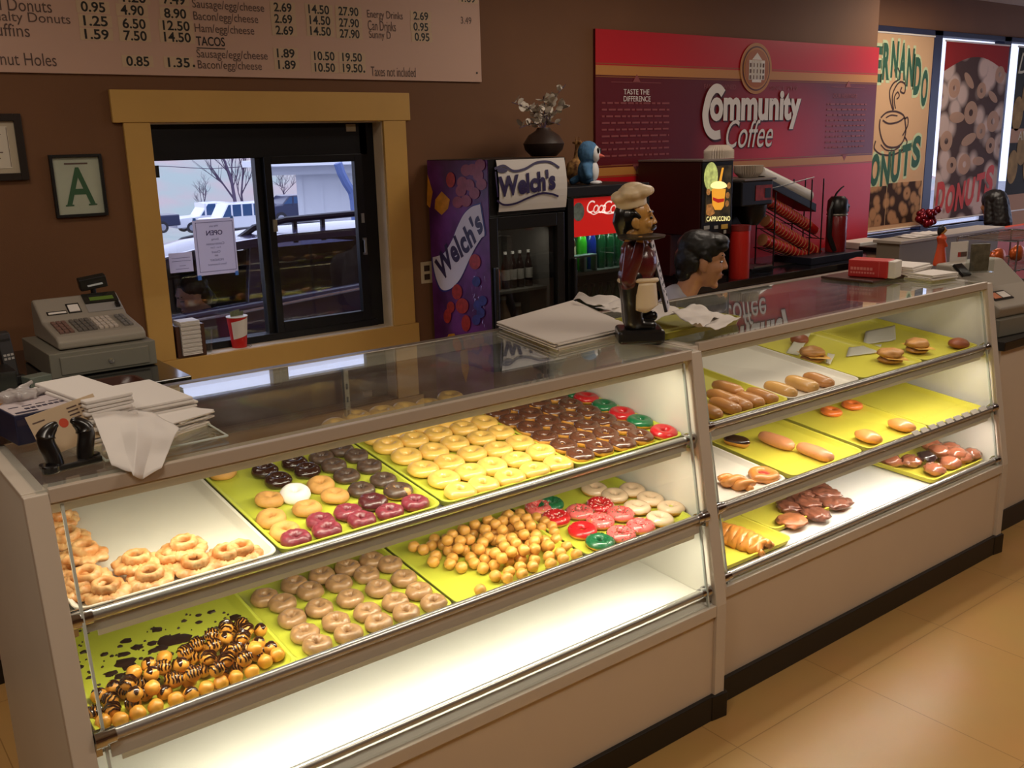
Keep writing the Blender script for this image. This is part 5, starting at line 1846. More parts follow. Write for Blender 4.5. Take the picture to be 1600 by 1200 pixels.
# on the drive-through sill
SZ = oz0 + .001
nb_ = thing('napkin_dispenser', 'brown-sided napkin dispenser full of white napkins at the left of the sill', 'napkin dispenser', (.462, W + .045, SZ))
mb = MB().box(-.07, -.055, 0, -.05, .05, .155).box(.05, -.055, 0, .07, .05, .155).box(-.05, .04, 0, .05, .05, .155).box(-.05, -.055, 0, .05, .04, .01)
mb.build('case', M('brown_metal', (78, 46, 30), 0.35), nb_, bevel=.003)
mb = MB()
for i in range(24):
    z = .012 + i * .0068
    mb.box(-.047, -.066 + .003 * ((i * 7) % 3), z, .047, .038, z + .0055)
mb.build('napkins', m_paper, nb_)
pcup = at(348, 532, 2, SZ)
tp = thing('tip_cup', 'red paper cup with a white label and folded banknotes on the window sill', 'cup', (pcup.x, W + .055, SZ))
hc_ = at(348, 497, 1, W + .055).z - SZ
sc_ = hc_ / .118
for me, nm in zip(cupm[:2], ('cup', 'rim')):
    c = bpy.data.objects.new(nm, me); COL.objects.link(c); c.parent = tp; c.scale = (sc_ * .95, sc_ * .95, sc_)
tp.children[1].data = tp.children[1].data.copy(); tp.children[1].data.materials.clear(); tp.children[1].data.materials.append(m_white)
mb = MB().surf(lambda u, v: (lambda a, z: (((.0302 + .012 * z / .118) * sc_ * .95) * math.sin(a), -((.0302 + .012 * z / .118) * sc_ * .95) * math.cos(a), z * sc_))(-1.0 + 1.9 * u, .034 + .066 * v + .014 * u), 12, 5)
mb.build('label', m_paper, tp, smooth=True, fix=False)
mb = MB()
mb.obox((-.008, 0, hc_ + .004), (.026, .004, .004), (0, .0012, 0), (-.002, 0, .026)); mb.obox((.016, .012, hc_ - .002), (.020, -.006, .003), (0, .0012, 0), (.002, 0, .022))
mb.build('banknote', M('banknote_green', (112, 118, 88), 0.8, var=(60, .4)), tp)
pd_ = at(322, 530, 2, SZ)
gc = tag(MB().lathe([(.026, .0), (.034, .11), (.0325, .11), (.0248, .004), (.001, .004), (.001, 0)], (0, 0, 0), 24).build('clear_cup', m_glass, loc=(at(323, 540, 1, W + .05).x, W + .05, SZ), smooth=True), 'clear plastic cup between the napkin dispenser and the red tip cup', 'cup')
pr_ = at(378, 537, 2, SZ)
mb = MB().tube([(.014 * math.cos(a), .010 * math.sin(a), .003 + .004 * math.sin(2 * a)) for a in [2 * PI * i / 20 for i in range(20)]], .0016, 6, True)
tag(mb.build('rubber_band', M('grey_rubber', (120, 112, 108), 0.6), loc=(pr_.x, W + .035, SZ), smooth=True), 'thin grey rubber band on the sill right of the red cup', 'rubber band')

# ------------------------------------------------------------------ the two pastry cases
m_endp = M('case_white_panel', (224, 219, 206), 0.42, var=(4, .04))
m_edge = M('pale_edge_band', (204, 192, 176), 0.45)
m_front = M('case_front_laminate', (210, 194, 174), 0.42, var=(2.5, .04))
m_hood = M('grey_hood', (204, 200, 192), 0.4)
m_rail = M('brushed_steel_rail', (196, 194, 190), 0.27, metal=0.75)
m_lens = M('frosted_lamp_lens', (206, 194, 160), 0.5, emit=.10)
m_raili = M('grey_painted_rail', (188, 174, 158), 0.35)
m_deck = M('white_deck', (236, 232, 222), 0.35, var=(5, .02))
m_shelf = M('grey_shelf', (170, 168, 160), 0.45, metal=0.3)
m_gedge = M('pale_glass_edge', (196, 204, 196), 0.25)
SL = math.atan(0.11)


class Shelf:
    def __init__(s, y, z, tilt, depth, r=.012):
        s.r = r
        s.o = Vector((0, y, z)); s.a = tilt; s.d = depth
        s.ev = Vector((0, math.cos(tilt), math.sin(tilt))); s.n = Vector((0, -math.sin(tilt), math.cos(tilt)))

    def pick(s, u, v, h):
        """the point of the plane h above the shelf seen at u, v: (x, distance back from the front)"""
        d = ray(u, v); c = s.o + s.n * h
        t = float((np.array(c) - CAM) @ np.array(s.n)) / float(d @ np.array(s.n))
        p = Vector(CAM + t * d)
        return p.x, (p - s.o).dot(s.ev)

    def P(s, x, k, h=0.0):
        return Vector((x, 0, 0)) + s.o + s.ev * k + s.n * h

    def mat(s, x, k, h, rz=0.0, rx=0.0, ry=0.0):
        return Matrix.Translation(s.P(x, k, h)) @ Matrix.Rotation(s.a, 4, 'X') @ Matrix.Rotation(rz, 4, 'Z') @ Matrix.Rotation(rx, 4, 'X') @ Matrix.Rotation(ry, 4, 'Y')


def display_case(label, x0, x1, yt, yg, yb, zt, zl, shelves, lamp_w, lamp_col):
    t = thing('display_case', label, 'display case', ((x0 + x1) / 2, (yg + yb) / 2, 0))
    Lc = t.location
    E_ = .045
    for a, b in ((x0, x0 + E_), (x1 - E_, x1)):
        o = MB().prism([(yb, 0.01), (yb, zt - .012), (yt + .02, zt - .012), (yg + .02, zl), (yg + .02, .01)], 0, a + .002, b - .002).build('end_panel', m_endp, t, wrt=Lc)
        mb = MB().prism([(yt, zt - .006), (yt + .022, zt - .006), (yg + .022, zl), (yg + .022, .075), (yg, .075), (yg, zl)], 0, a, b)
        mb.box(a, yt + .022, zt - .014, b, yb, zt - .004)
        mb.build('edge_band', m_edge, o, wrt=Lc, bevel=.002)
    i0, i1 = x0 + E_, x1 - E_
    MB().box(i0, yg + .012, .085, i1, yg + .03, zl - .028).build('front_panel', m_front, t, wrt=Lc)
    mb = MB().box(i0, yg + .002, zl - .034, i1, yg + .05, zl + .004)
    mb.build('front_sill', m_edge, t, wrt=Lc, bevel=.002)
    mb = MB().prism([(yg - .002, 0), (yg - .002, .088), (yg + .03, .088), (yg + .03, .02), (yb, .02), (yb, 0)], 0, x0 + .004, x1 - .004)
    mb.prism([(x1 - .06, yg + .05), (x1 - .06, yg - .004), (x1 + .004, yg - .012), (x1 + .012, yg + .0), (x1 + .012, yg + .05)], 2, 0, .086)
    mb.build('kick', m_kick, t, wrt=Lc, bevel=.003)
    # deck and back
    dk_ = shelves[-1]
    mb = MB()
    p0, p1 = dk_.P(0, .0, -.006), dk_.P(0, yb - dk_.o.y - .004, -.006)
    mb.prism([(p0.y, p0.z), (p1.y, p1.z), (p1.y, p1.z - .02), (p0.y, p0.z - .02)], 0, i0, i1)
    mb.prism([(yg + .019, zl + .0045), (yg + .026, zl + .0055), (p0.y, p0.z), (p0.y, p0.z - .02), (yg + .019, zl - .012)], 0, i0, i1)
    mb.build('deck', m_deck, t, wrt=Lc)
    MB().box(i0, yb - .016, .1, i1, yb - .002, p1.z - .02).build('back_panel', m_endp, t, wrt=Lc)
    for k in range(2):
        xa = i0 + (i1 - i0) * (.0 if k == 0 else .49); xb_ = i0 + (i1 - i0) * (.51 if k == 0 else 1.0)
        o = MB().box(xa, yb - .010 - .008 * k, p1.z + .012, xb_, yb - .005 - .008 * k, zt - .04).build('sliding_door', m_glass, t, wrt=Lc)
    MB().box(i0, yb - .024, p1.z - .012, i1, yb, p1.z + .012).build('door_track', m_satin, t, wrt=Lc)
    # top
    o = MB().box(i0 - .02, yt + .012, zt - .006, i1 + .02, yb - .012, zt).build('top_glass', m_topg, t, wrt=Lc)
    MB().prism([(yt - .003, zt - .027), (yt - .003, zt + .0025), (yt + .014, zt + .0025), (yt + .014, zt - .027)], 0, i0, i1).build('top_front_rail', m_raili, t, wrt=Lc, bevel=.002)
    h_ = MB().prism([(yt + .012, zt - .034), (yt + .012, zt - .010), (yt + .075, zt - .010), (yt + .075, zt - .02), (yt + .016, zt - .022), (yt + .016, zt - .034)], 0, i0, i1 - .02).build('lamp_hood', m_edge, t, wrt=Lc)
    MB().prism([(yt + .0125, zt - .034), (yt + .020, zt - .054), (yt + .026, zt - .054), (yt + .020, zt - .034)], 0, i0, i1 - .02).build('lamp_lens', m_lens, h_, wrt=Lc)
    MB().box(i0, yb - .03, zt - .045, i1, yb, zt + .002).build('top_back_rail', m_satin, t, wrt=Lc, bevel=.002)
    # front glass leaning out at its foot
    n = Vector((0, zt - zl, -(yt - yg))).normalized()
    q0, q1 = Vector((0, yg + .012, zl + .004)), Vector((0, yt + .008, zt - .036))
    th = .006
    g0, g1 = i0 + .022, i1 - .024
    nn = Vector((0, (q1 - q0).z, -(q1 - q0).y)).normalized() * th
    g = MB().prism([(q0.y, q0.z), (q1.y, q1.z), (q1.y + nn.y, q1.z + nn.z), (q0.y + nn.y, q0.z + nn.z)], 0, g0, g1).build('front_glass', m_caseg, t, wrt=Lc)
    for x in (g0, g1):
        mb = MB()
        mb.prism([(q0.y - .001, q0.z), (q1.y - .001, q1.z), (q1.y + nn.y + .001, q1.z + nn.z), (q0.y + nn.y + .001, q0.z + nn.z)], 0, x - .0028, x + .0028)
        mb.build('glass_edge', m_gedge, g, wrt=Lc)
    # shelves with tube rails, hoods and lamp lenses
    for si, s in enumerate(shelves):
        last = si == len(shelves) - 1
        ry, rz_ = s.o.y - .016, s.o.z + s.r
        if not last:
            mb = MB()
            a0, a1 = s.P(0, 0, -.004), s.P(0, s.d, -.004)
            mb.prism([(a0.y, a0.z), (a1.y, a1.z), (a1.y, a1.z - .010), (a0.y, a0.z - .010)], 0, i0 + .004, i1 - .004)
            sh = mb.build('shelf', m_shelf, t, wrt=Lc)
        else:
            sh = t
        rail = MB().cyl((i0 + .035, ry, rz_), (i1 - .035, ry, rz_), .0125, n=20)
        rail.build('rail', m_rail, sh, wrt=Lc, smooth=True)
        mb = MB()
        for x, sg_ in ((i0, 1), (i1, -1)):
            mb.cyl((x + sg_ * .001, ry, rz_), (x + sg_ * .022, ry, rz_), .020, n=16).cyl((x + sg_ * .022, ry, rz_), (x + sg_ * .042, ry, rz_), .0165, n=16)
            mb.box(min(x, x + sg_ * .012), ry - .012, rz_ - .03, max(x, x + sg_ * .012), ry + .012, rz_)
        mb.build('rail_bracket', m_chrome, sh, wrt=Lc, smooth=True)
        if not last:
            q_ = s.o.z + .012
            mb = MB().prism([(ry - .003, rz_ - .011), (ry - .001, q_ - .034), (ry + .004, q_ - .034), (ry + .004, q_ - .016), (ry + .040, q_ - .016), (ry + .040, q_ - .0125), (ry + .006, q_ - .0125), (ry + .004, rz_ - .011)], 0, i0 + .03, i1 - .03)
            hood = mb.build('lamp_hood', m_hood, sh, wrt=Lc)
            MB().prism([(ry - .001, q_ - .0345), (ry + .001, q_ - .048), (ry + .005, q_ - .048), (ry + .005, q_ - .0345)], 0, i0 + .05, i1 - .05).box(i0 + .05, ry + .016, q_ - .042, i1 - .05, ry + .036, q_ - .018).build('lamp_lens', m_lens, hood, wrt=Lc)
    for x in (i0 + .02, (x0 + x1) / 2 + .084, i1 - .02):
        mb = MB().box(x - .008, yb - .05, p1.z, x + .008, yb - .035, zt - .03)
        mb.build('shelf_standard', m_satin, t, wrt=Lc)
        hb_ = MB()
        for j in range(16):
            z = p1.z + .05 + j * .042
            if z < zt - .06:
                hb_.box(x - .003, yb - .0508, z, x + .003, yb - .0498, z + .018)
        hb_.build('slots', m_black, bpy.data.objects[t.children[-1].name], wrt=Lc)
    # the fluorescent lamps of the case
    for (y, z, p, r) in ((yt + .042, zt - .050, lamp_w[0], .30), (shelves[0].o.y - .004, shelves[0].o.z - .032, lamp_w[1], .10), (shelves[1].o.y - .004, shelves[1].o.z - .032, lamp_w[2], .06)):
        area('case_lamp', ((x0 + x1) / 2, y, z), x1 - x0 - .25, .012, p, lamp_col, (r, 0, 0))
    return t


C1 = dict(x0=-.777, x1=1.123, yt=-1.628, yg=-1.756, yb=-.92, zt=1.193, zl=.395)
C2 = dict(x0=1.130, x1=3.030, yt=-1.568, yg=-1.712, yb=-.92, zt=1.193, zl=.412)
SH1 = [Shelf(-1.624, .909, SL, .66), Shelf(-1.684, .657, SL, .71, .027), Shelf(-1.705, .424, .05, .74, .017)]
SH2 = [Shelf(-1.578, .906, SL, .62, .015), Shelf(-1.634, .646, SL, .68, .017), Shelf(-1.668, .415, .05, .72, .021)]
case1 = display_case('nearer glass pastry case with donut trays on two tilted shelves and an empty white deck', shelves=SH1, lamp_w=(6.2, 5.2, 6.2), lamp_col=(1.0, .93, .74), **C1)
case2 = display_case('farther glass pastry case with rolls, sandwiches and fritters, right of the donut case', shelves=SH2, lamp_w=(1.8, 5.4, 6.4), lamp_col=(1.0, .90, .80), **C2)
mb = MB()
s = SH2[1]
tags = []
for i in range(9):
    u0 = 1432 + i * 13
    pA, pB = at(u0, 662 - (u0 - 1432) * .315, 1, s.o.y - .031), at(u0 + 9.5, 662 - (u0 + 9.5 - 1432) * .315, 1, s.o.y - .031)
    MB().obox(((pA.x + pB.x) / 2, s.o.y - .020, s.o.z + .0315), ((pB.x - pA.x) / 2, 0, 0), (0, -.0006, .0008), (0, .0085, .0064)).build('price_strip', m_white, case2, wrt=case2.location)

# ------------------------------------------------------------------ trays
m_lime = M('lime_plastic_tray', (192, 196, 66), 0.42, var=(3, .05))
m_yel = M('yellow_plastic_tray', (216, 206, 72), 0.42, var=(3, .05))
m_wtray = M('white_plastic_tray', (224, 216, 200), 0.4)


def tray_mesh(w, l, h=.021, r=.03, mat=None):
    mb = MB()

    def loop(gx, gy, z, rr):
        pts = []
        for cx, cy, a0 in ((w / 2 - gx - rr, l - gy - rr, 0), (-w / 2 + gx + rr, l - gy - rr, PI / 2), (-w / 2 + gx + rr, gy + rr, PI), (w / 2 - gx - rr, gy + rr, 1.5 * PI)):
            for i in range(7):
                a = a0 + PI / 2 * i / 6
                pts.append((cx + rr * math.cos(a), cy + rr * math.sin(a), z))
        return pts
    L_ = [loop(.010, .010, 0, r - .006), loop(.002, .002, h - .003, r), loop(0, 0, h - .001, r), loop(.001, .001, h + .001, r), loop(.008, .008, h, r - .004), loop(.018, .018, .006, r - .010), loop(.026, .026, .0035, r - .014)]
    n = len(L_[0])
    vs = sum(L_, [])
    fs = []
    for j in range(len(L_) - 1):
        for i in range(n):
            fs.append((j * n + i, j * n + (i + 1) % n, (j + 1) * n + (i + 1) % n, (j + 1) * n + i))
    fs.append(tuple(range((len(L_) - 1) * n, len(L_) * n)))
    fs.append(tuple(range(n - 1, -1, -1)))
    mb.add(vs, fs)
    return mb.mesh('tray', mat, smooth=True)


tm = {}


def tray(sh, x, k, mat, label, w=.440, l=.645, rz=0.0):
    key = (mat.name, w, l)
    if key not in tm:
        tm[key] = tray_mesh(w, l, mat=mat)
    o = bpy.data.objects.new('bakery_tray', tm[key])
    COL.objects.link(o)
    o.matrix_basis = sh.mat(x, k, .0005, rz)
    tag(o, label, 'tray', 'bakery trays in the pastry cases')
    return o


PX = [-.496, -.050, .398, .846]
tray(SH1[0], PX[0], .004, m_wtray, 'white bakery tray with ruffled old-fashioned donuts, upper shelf of the nearer case')
tray(SH1[0], PX[1], .004, m_lime, 'lime tray of mixed chocolate, plain and red velvet donuts, upper shelf of the nearer case')
tray(SH1[0], PX[2], .004, m_lime, 'lime tray filled with yellow glazed ring donuts, upper shelf')
tray(SH1[0], PX[3], .004, m_lime, 'lime tray of chocolate-iced donuts edged with red and green ones, upper shelf')
tray(SH1[1], PX[0] - .002, .004, m_lime, 'lime tray strewn with chocolate bits and drizzled donut holes, lower shelf')
tray(SH1[1], PX[1] - .016, .004, m_lime, 'lime tray of brown spiced cake donuts, lower shelf')
tray(SH1[1], PX[2] - .016, .004, m_lime, 'lime tray heaped with plain donut holes, lower shelf')
tray(SH1[1], PX[3] - .014, .004, m_lime, 'lime tray of sprinkled and white-iced donuts, lower shelf')
X2 = [1.408, 1.846, 2.284, 2.722]
tray(SH2[0], X2[0] + .03, .004, m_yel, 'yellow tray of browned sausage rolls, upper shelf of the farther case', .43, .60)
tray(SH2[0], X2[1] + .02, .004, m_wtray, 'white tray of pale sausage rolls, upper shelf of the farther case', .43, .60)
tray(SH2[0], X2[2] + .02, .004, m_yel, 'yellow tray with a wrapped sandwich, upper shelf of the farther case', .43, .60)
tray(SH2[0], X2[3] + .02, .004, m_yel, 'yellow tray with two sandwiches and a bun, upper shelf, at the right end', .43, .60)
tray(SH2[1], X2[0] - .04, .004, m_wtray, 'white tray with two fruit pastries, middle shelf of the farther case', .43, .64)
tray(SH2[1], X2[1] - .02, .004, m_yel, 'yellow tray with two long pink-brown eclairs, middle shelf', .43, .64)
tray(SH2[1], X2[2] + .0, .004, m_yel, 'yellow tray with two glazed buns near its front, middle shelf', .43, .64)
tray(SH2[1], X2[3] + .0, .004, m_yel, 'empty yellow tray at the right end of the middle shelf', .43, .64)
tray(SH2[2], 1.42, .03, m_yel, 'yellow tray with braided loaf on the deck of the farther case', .40, .60)
p = SH2[2].pick(1340, 778, .01)
tray(SH2[2], 1.835, .115, m_yel, 'yellow tray of dark glazed fritters on the deck of the farther case', .42, .52)
p = SH2[2].pick(1447, 752, .01)
tray(SH2[2], p[0] + .215, .02, m_yel, 'yellow tray of film-wrapped cinnamon buns at the right end of the deck', .42, .60)

# ------------------------------------------------------------------ donuts and pastries
m_dough = M('fried_dough', (214, 150, 66), 0.5, var=(18, .2), bump=(120, .0008))
m_plain = M('plain_cake_donut', (218, 160, 86), 0.6, var=(24, .25), bump=(160, .0012))
m_choc = M('glossy_chocolate', (46, 20, 12), 0.16, coat=.5, bump=(40, .0008))
m_milk = M('milk_chocolate_icing', (92, 54, 38), .2, coat=.5, bump=(40, .0006))
m_dchoc = M('dark_cake_chocolate', (92, 68, 54), 0.42, var=(60, .45), bump=(110, .0016), coat=.2)
m_velv = M('red_velvet_glaze', (142, 52, 66), 0.36, var=(60, .4), bump=(110, .0016), coat=.25)
m_spice = M('brown_spice_glaze', (176, 134, 92), 0.36, var=(50, .3), bump=(100, .0015), coat=.25)
m_glaz = M('yellow_glazed_dough', (238, 190, 96), 0.3, var=(9, .14), coat=.35)
m_old = M('old_fashioned_dough', (226, 184, 126), 0.5, var=(45, 0), col2=(196, 128, 66), bump=(90, .003), coat=.2)
m_powd = M('powdered_sugar', (238, 232, 226), 0.9, bump=(200, .0006))
m_wice = M('white_icing', (226, 196, 164), 0.25, coat=.4)
m_ric = M('red_icing', (196, 30, 38), 0.28, coat=.4)
m_gic = M('green_icing', (22, 104, 62), 0.28, coat=.4)
m_pic = M('pink_icing', (226, 110, 108), 0.28, coat=.4)
m_spr = M('red_sprinkles', (206, 28, 34), 0.4)
m_spg = M('green_sprinkles', (40, 122, 84), 0.4)
m_spw = M('pale_sprinkles', (236, 214, 206), 0.4)


def torus_mesh(name, R, r, fz, mat, amp=0.0, fr=8.0, seed=0, flat=.35, nu=40, nv=18):
    """ring donut resting on z = 0; fz flattens it, amp roughens it"""
    mb = MB()

    def f(u, v):
        a, b = 2 * PI * u, 2 * PI * v
        d = Vector((math.cos(a), math.sin(a), 0))
        nz = noise.noise(Vector((math.cos(a) * fr * .3 + seed, math.sin(a) * fr * .3, math.cos(b) + seed)))
        rr = r * (1 + amp * nz)
        z = math.sin(b) * rr * fz
        if z < 0:
            z *= (1 - flat)
        p = d * (R * (1 + amp * .35 * noise.noise(Vector((math.cos(a) + seed * 3, math.sin(a), 5)))) + math.cos(b) * rr)
        return (p.x, p.y, z + r * fz * (1 - flat))
    mb.surf(f, nu, nv, True, True)
    return mb.mesh(name, mat, smooth='all')


def icing_mesh(name, R, r, fz, mat, amp, seed, flat=.35, grow=1.055, low=-.25):
    mb = MB()

    def f(u, v):
        a = 2 * PI * u
        lo = low + .28 * noise.noise(Vector((math.cos(a) * 2.2 + seed, math.sin(a) * 2.2, 3)))
        lo2 = low + .28 * noise.noise(Vector((math.cos(a) * 2.2 + seed, math.sin(a) * 2.2, 9)))
        b = lo + (PI - lo - lo2) * v
        rr = r * (grow if 0.03 < v < .97 else .99) * (1 + amp * noise.noise(Vector((math.cos(a) * fr_ + seed, math.sin(a) * fr_, math.cos(b) + seed))))
        z = math.sin(b) * rr * fz
        if z < 0:
            z *= (1 - flat)
        c, s_ = math.cos(a), math.sin(a)
        q = R + math.cos(b) * rr
        return (c * q, s_ * q, z + r * fz * (1 - flat))
    fr_ = 1.0
    mb.surf(f, 40, 12, True, False)
    return mb.mesh(name, mat, smooth='all')


def sprinkle_mesh(R, r, fz, mats, seed, n=70, flat=.35, zone=1.0):
    rnd = random.Random(seed)
    mb = MB()
    for i in range(n):
        a, b = rnd.uniform(0, 2 * PI), rnd.uniform(.35, PI - .35)
        d = Vector((math.cos(a), math.sin(a), 0))
        nrm = (d * math.cos(b) + Vector((0, 0, 1)) * math.sin(b)).normalized()
        p = d * (R + math.cos(b) * r * 1.075) + Vector((0, 0, math.sin(b) * r * 1.075 * fz + r * fz * (1 - flat)))
        t_ = nrm.orthogonal().normalized(); t2 = nrm.cross(t_)
        k = rnd.uniform(0, 2 * PI)
        ax = t_ * math.cos(k) + t2 * math.sin(k)
        mb.obox(p, ax * .0026, nrm.cross(ax) * .0008, nrm * .0008, rnd.randrange(len(mats)))
    return mb.mesh('sprinkles', mats)


def put(meshes, names, thing_name, M4, label, cat, group):
    """a thing whose own mesh is meshes[0]; further meshes are its parts"""
    o = bpy.data.objects.new(thing_name, meshes[0])
    COL.objects.link(o)
    o.matrix_basis = M4
    tag(o, label, cat, group)
    for me, nm in zip(meshes[1:], names[1:]):
        c = bpy.data.objects.new(nm, me); COL.objects.link(c); c.parent = o
    return o


rnd = random.Random(5)
TH = .0042           # thickness of a tray under the pastries


def ring(sh, pts, variants, thing_name, label_fn, group, h=.017, jitter=.0, lift=None, flip=None):
    """pts: surveyed pixel centres"""
    for i, p in enumerate(pts):
        x, k = sh.pick(p[0], p[1], TH + h)
        k = max(k, .050)
        v = variants[(i * 7 + int(p[0])) % len(variants)]
        put(v, ['', 'icing', 'sprinkles'], thing_name, sh.mat(x, k, TH + (lift[i] if lift else 0), rnd.uniform(0, 6.28), rnd.uniform(-jitter, jitter), rnd.uniform(-jitter, jitter)),
            label_fn(i), 'donut', group)


def cv(ox, oy, s, pts):
    return [(ox + x / s, oy + y / s) for x, y in pts]


S1, S2 = SH1[0], SH1[1]
cake = dict(R=.0215, r=.0165, fz=1.0)
dch = [[torus_mesh('chocolate_cake_donut', .0212, .0152, 1.0, m_dchoc, .16, 8, s)] for s in range(3)]
gch = [[torus_mesh('glossy_chocolate_donut', .0220, .0150, 1.15, m_choc, .08, 5, s)] for s in range(2)]
pln = [[torus_mesh('plain_cake_donut', .0212, .0156, 1.08, m_plain, .10, 6, s)] for s in range(3)]
vel = [[torus_mesh('red_velvet_donut', .0212, .0152, 1.06, m_velv, .16, 8, s)] for s in range(3)]
T2 = lambda p: cv(300, 680, 4, p)
g = 'donuts on the mixed tray'
ring(S1, T2([(455, 215), (540, 275), (640, 165), (720, 215)]), gch, 'chocolate_donut', lambda i: ('rear left', 'front left', 'rear right', 'front right')[i] + ' of the four shiny black-chocolate donuts on the mixed tray', g)
ring(S1, T2([(1060, 330), (965, 245), (885, 180), (810, 130), (1195, 270), (1110, 185), (1030, 120), (935, 82)]), dch, 'chocolate_donut',
     lambda i: ('front-most', 'second', 'third', 'rearmost')[i % 4] + ' dull chocolate donut in the ' + ('left' if i < 4 else 'right') + ' file of the mixed tray', g)
ring(S1, T2([(480, 395), (495, 510), (580, 590)]), pln, 'plain_donut', lambda i: ('rear', 'middle', 'front')[i] + ' of three plain donuts at the left of the mixed tray', g, jitter=.12)
ring(S1, T2([(720, 450), (805, 300), (890, 372)]), pln, 'plain_donut', lambda i: ('plain donut in front of the white powdered one', 'plain donut right of the white powdered one, rear of a leaning pair', 'plain donut leaning in front of another, centre of the mixed tray')[i], g, jitter=.2)
ring(S1, T2([(190, 222)]), pln, 'plain_donut', lambda i: 'lone plain donut at the rear left corner of the mixed tray', g)
ring(S1, T2([(645, 360)]), [[torus_mesh('powdered_donut', .0215, .0180, 1.1, m_powd, .06, 5, 1)]], 'powdered_donut', lambda i: 'single white powdered donut amid the plain donuts', g, jitter=.1)
ring(S1, T2([(680, 665), (880, 612), (805, 530), (1090, 542), (975, 472), (1250, 480), (1395, 415)]), vel, 'red_velvet_donut',
     lambda i: ('front-most left', 'front second', 'second-row left', 'front third', 'second-row right', 'front fourth', 'right-hand rear')[i] + ' red velvet donut on the mixed tray', g)
ring(S1, T2([(1130, 408)]), [[torus_mesh('chocolate_donut', .0215, .0168, 1.0, M('purple_brown_glaze', (84, 32, 36), .3, var=(50, .3), bump=(90, .0012), coat=.3), .16, 8, 5)]], 'chocolate_donut', lambda i: 'purple-brown glazed donut behind the red velvet ones on the mixed tray', g)
ring(S1, T2([(1290, 345)]), [[torus_mesh('plain_cake_donut', .0215, .0172, 1.05, m_plain, .1, 6, 9), icing_mesh('icing', .0215, .0172, 1.05, m_dchoc, .05, 2)]], 'iced_donut', lambda i: 'plain donut with thin chocolate glaze at the right of the mixed tray', g, jitter=.15)

# yellow glazed rings
T3 = lambda p: cv(540, 580, 4, p)
glz = [[torus_mesh('glazed_donut', .0265, .0186, .92, m_glaz, .07, 4, s)] for s in range(4)]
rowsg = [[(720, 745), (880, 715), (1040, 662), (1190, 617), (1340, 577)], [(615, 665), (780, 622), (915, 585), (1070, 545), (1220, 497)], [(485, 603), (648, 562), (790, 507), (952, 480), (1090, 440)],
         [(380, 522), (550, 492), (682, 442), (848, 410), (968, 375)], [(267, 457), (425, 422), (578, 385), (735, 350), (868, 315)], [(200, 408), (345, 372), (500, 345), (642, 315), (775, 282)],
         [(-60, 330), (70, 275), (232, 250), (378, 228), (520, 203), (655, 155)]]
for ri, row in enumerate(rowsg):
    ring(S1, T3(row), glz, 'glazed_donut', lambda i, ri=ri: 'yellow glazed ring donut, ' + ORD[i + 1] + ' from the left in the ' + (ORD[ri + 1] + ' row from the front' if ri < 6 else 'rearmost row'),
         'yellow glazed ring donuts', h=.018, jitter=.05)

# chocolate iced tray with a red and green edge
bmesh_y = [torus_mesh('iced_donut', .0265, .0175, .92, m_dough, .06, 4, s) for s in range(2)]
chi = [[bmesh_y[s], icing_mesh('icing', .0265, .0175, .92, m_milk, .06, s, low=.3)] for s in range(2)]
redi = [[bmesh_y[0], icing_mesh('icing', .0265, .0175, .92, m_ric, .06, 4, low=-.05)]]
gri = [[bmesh_y[1], icing_mesh('icing', .0265, .0175, .92, m_gic, .06, 6, low=-.05)]]
T4 = lambda p: cv(750, 560, 4.444, p)
f0 = [S1.pick(u, v, TH + .02) for u, v in T4([(740, 655), (895, 625), (1040, 590), (1185, 548)])]
r0 = S1.pick(*T4([(1285, 490)])[0], TH + .02)
xs = [.683, .768, .853, .938]
for ci in range(4):
    for ri in range(7):
        x, k = xs[ci] + .006 * (ri % 2), .062 + .081 * ri + (.012 if ci % 2 else 0)
        put(chi[(ri + ci) % 2], ['', 'icing'], 'iced_donut', S1.mat(x, k, TH, rnd.uniform(0, 6.28), rnd.uniform(-.06, .06), rnd.uniform(-.05, .05)),
            'chocolate-iced ring donut, ' + ORD[ci + 1] + ' file from the left, ' + ORD[ri + 1] + ' from the front', 'donut', 'chocolate iced donuts on the upper shelf')
for i, (u, v, c) in enumerate(((1285, 492, 'r'), (1140, 412, 'g'), (1000, 362, 'r'), (880, 308, 'g'), (765, 252, 'r'), (690, 215, 'g'))):
    x, k = S1.pick(*T4([(u, v)])[0], TH + .022)
    put((redi if c == 'r' else gri)[0], ['', 'icing'], 'iced_donut', S1.mat(min(x, 1.030), k, TH, i * 1.3, rnd.uniform(-.1, .1), 0),
        ('red' if c == 'r' else 'green') + '-iced donut at the right edge of the chocolate tray, ' + ORD[i + 1] + ' from the front', 'donut', 'red and green edge donuts')

# ruffled old-fashioned donuts


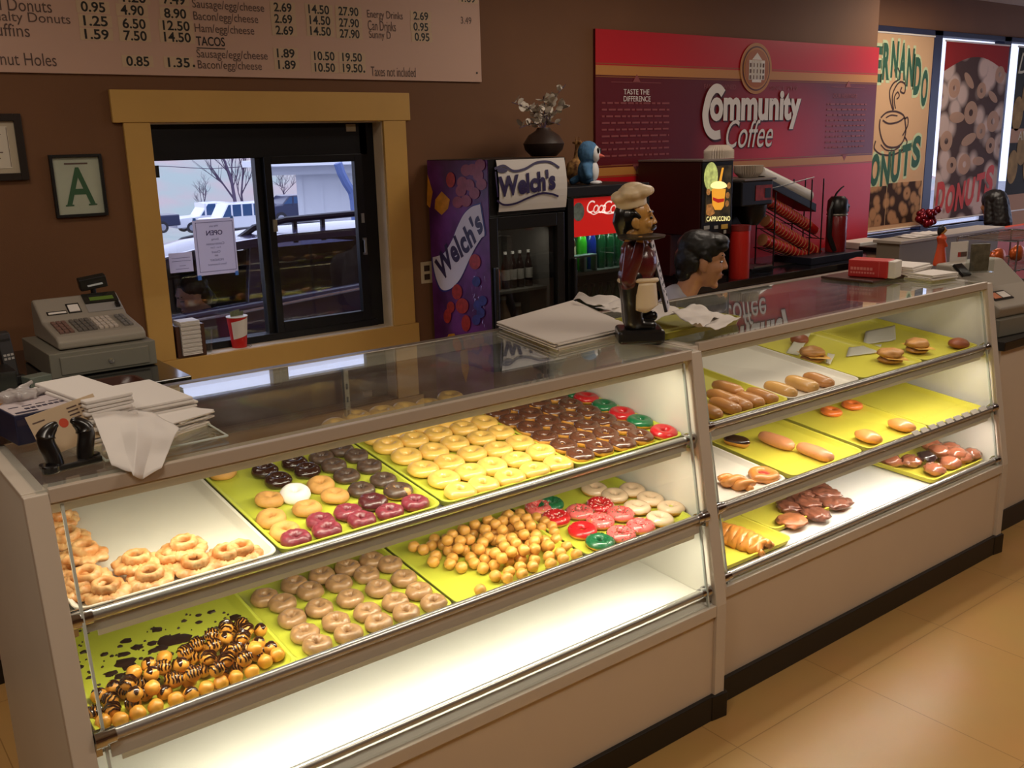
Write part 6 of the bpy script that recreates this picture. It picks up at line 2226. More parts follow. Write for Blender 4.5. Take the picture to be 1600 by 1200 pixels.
def old_mesh(s):
    mb = MB()
    rr = random.Random(s)

    def f(u, v):
        a, b = 2 * PI * u, 2 * PI * v
        d = Vector((math.cos(a), math.sin(a), 0))
        n1 = noise.noise(Vector((math.cos(a) * 2.6 + s, math.sin(a) * 2.6, 1)))
        n2 = noise.noise(Vector((math.cos(a) * 9 + s, math.sin(a) * 9, b * .8)))
        R_, r_ = .0325 + .005 * n1, .0135 + .0035 * n1 + .0030 * n2
        p = d * (R_ + math.cos(b) * r_ * 1.25)
        return (p.x, p.y, .012 + math.sin(b) * r_ * .72 + .0018 * n2)

    def f2(u, v):
        a, b = 2 * PI * u, 2 * PI * v
        d = Vector((math.cos(a), math.sin(a), 0))
        nz = noise.noise(Vector((math.cos(a) * 3 + s + 7, math.sin(a) * 3, b * .7)))
        p = d * (.0215 + .002 * nz + math.cos(b) * (.0085 + .0014 * nz))
        return (p.x, p.y, .026 + math.sin(b) * .0125 + .0015 * nz)
    mb.surf(f, 80, 16, True, True)
    mb.surf(f2, 48, 12, True, True)
    t = MB(); t.v, t.f, t.m = mb.v, mb.f, mb.m
    return t


olds = [old_mesh(s).mesh('old_fashioned_donut', m_old, smooth='all') for s in range(4)]
T1 = lambda p: cv(80, 760, 5.333, p)
oldp = [(490, 905, 0, 'at the front left corner, nearest the rail'), (850, 785, 0, 'second along the front of the white tray'), (1235, 680, 0, 'third along the front of the white tray'), (1590, 550, 0, 'alone at the right of the white tray'),
        (712, 615, .012, 'behind the second front one on the white tray'), (1110, 492, .018, 'raised on others at the middle of the white tray'), (300, 755, .012, 'left of the front row, second from the rail on the white tray'),
        (265, 545, .022, 'on top of the left heap on the white tray'), (120, 640, 0, 'under the left heap, against the left panel'), (130, 420, .008, 'fourth back along the left edge of the white tray'), (60, 255, .008, 'rearmost along the left edge of the white tray'),
        (120, 860, 0, 'in the front left corner behind the glass edge'), (980, 600, 0, 'under the raised middle one on the white tray'), (1500, 610, 0, 'beneath the right-hand one on the white tray')]
for i, (u, v, l, txt) in enumerate(oldp):
    x, k = S1.pick(*T1([(u, v)])[0], TH + .02 + l)
    put([olds[i % 4]], [''], 'old_fashioned_donut', S1.mat(max(x, -.68), max(k, .055), TH + l, i * 1.7, rnd.uniform(-.12, .12) if l else 0, rnd.uniform(-.12, .12) if l else 0), 'ruffled old-fashioned donut ' + txt, 'donut', 'ruffled old-fashioned donuts')

# brown spiced cake donuts, lower shelf
spc = [[torus_mesh('spiced_cake_donut', .0207, .0149, 1.18, m_spice, .14, 8, s)] for s in range(4)]
T6 = lambda p: cv(360, 840, 4.21, p)
rw = [[(590, 715), (795, 640), (990, 565), (1172, 500), (1350, 430)], [(490, 622), (695, 545), (900, 482), (1085, 415), (1240, 345)], [(405, 522), (585, 455), (787, 392), (975, 325), (1142, 260)],
      [(342, 422), (525, 342), (715, 292), (897, 237), (1050, 168)], [(225, 385), (420, 300), (600, 240), (770, 190), (930, 140)]]
for ri, row in enumerate(rw):
    ring(S2, T6(row), spc, 'spiced_donut', lambda i, ri=ri: 'brown spiced cake donut, ' + ORD[i + 1] + ' from the left in the ' + ORD[ri + 1] + ' row from the front', 'brown spiced cake donuts', h=.018)

# sprinkled and white-iced donuts, lower shelf right
T8 = lambda p: cv(610, 730, 3.2, p)
by = bmesh_y
RR = dict(R=.0265, r=.0175, fz=.92)


def iced(mat, spr=None, s=0):
    v = [by[s % 2], icing_mesh('icing', .0265, .0175, .92, mat, .05, s + 3, low=.05)]
    if spr:
        v.append(sprinkle_mesh(.0265, .0175, .92, spr, s, 90))
    return [v]


V = {'red': iced(m_ric, [m_spr, m_spw], 1), 'deep': iced(m_ric, [m_spr], 2), 'green': iced(m_gic, [m_spg], 3), 'pink': iced(m_pic, [m_spr, m_spr, m_spw], 4), 'mix': iced(m_pic, [m_spg, m_spr], 5), 'white': iced(m_wice, None, 6)}
spl_ = [(830, 240, 'red', 'red-sprinkled donut at the left of the lower right tray'), (962, 303, 'deep', 'deep red iced donut, front left of the lower right tray'), (1050, 362, 'green', 'green sprinkled donut nearest the rail, lower right tray'),
        (1050, 257, 'pink', 'pink donut with red sprinkles behind the deep red one'), (1155, 322, 'mix', 'pink donut ringed with green sprinkles, front of the lower right tray'), (1252, 283, 'pink', 'pink and red sprinkled donut, right end of the front row'),
        (948, 212, 'mix', 'pink and green sprinkled donut behind the deep red one'), (1152, 222, 'mix', 'pink and green sprinkled donut at the middle of the lower right tray'), (1050, 177, 'red', 'red-sprinkled donut at the rear of the coloured group'),
        (742, 190, 'pink', 'pink sprinkled donut at the rear left corner of the lower right tray'), (800, 172, 'green', 'green sprinkled donut at the rear left of the lower right tray'),
        (1350, 247, 'white', 'white-iced donut, front of the white group'), (1405, 192, 'white', 'white-iced donut, right end of the white group'), (1235, 190, 'white', 'white-iced donut beside the mixed sprinkled one'), (1300, 147, 'white', 'white-iced donut in the middle of the white group'),
        (1122, 130, 'white', 'white-iced donut behind the red-sprinkled rear one'), (1210, 102, 'white', 'white-iced donut, rearmost right'), (1020, 97, 'white', 'white-iced donut, rearmost left')]
for (u, v, k_, l) in spl_:
    ring(S2, T8([(u, v)]), V[k_], 'iced_donut', lambda i, l=l: l, 'sprinkled and iced donuts on the lower shelf', h=.022, jitter=.06)

# donut holes


def ball_mesh(s, mat, r=.0172):
    return MB().ell((0, 0, r * .93), (r, r * .97, r * .93), 18, 12, None, 0, .12, 1.4, s).mesh('donut_hole', mat, smooth='all')


def inside(p, poly):
    x, y = p; c = False; n = len(poly)
    for i in range(n):
        x1, y1 = poly[i]; x2, y2 = poly[i - 1]
        if (y1 > y) != (y2 > y) and x < (x2 - x1) * (y - y1) / (y2 - y1) + x1:
            c = not c
    return c


m_hole = M('donut_hole_dough', (228, 166, 78), 0.4, var=(20, .22), coat=.15)
m_ghole = M('golden_hole_dough', (226, 156, 56), 0.4, var=(20, .2), coat=.2)
b_pl = [ball_mesh(s, m_hole) for s in range(4)]
b_dz = [ball_mesh(s + 10, m_ghole) for s in range(4)]


def drizzle(s, r=.0172):
    rd = random.Random(s)
    mb = MB()
    base = rd.uniform(0, PI)
    for i in range(5):
        off = (-.75 + .37 * i) * r
        a = base + rd.uniform(-.2, .2)
        ax, bx_ = Vector((math.cos(a), math.sin(a), 0)), Vector((-math.sin(a), math.cos(a), 0))
        pts = []
        for j in range(11):
            t = -1.35 + 2.7 * j / 10
            rr = math.sqrt(max(r * r - off * off, 0))
            p = ax * off + bx_ * rr * math.sin(t) + Vector((0, 0, rr * math.cos(t)))
            p = p.normalized() * r * 1.04
            pts.append(p + Vector((0, 0, r * .93)) + ax * .0012 * math.sin(j * 1.7 + i))
        mb.tube(pts, [.0012] + [.0021] * 9 + [.0012], 6)
    return mb.mesh('chocolate_drizzle', m_choc, smooth=True)


def smear(s, r=.0172):
    rd = random.Random(s)
    mb = MB()
    ph0 = rd.uniform(0, 6.28)

    def f(u, v):
        a = 2 * PI * u
        lim = .75 + .35 * math.sin(3 * a + ph0) + .2 * math.sin(5 * a)
        b = v * lim
        q = r * (1.05 if v < .95 else .99)
        return (q * math.sin(b) * math.cos(a), q * math.sin(b) * math.sin(a), r * .93 + q * .95 * math.cos(b))
    mb.surf(f, 28, 7, True, False)
    return mb.mesh('chocolate_smear', m_choc, smooth='all')


dzs_ = [[drizzle(s)] for s in range(4)] + [[smear(s)] for s in range(2)]


def heap(sh, poly, pitch, layers, balls, extra, where, group, shrink):
    """rows of balls over the surveyed outline, then smaller layers in their hollows; named row by row from the front"""
    rd = random.Random(len(where))
    P0 = [sh.pick(u, v, TH + .014) for u, v in poly]
    made = []
    k0, k1 = min(p[1] for p in P0), max(p[1] for p in P0); x0, x1 = min(p[0] for p in P0), max(p[0] for p in P0)
    base = []
    for ly in range(layers):
        q = shrink[ly]
        Pq = [(q[1] + (x - q[1]) * q[0], q[2] + (y - q[2]) * q[0]) for x, y in P0] if ly else P0
        got = []
        for _ in range(6000):
            p = (rd.uniform(x0, x1), max(rd.uniform(k0, k1), .036))
            if inside(p, Pq) and all((p[0] - a) ** 2 + (p[1] - c) ** 2 > (pitch * (.93 if not ly else 1.0)) ** 2 for a, c, _z in got):
                z = 0.0
                for a, c, zb_ in base:
                    d2 = (p[0] - a) ** 2 + (p[1] - c) ** 2
                    if d2 < pitch ** 2:
                        z = max(z, zb_ + .86 * math.sqrt(pitch ** 2 - d2))
                got.append((p[0], p[1], z))
        base += got
        rows_ = {}
        for p in got:
            rows_.setdefault(int((p[1] - k0) / (pitch * .95)), []).append(p)
        for ri, kk in enumerate(sorted(rows_)):
            for n, p in enumerate(sorted(rows_[kk])):
                made.append((ly, ri, n + 1, p[0], p[1], p[2]))
    for (ly, ri, n, x, k, z) in made:
        M4 = sh.mat(x, k, TH + z, rd.uniform(0, 6.28), 0, 0)
        lab = where + ', ' + ('bottom', 'upper', 'topmost')[ly] + ' layer, ' + ORD[min(ri + 1, 20)] + ' row back, ' + ORD[min(n, 20)] + ' from the left'
        ms = [balls[rd.randrange(4)]]
        nm = ['']
        if extra is not None and rd.random() < (.9 if ly or ri > 0 else .3):
            ms += extra[rd.randrange(len(extra))]; nm.append('chocolate_drizzle')
        put(ms, nm, 'donut_hole', M4, lab, 'donut hole', group)
    return made


T5 = lambda p: cv(80, 930, 4, p)
hA = heap(S2, T5([(255, 800), (330, 850), (640, 760), (900, 680), (1200, 560), (1440, 470), (1400, 330), (1290, 190), (1180, 190), (940, 330), (720, 430), (500, 520), (300, 620), (235, 720)]),
          .0338, 2, b_dz, dzs_, 'drizzled donut hole', 'chocolate-drizzled donut holes', [(1, 0, 0), (.72, -.43, .17)])
hB = heap(S2, T8([(100, 395), (200, 470), (300, 510), (400, 510), (480, 540), (540, 570), (700, 540), (960, 450), (880, 370), (760, 250), (640, 225), (480, 265), (300, 330)]),
          .0350, 2, b_pl, None, 'plain donut hole', 'plain donut holes', [(1, 0, 0), (.66, .42, .22)])
x, k = S2.pick(*T8([(450, 618)])[0], TH + .014)
put([b_pl[1]], [''], 'donut_hole', S2.mat(x, k, TH, .4), 'single plain donut hole lying apart by the rail, front of the heap', 'donut hole', 'plain donut holes')

# chocolate bits on the tray of drizzled holes
mb = MB()
rd = random.Random(2)
bits = [(740, 280, 52), (690, 330, 26), (820, 270, 40), (880, 300, 26), (460, 420, 42), (450, 370, 24), (490, 450, 26), (540, 325, 26), (370, 490, 26), (430, 505, 24), (660, 215, 24), (1000, 105, 18), (1150, 140, 30), (920, 170, 16), (1030, 205, 14), (630, 300, 22),
        (470, 285, 24), (640, 345, 22), (710, 400, 14), (240, 515, 13), (330, 370, 16), (205, 355, 16), (180, 450, 16), (1210, 165, 18), (960, 265, 22), (1080, 110, 8), (750, 365, 12), (560, 395, 10), (520, 430, 9), (850, 350, 18), (300, 560, 8), (920, 125, 14), (830, 160, 14), (150, 260, 8), (380, 380, 9), (430, 320, 12)]
for i in range(80):
    bits.append((rd.uniform(160, 1150), rd.uniform(110, 560), rd.uniform(3, 8)))
for (u, v, s_) in bits:
    x, k = S2.pick(*T5([(u, v)])[0], TH)
    if k > .6 or x < -.71 or x > -.31:
        continue
    r_ = s_ * 1.35 / 4 / F_PX * 2.3
    n = 12
    ph0 = rd.uniform(0, 6)
    pts, top_ = [], []
    for j in range(n):
        a = 2 * PI * j / n
        q = r_ * (1 + .5 * noise.noise(Vector((math.cos(a) * 1.5 + u, math.sin(a) * 1.5, v))))
        pts.append(S2.P(x + q * 1.15 * math.cos(a), k + q * math.sin(a), TH - .0006)); top_.append(S2.P(x + q * .7 * math.cos(a), k + q * .6 * math.sin(a), TH + .0022))
    mb.add(pts + top_, [(j, (j + 1) % n, n + (j + 1) % n, n + j) for j in range(n)] + [tuple(range(n, 2 * n))])
o = mb.build('chocolate_crumbs', M('dry_chocolate_bits', (44, 22, 14), .55), smooth=True, fix=False)
tag(o, 'scattered chocolate bits and smears on the lime tray of drizzled holes', 'crumbs', kind='stuff')

# ------------------------------------------------------------------ pastries of the farther case
U1, U2, U3 = SH2
m_kol = M('browned_roll', (206, 142, 78), 0.35, var=(14, .3), coat=.35)
m_kol2 = M('golden_roll', (226, 172, 96), 0.35, var=(14, .25), coat=.3)
m_bun = M('glazed_bun', (226, 150, 82), 0.35, var=(10, .12), coat=.3)
m_ecl = M('pink_brown_eclair', (216, 146, 100), 0.4, var=(12, .15), coat=.15)


def roll_mesh(L, r, mat, s, rz=.85):
    mb = MB()

    def f(u, v):
        a = 2 * PI * u; t = -1 + 2 * v
        w = max(1 - abs(t) ** 3.2, 0.0) ** .5
        q = r * w * (1 + .10 * noise.noise(Vector((math.cos(a) + s, math.sin(a), t * 1.6))))
        return (q * math.cos(a), t * L / 2 + .008 * noise.noise(Vector((s, t, 0))), r * rz * .92 + q * rz * math.sin(a))
    mb.surf(f, 20, 18, True, False)
    return mb.mesh('roll', mat, smooth='all')


def lay(sh, u, v, h, me, name, label, cat, group, rz=0.0, lift=0.0, parts=None, tilt=0.0):
    x, k = sh.pick(u, v, TH + h)
    if len(me.vertices) > 8:
        k = max(k, max(abs(w.co.y) for w in me.vertices) + .012)
    return put([me] + [p[0] for p in (parts or [])], [''] + [p[1] for p in (parts or [])], name, sh.mat(x, k, TH + lift, rz, tilt), label, cat, group)


kb_ = [roll_mesh(.13, .026, m_kol, s) for s in range(3)]
kg_ = [roll_mesh(.135, .028, m_kol2, s + 5) for s in range(3)]
T2b = lambda u, v: (1110 + u / 6.316, 560 + v / 6.316)
for i, (u, v, l, rz, t_) in enumerate(((120, 570, 0, .0, 'nearest the rail, half hidden by the end panel'), (205, 485, 0, .1, 'second from the rail in the left group'), (320, 452, 0, .05, 'third from the rail in the left group'), (450, 425, 0, .1, 'fourth from the rail in the left group'),
                                       (560, 380, 0, .12, 'at the right of the left group'), (120, 380, .012, .1, 'in the upper pile at the left, lower one'), (170, 290, .014, .15, 'with the darkest crust, rear of the left group'))):
    uu, vv = T2b(u, v)
    lay(U1, uu, vv, .022 + l, kb_[i % 3], 'sausage_roll', 'browned sausage roll ' + t_, 'roll', 'browned sausage rolls', rz, l)
for i, (u, v, rz, me, t_) in enumerate(((745, 325, .12, kg_[0], 'pale golden sausage roll, left of the three on the white tray'), (935, 262, .12, kg_[1], 'golden sausage roll in the middle of the three on the white tray'), (1110, 222, .1, kb_[2], 'dark-tipped sausage roll, right of the three on the white tray'))):
    uu, vv = T2b(u, v)
    lay(U1, uu, vv, .022, me, 'sausage_roll', t_, 'roll', 'sausage rolls on the white tray', rz)


def sandwich(sh, u, v, label, rz, s=0, sc=1.0):
    x, k = sh.pick(u, v, TH + .025)
    o = bpy.data.objects.new('breakfast_sandwich', None); COL.objects.link(o); o.empty_display_size = .05
    o.matrix_basis = sh.mat(x, k, TH, rz)
    tag(o, label, 'sandwich', 'breakfast sandwiches')
    c = M('croissant_crust', (206, 146, 82), .45, var=(20, .3), bump=(50, .002))
    MB().ell((0, 0, .014 * sc), (.052 * sc, .04 * sc, .014 * sc), 20, 10, None, 0, .2, 2, s).build('lower_half', c, o, smooth='all')
    MB().ell((-.004, 0, .042 * sc), (.054 * sc, .042 * sc, .02 * sc), 20, 12, None, 0, .25, 2, s + 3).build('upper_half', c, o, smooth='all')
    MB().ell((.006, -.004, .025 * sc), (.05 * sc, .042 * sc, .006 * sc), 18, 8, None, 0, .3, 3, s).build('filling', M('sausage_filling', (96, 56, 36), .6), o, smooth='all')
    mb = MB(); q = .046 * sc
    mb.add([(-q, -q, .031 * sc), (q, -q, .028 * sc), (q, q, .031 * sc), (-q, q, .031 * sc), (q * 1.15, -q * 1.12, .022 * sc)], [(0, 1, 2, 3), (0, 4, 1)])
    mb.build('cheese', M('cheese', (232, 178, 80), .5), o)


sandwich(U1, 1330 + 395 / 6.4, 470 + 560 / 6.4, 'breakfast sandwich on paper, front one of the pair at the right of the upper shelf', -.4, 1)
sandwich(U1, 1330 + 660 / 6.4, 470 + 460 / 6.4, 'breakfast sandwich, rear one of the pair at the right of the upper shelf', -.2, 2)
sandwich(U1, 1160 + 880 / 8, 490 + 525 / 8, 'breakfast sandwich half in white wrapping, middle of the upper shelf', -.3, 3)
bunm = MB().ell((0, 0, .02), (.042, .036, .02), 20, 12, None, 0, .08, 1.5, 3).mesh('bun', m_bun, smooth='all')
dbun = MB().ell((0, 0, .022), (.046, .038, .022), 20, 12, None, 0, .12, 1.5, 5).mesh('bun', M('red_brown_bun', (168, 92, 60), .45, var=(20, .3)), smooth='all')
lay(U1, 1330 + 1075 / 6.4, 470 + 425 / 6.4, .022, dbun, 'stuffed_bun', 'red-brown stuffed bun at the right end of the upper shelf', 'bun', 'stuffed buns', -.3)
lay(U1, 1160 + 715 / 8, 490 + 320 / 8, .022, dbun, 'stuffed_bun', 'red-brown stuffed bun behind the paper-wrapped sandwich', 'bun', 'stuffed buns', .6)


def sheet(sh, pts, label, name='wax_paper'):
    mb = MB()
    g = [(sh.P(*sh.pick(u, v, TH + .003)[:2], TH + .003 + w)) for u, v, w in pts]
    gu = []
    n = 8
    for j in range(n + 1):
        for i in range(n + 1):
            a = g[0].lerp(g[1], i / n); b = g[3].lerp(g[2], i / n)
            p = a.lerp(b, j / n); p.z += .003 * noise.noise(p * 30) + .003
            gu.append(p)
    mb.add(gu, [(j * (n + 1) + i, j * (n + 1) + i + 1, (j + 1) * (n + 1) + i + 1, (j + 1) * (n + 1) + i) for j in range(n) for i in range(n)])
    o = mb.build(name, M('wax_paper', (232, 228, 214), .7, trans=.4), fix=False, smooth='all')
    m = o.modifiers.new('t', 'SOLIDIFY'); m.thickness = .0008
    tag(o, label, 'paper', 'wax paper in the farther case')


sheet(U1, [(1228, 552, 0), (1248, 556, 0), (1272, 520, .035), (1258, 520, .04)], 'white wax paper standing up behind the wrapped sandwich')
sheet(U1, [(1290, 568, 0), (1297, 571, 0), (1304, 560, .015), (1292, 560, .02)], 'small white wax paper corner sticking out right of the wrapped sandwich')
sheet(U1, [(1322, 558, 0), (1372, 552, 0), (1378, 540, .004), (1326, 545, .004)], 'pale wax paper left of the sandwich pair')
sheet(U1, [(1348, 540, 0), (1400, 532, 0), (1398, 512, .01), (1352, 522, .01)], 'pale wax paper between the middle sandwich and the pair')

eclm = [roll_mesh(.158, .030, m_ecl, s, .8) for s in (11, 12)]
for i, (u, v, l) in enumerate(((650, 818, 'rear one of two long pink-brown eclairs in line, middle shelf'), (1045, 935, 'front one of two long pink-brown eclairs in line, middle shelf'))):
    uu, vv = T2b(u, v)
    lay(U2, uu, vv, .02, eclm[i], 'eclair', l, 'eclair', 'eclairs on the middle shelf', .06)
uu, vv = T2b(260, 815)
eb = roll_mesh(.10, .025, m_dough, 20, .8)
ei = MB()
ei.surf(lambda u, v: (.0262 * max(1 - abs(-1 + 2 * v) ** 3.2, 0) ** .5 * math.cos(PI * u), (-1 + 2 * v) * .051, .0205 + .0212 * max(1 - abs(-1 + 2 * v) ** 3.2, 0) ** .5 * math.sin(PI * u)), 12, 14)
lay(U2, uu, vv, .02, eb, 'eclair', 'small chocolate-topped eclair at the left of the middle shelf', 'eclair', 'eclairs on the middle shelf', .5, parts=[(ei.mesh('icing', m_choc, smooth='all', fix=False), 'icing')])
for (u, v, l) in ((1195, 515, 'orange-glazed ring donut, left of the pair under the upper shelf'), (1400, 452, 'orange-glazed ring donut, right of the pair under the upper shelf')):
    uu, vv = T2b(u, v)
    ring(U2, [(uu, vv)], [[torus_mesh('orange_glazed_donut', .0265, .0185, .86, M('orange_glaze', (232, 122, 52), .3, coat=.35), .06, 4, 3)]], 'glazed_donut', lambda i, l=l: l, 'orange glazed donuts', h=.016)
bl_ = MB().ell((0, 0, .024), (.038, .056, .024), 20, 14, None, 0, .08, 1.5, 6).mesh('bun', m_bun, smooth='all')
lay(U2, 1340 + 110 / 6.4, 600 + 530 / 6.4, .022, bl_, 'glazed_bun', 'oval glazed bun, left of the pair at the front of the middle shelf', 'bun', 'glazed buns on the middle shelf', .15)
lay(U2, 1340 + 455 / 6.4, 600 + 415 / 6.4, .024, bl_, 'glazed_bun', 'oval glazed bun, right of the pair, touching the striped rail', 'bun', 'glazed buns on the middle shelf', .25)

# fruit pastries
m_past = M('flaky_pastry', (216, 142, 66), .4, var=(18, .3), coat=.25, bump=(40, .002))
t4 = lambda u, v: (1120 + u / 6, 700 + v / 6)
rp_ = MB()
rp_.surf(lambda u, v: (lambda a, b: ((.036 + .018 * math.cos(b)) * math.cos(a) * (1 + .08 * math.sin(5 * a)), (.036 + .018 * math.cos(b)) * math.sin(a), .017 + .016 * math.sin(b)))(2 * PI * u, 2 * PI * v), 36, 12, True, True)
fil = MB().ell((0, 0, .016), (.030, .030, .012), 16, 8).mesh('fruit_filling', M('red_cream_filling', (222, 150, 120), .25, var=(50, 0), col2=(160, 30, 30), coat=.4), smooth='all')
uu, vv = t4(440, 245)
lay(U2, uu, vv, .02, rp_.mesh('fruit_pastry', m_past, smooth='all'), 'fruit_pastry', 'round pastry with red and white filling on the white tray', 'pastry', 'fruit pastries', .3, parts=[(fil, 'filling')])
tw = MB()
for s_ in (0, 1):
    tw.tube([(.018 * math.cos(t * 2.2 + s_ * PI), -.06 + .03 * t, .02 + .008 * math.sin(t * 2.2 + s_ * PI)) for t in [4 * i / 20 for i in range(21)]], [.008 + .011 * math.sin(PI * i / 20) for i in range(21)], 12)
uu, vv = t4(235, 345)
lay(U2, uu, vv, .02, tw.mesh('turnover', m_past, smooth='all'), 'fruit_pastry', 'twisted turnover with dark filling at the left of the white tray', 'pastry', 'fruit pastries', .45,
    parts=[(MB().ell((.012, .03, .024), (.014, .018, .008), 12, 8).mesh('fruit_filling', M('dark_jam', (60, 22, 26), .2), smooth='all'), 'filling')])
# braided loaf
br_ = MB()
for j in range(3):
    br_.tube([(.030 * math.sin(t * 1.35 + j * 2.094), -.11 + .0108 * t * 2.05, .028 + .013 * math.cos(2 * (t * 1.35 + j * 2.094))) for t in [10 * i / 60 for i in range(61)]], [.012 + .012 * math.sin(PI * min(max(i / 60, .06), .94)) for i in range(61)], 12)
uu, vv = t4(345, 885)
me_b = br_.mesh('braided_loaf', M('golden_braid', (216, 140, 60), .35, var=(16, .25), coat=.35), smooth='all')
lay(U3, uu, vv, .03, me_b, 'braided_loaf', 'golden braided loaf on the yellow tray at the left of the deck', 'loaf', None, .12)
# fritters
m_frit = M('dark_fritter_glaze', (138, 82, 62), .28, var=(40, .4), bump=(60, .004), coat=.5)
m_frit2 = M('tan_fritter', (176, 108, 66), .4, var=(40, .3), bump=(60, .004), coat=.2)
fr_ = [MB().ell((0, 0, .017), (.058, .050, .017), 28, 16, None, 0, .38, 3.2, s).mesh('fritter', m_frit, smooth='all') for s in range(3)]
fr2 = MB().ell((0, 0, .017), (.060, .052, .017), 28, 16, None, 0, .3, 2.6, 9).mesh('fritter', m_frit2, smooth='all')
for i, (u, v, l, t_) in enumerate(((705, 680, 0, 'tan fritter at the front left of the dark fritters'), (925, 612, 0, 'dark glazed fritter, front middle'), (1090, 515, 0, 'dark glazed fritter, front right'), (700, 540, 0, 'dark glazed fritter, left under the shelf shadow'),
                                   (845, 505, .014, 'dark glazed fritter lying on top, centre left'), (1015, 425, .008, 'dark glazed fritter, rear right'), (780, 440, .008, 'dark glazed fritter, rear left'), (950, 375, 0, 'dark glazed fritter, rearmost'), (1190, 500, 0, 'small dark fritter at the right edge of the fritter tray'))):
    uu, vv = t4(u, v)
    o = lay(U3, uu, vv, .017 + l, fr2 if i == 0 else fr_[i % 3], 'fritter', t_, 'fritter', 'fritters on the deck', i * 1.1, l)
    if i == 8:
        o.scale = (.6, .6, .8)
# wrapped cinnamon buns
m_cin = M('film_wrapped_bun', (176, 106, 78), .14, var=(22, .35), bump=(26, .006), coat=1.0)
m_cind = M('film_wrapped_dark_bun', (44, 30, 32), .12, bump=(26, .006), coat=1.0)
cn = [MB().ell((0, 0, .026), (.046, .042, .026), 22, 14, None, 0, .28, 2.6, s).mesh('wrapped_bun', m_cin, smooth='all') for s in range(3)]
cnd = MB().ell((0, 0, .024), (.042, .036, .024), 22, 14, None, 0, .25, 2.4, 7).mesh('wrapped_bun', m_cind, smooth='all')
for i, (u, v, l, t_) in enumerate(((540, 770, 0, 'front left one'), (770, 850, 0, 'front one nearest the rail'), (930, 790, .0, 'second along the rail'), (1040, 730, 0, 'third along the rail'), (1140, 700, .0, 'at the right end of the rail'), (690, 725, .02, 'dark one'),
                                   (820, 670, .022, 'on top behind the dark one'), (930, 640, .02, 'on top at the rear right'), (340, 760, 0, 'at the far left under the shelf'), (740, 610, .02, 'topmost at the rear'), (985, 690, .018, 'on top near the middle of the rail'))):
    uu, vv = 1340 + u / 6.4, 600 + v / 6.4
    lay(U3, uu, vv, .026 + l, cnd if 'dark' == t_[:4] else cn[i % 3], 'wrapped_bun', 'film-wrapped cinnamon bun, ' + t_, 'bun', 'film-wrapped cinnamon buns', i * .9, l)

# ------------------------------------------------------------------ things on top of the nearer case
ZT = 1.1935
# chef statue
pbase = at(999, 533, 2, ZT)
cs_ = thing('chef_statue', 'painted chef statue in white hat holding a dark round tray and narrow menu board', 'statue', (pbase.x, pbase.y, ZT), -YAW)
U = .485 / 250.0


def cq(u, v, y=0.0):
    return Vector(((u - 997) * U, y, (547 - v) * U))


m_sk = M('statue_skin_paint', (198, 146, 74), .35, coat=.2)
m_mar = M('maroon_paint', (88, 26, 30), .3, coat=.4)
m_blk = M('black_gloss_paint', (20, 18, 18), .3, coat=.4)
m_crm = M('cream_paint', (226, 206, 170), .4)
MB().box(-.073, -.060, 0, .074, .062, .046).build('base', m_blk, cs_, bevel=.012, seg=3)
b = MB()
for y, dx in ((-.028, -.004), (.028, .006)):
    b.cap(cq(983 + dx, 440, y), cq(984, 478, y), .040, .034); b.cap(cq(984, 478, y), cq(985, 512, y), .033, .030)
    b.cap(cq(984, 516, y), cq(1014 + (6 if y > 0 else 0), 518 - (10 if y > 0 else 0), y), .020, .018)
blob(b, 'trousers_and_shoes', m_blk, .005, 4, cs_)
b = MB()
b.ell(cq(994, 418), (.060, .062, .068)); b.cap(cq(990, 396, 0), cq(991, 388, 0), .048, .040); b.ell(cq(990, 440), (.055, .058, .035))
b.cap(cq(981, 392, -.05), cq(974, 440, -.066), .024, .024); b.cap(cq(974, 440, -.066), cq(986, 408, -.085), .022, .018); b.cap(cq(986, 408, -.085), cq(990, 385, -.088), .018, .016)
b.cap(cq(998, 392, .05), cq(1012, 418, .062), .024, .021)
b.cap(cq(982, 452, -.03), cq(986, 462, -.03), .036, .032)
blob(b, 'jacket', m_mar, .005, 4, cs_)
b = MB()
hcx, hcy = 989, 351
RI = Matrix.Identity(3)
sc_ = .050 * 2 * U / .00194 / .1
P = head_blobs(b, cq(990, 352), RI, .56)
b.cap(P(-.02, 0, -.07), cq(991, 388), .032, .034)
b.cap(cq(990, 387, -.088), cq(991, 377, -.088), .013, .012)
b.cap(cq(1012, 418, .062), cq(1016, 396, .050), .015, .013)
blob(b, 'head', m_sk, .0032, 3, cs_)
b = MB()
b.ell(P(-.04, 0, .03), (.048, .046, .050)); b.cap(P(-.07, 0, .0), P(-.065, 0, -.07), .034, .022)
for y in (-1, 1):
    b.cap(P(-.02, y * .076, .05), P(.012, y * .073, .028), .009, .006)
blob(b, 'hair', m_blk, .004, 2, cs_)
b = MB()
for y in (-1, 1):
    b.cap(P(.10, y * .008, -.034), P(.085, y * .045, -.044), .0085, .004, 8)
    b.cap(P(.089, y * .016, .052), P(.070, y * .054, .055), .0035, .0025, 8)
    b.ell(P(.082, y * .032, .02), (.004, .007, .005))
b.build('moustache_and_brows', m_blk, cs_, smooth=True)
b = MB()
Rh = Matrix.Rotation(.30, 3, 'Y')
b.lathe([(.005, 0), (.047, 0), (.050, .036), (.005, .036)], P(-.022, 0, .075), 28, 0, Matrix.Rotation(-.20, 3, 'Y'))
for (u, v, y, r) in ((968, 314, 0, .036), (980, 308, -.034, .036), (980, 308, .034, .036), (996, 304, -.03, .034), (996, 304, .03, .034), (1005, 304, 0, .028), (986, 304, 0, .044), (966, 315, -.022, .028), (966, 315, .022, .028)):
    b.ell(cq(u, v, y), (r, r * .95, r * .62))
blob(b, 'chef_hat', m_crm, .0045, 2, cs_)
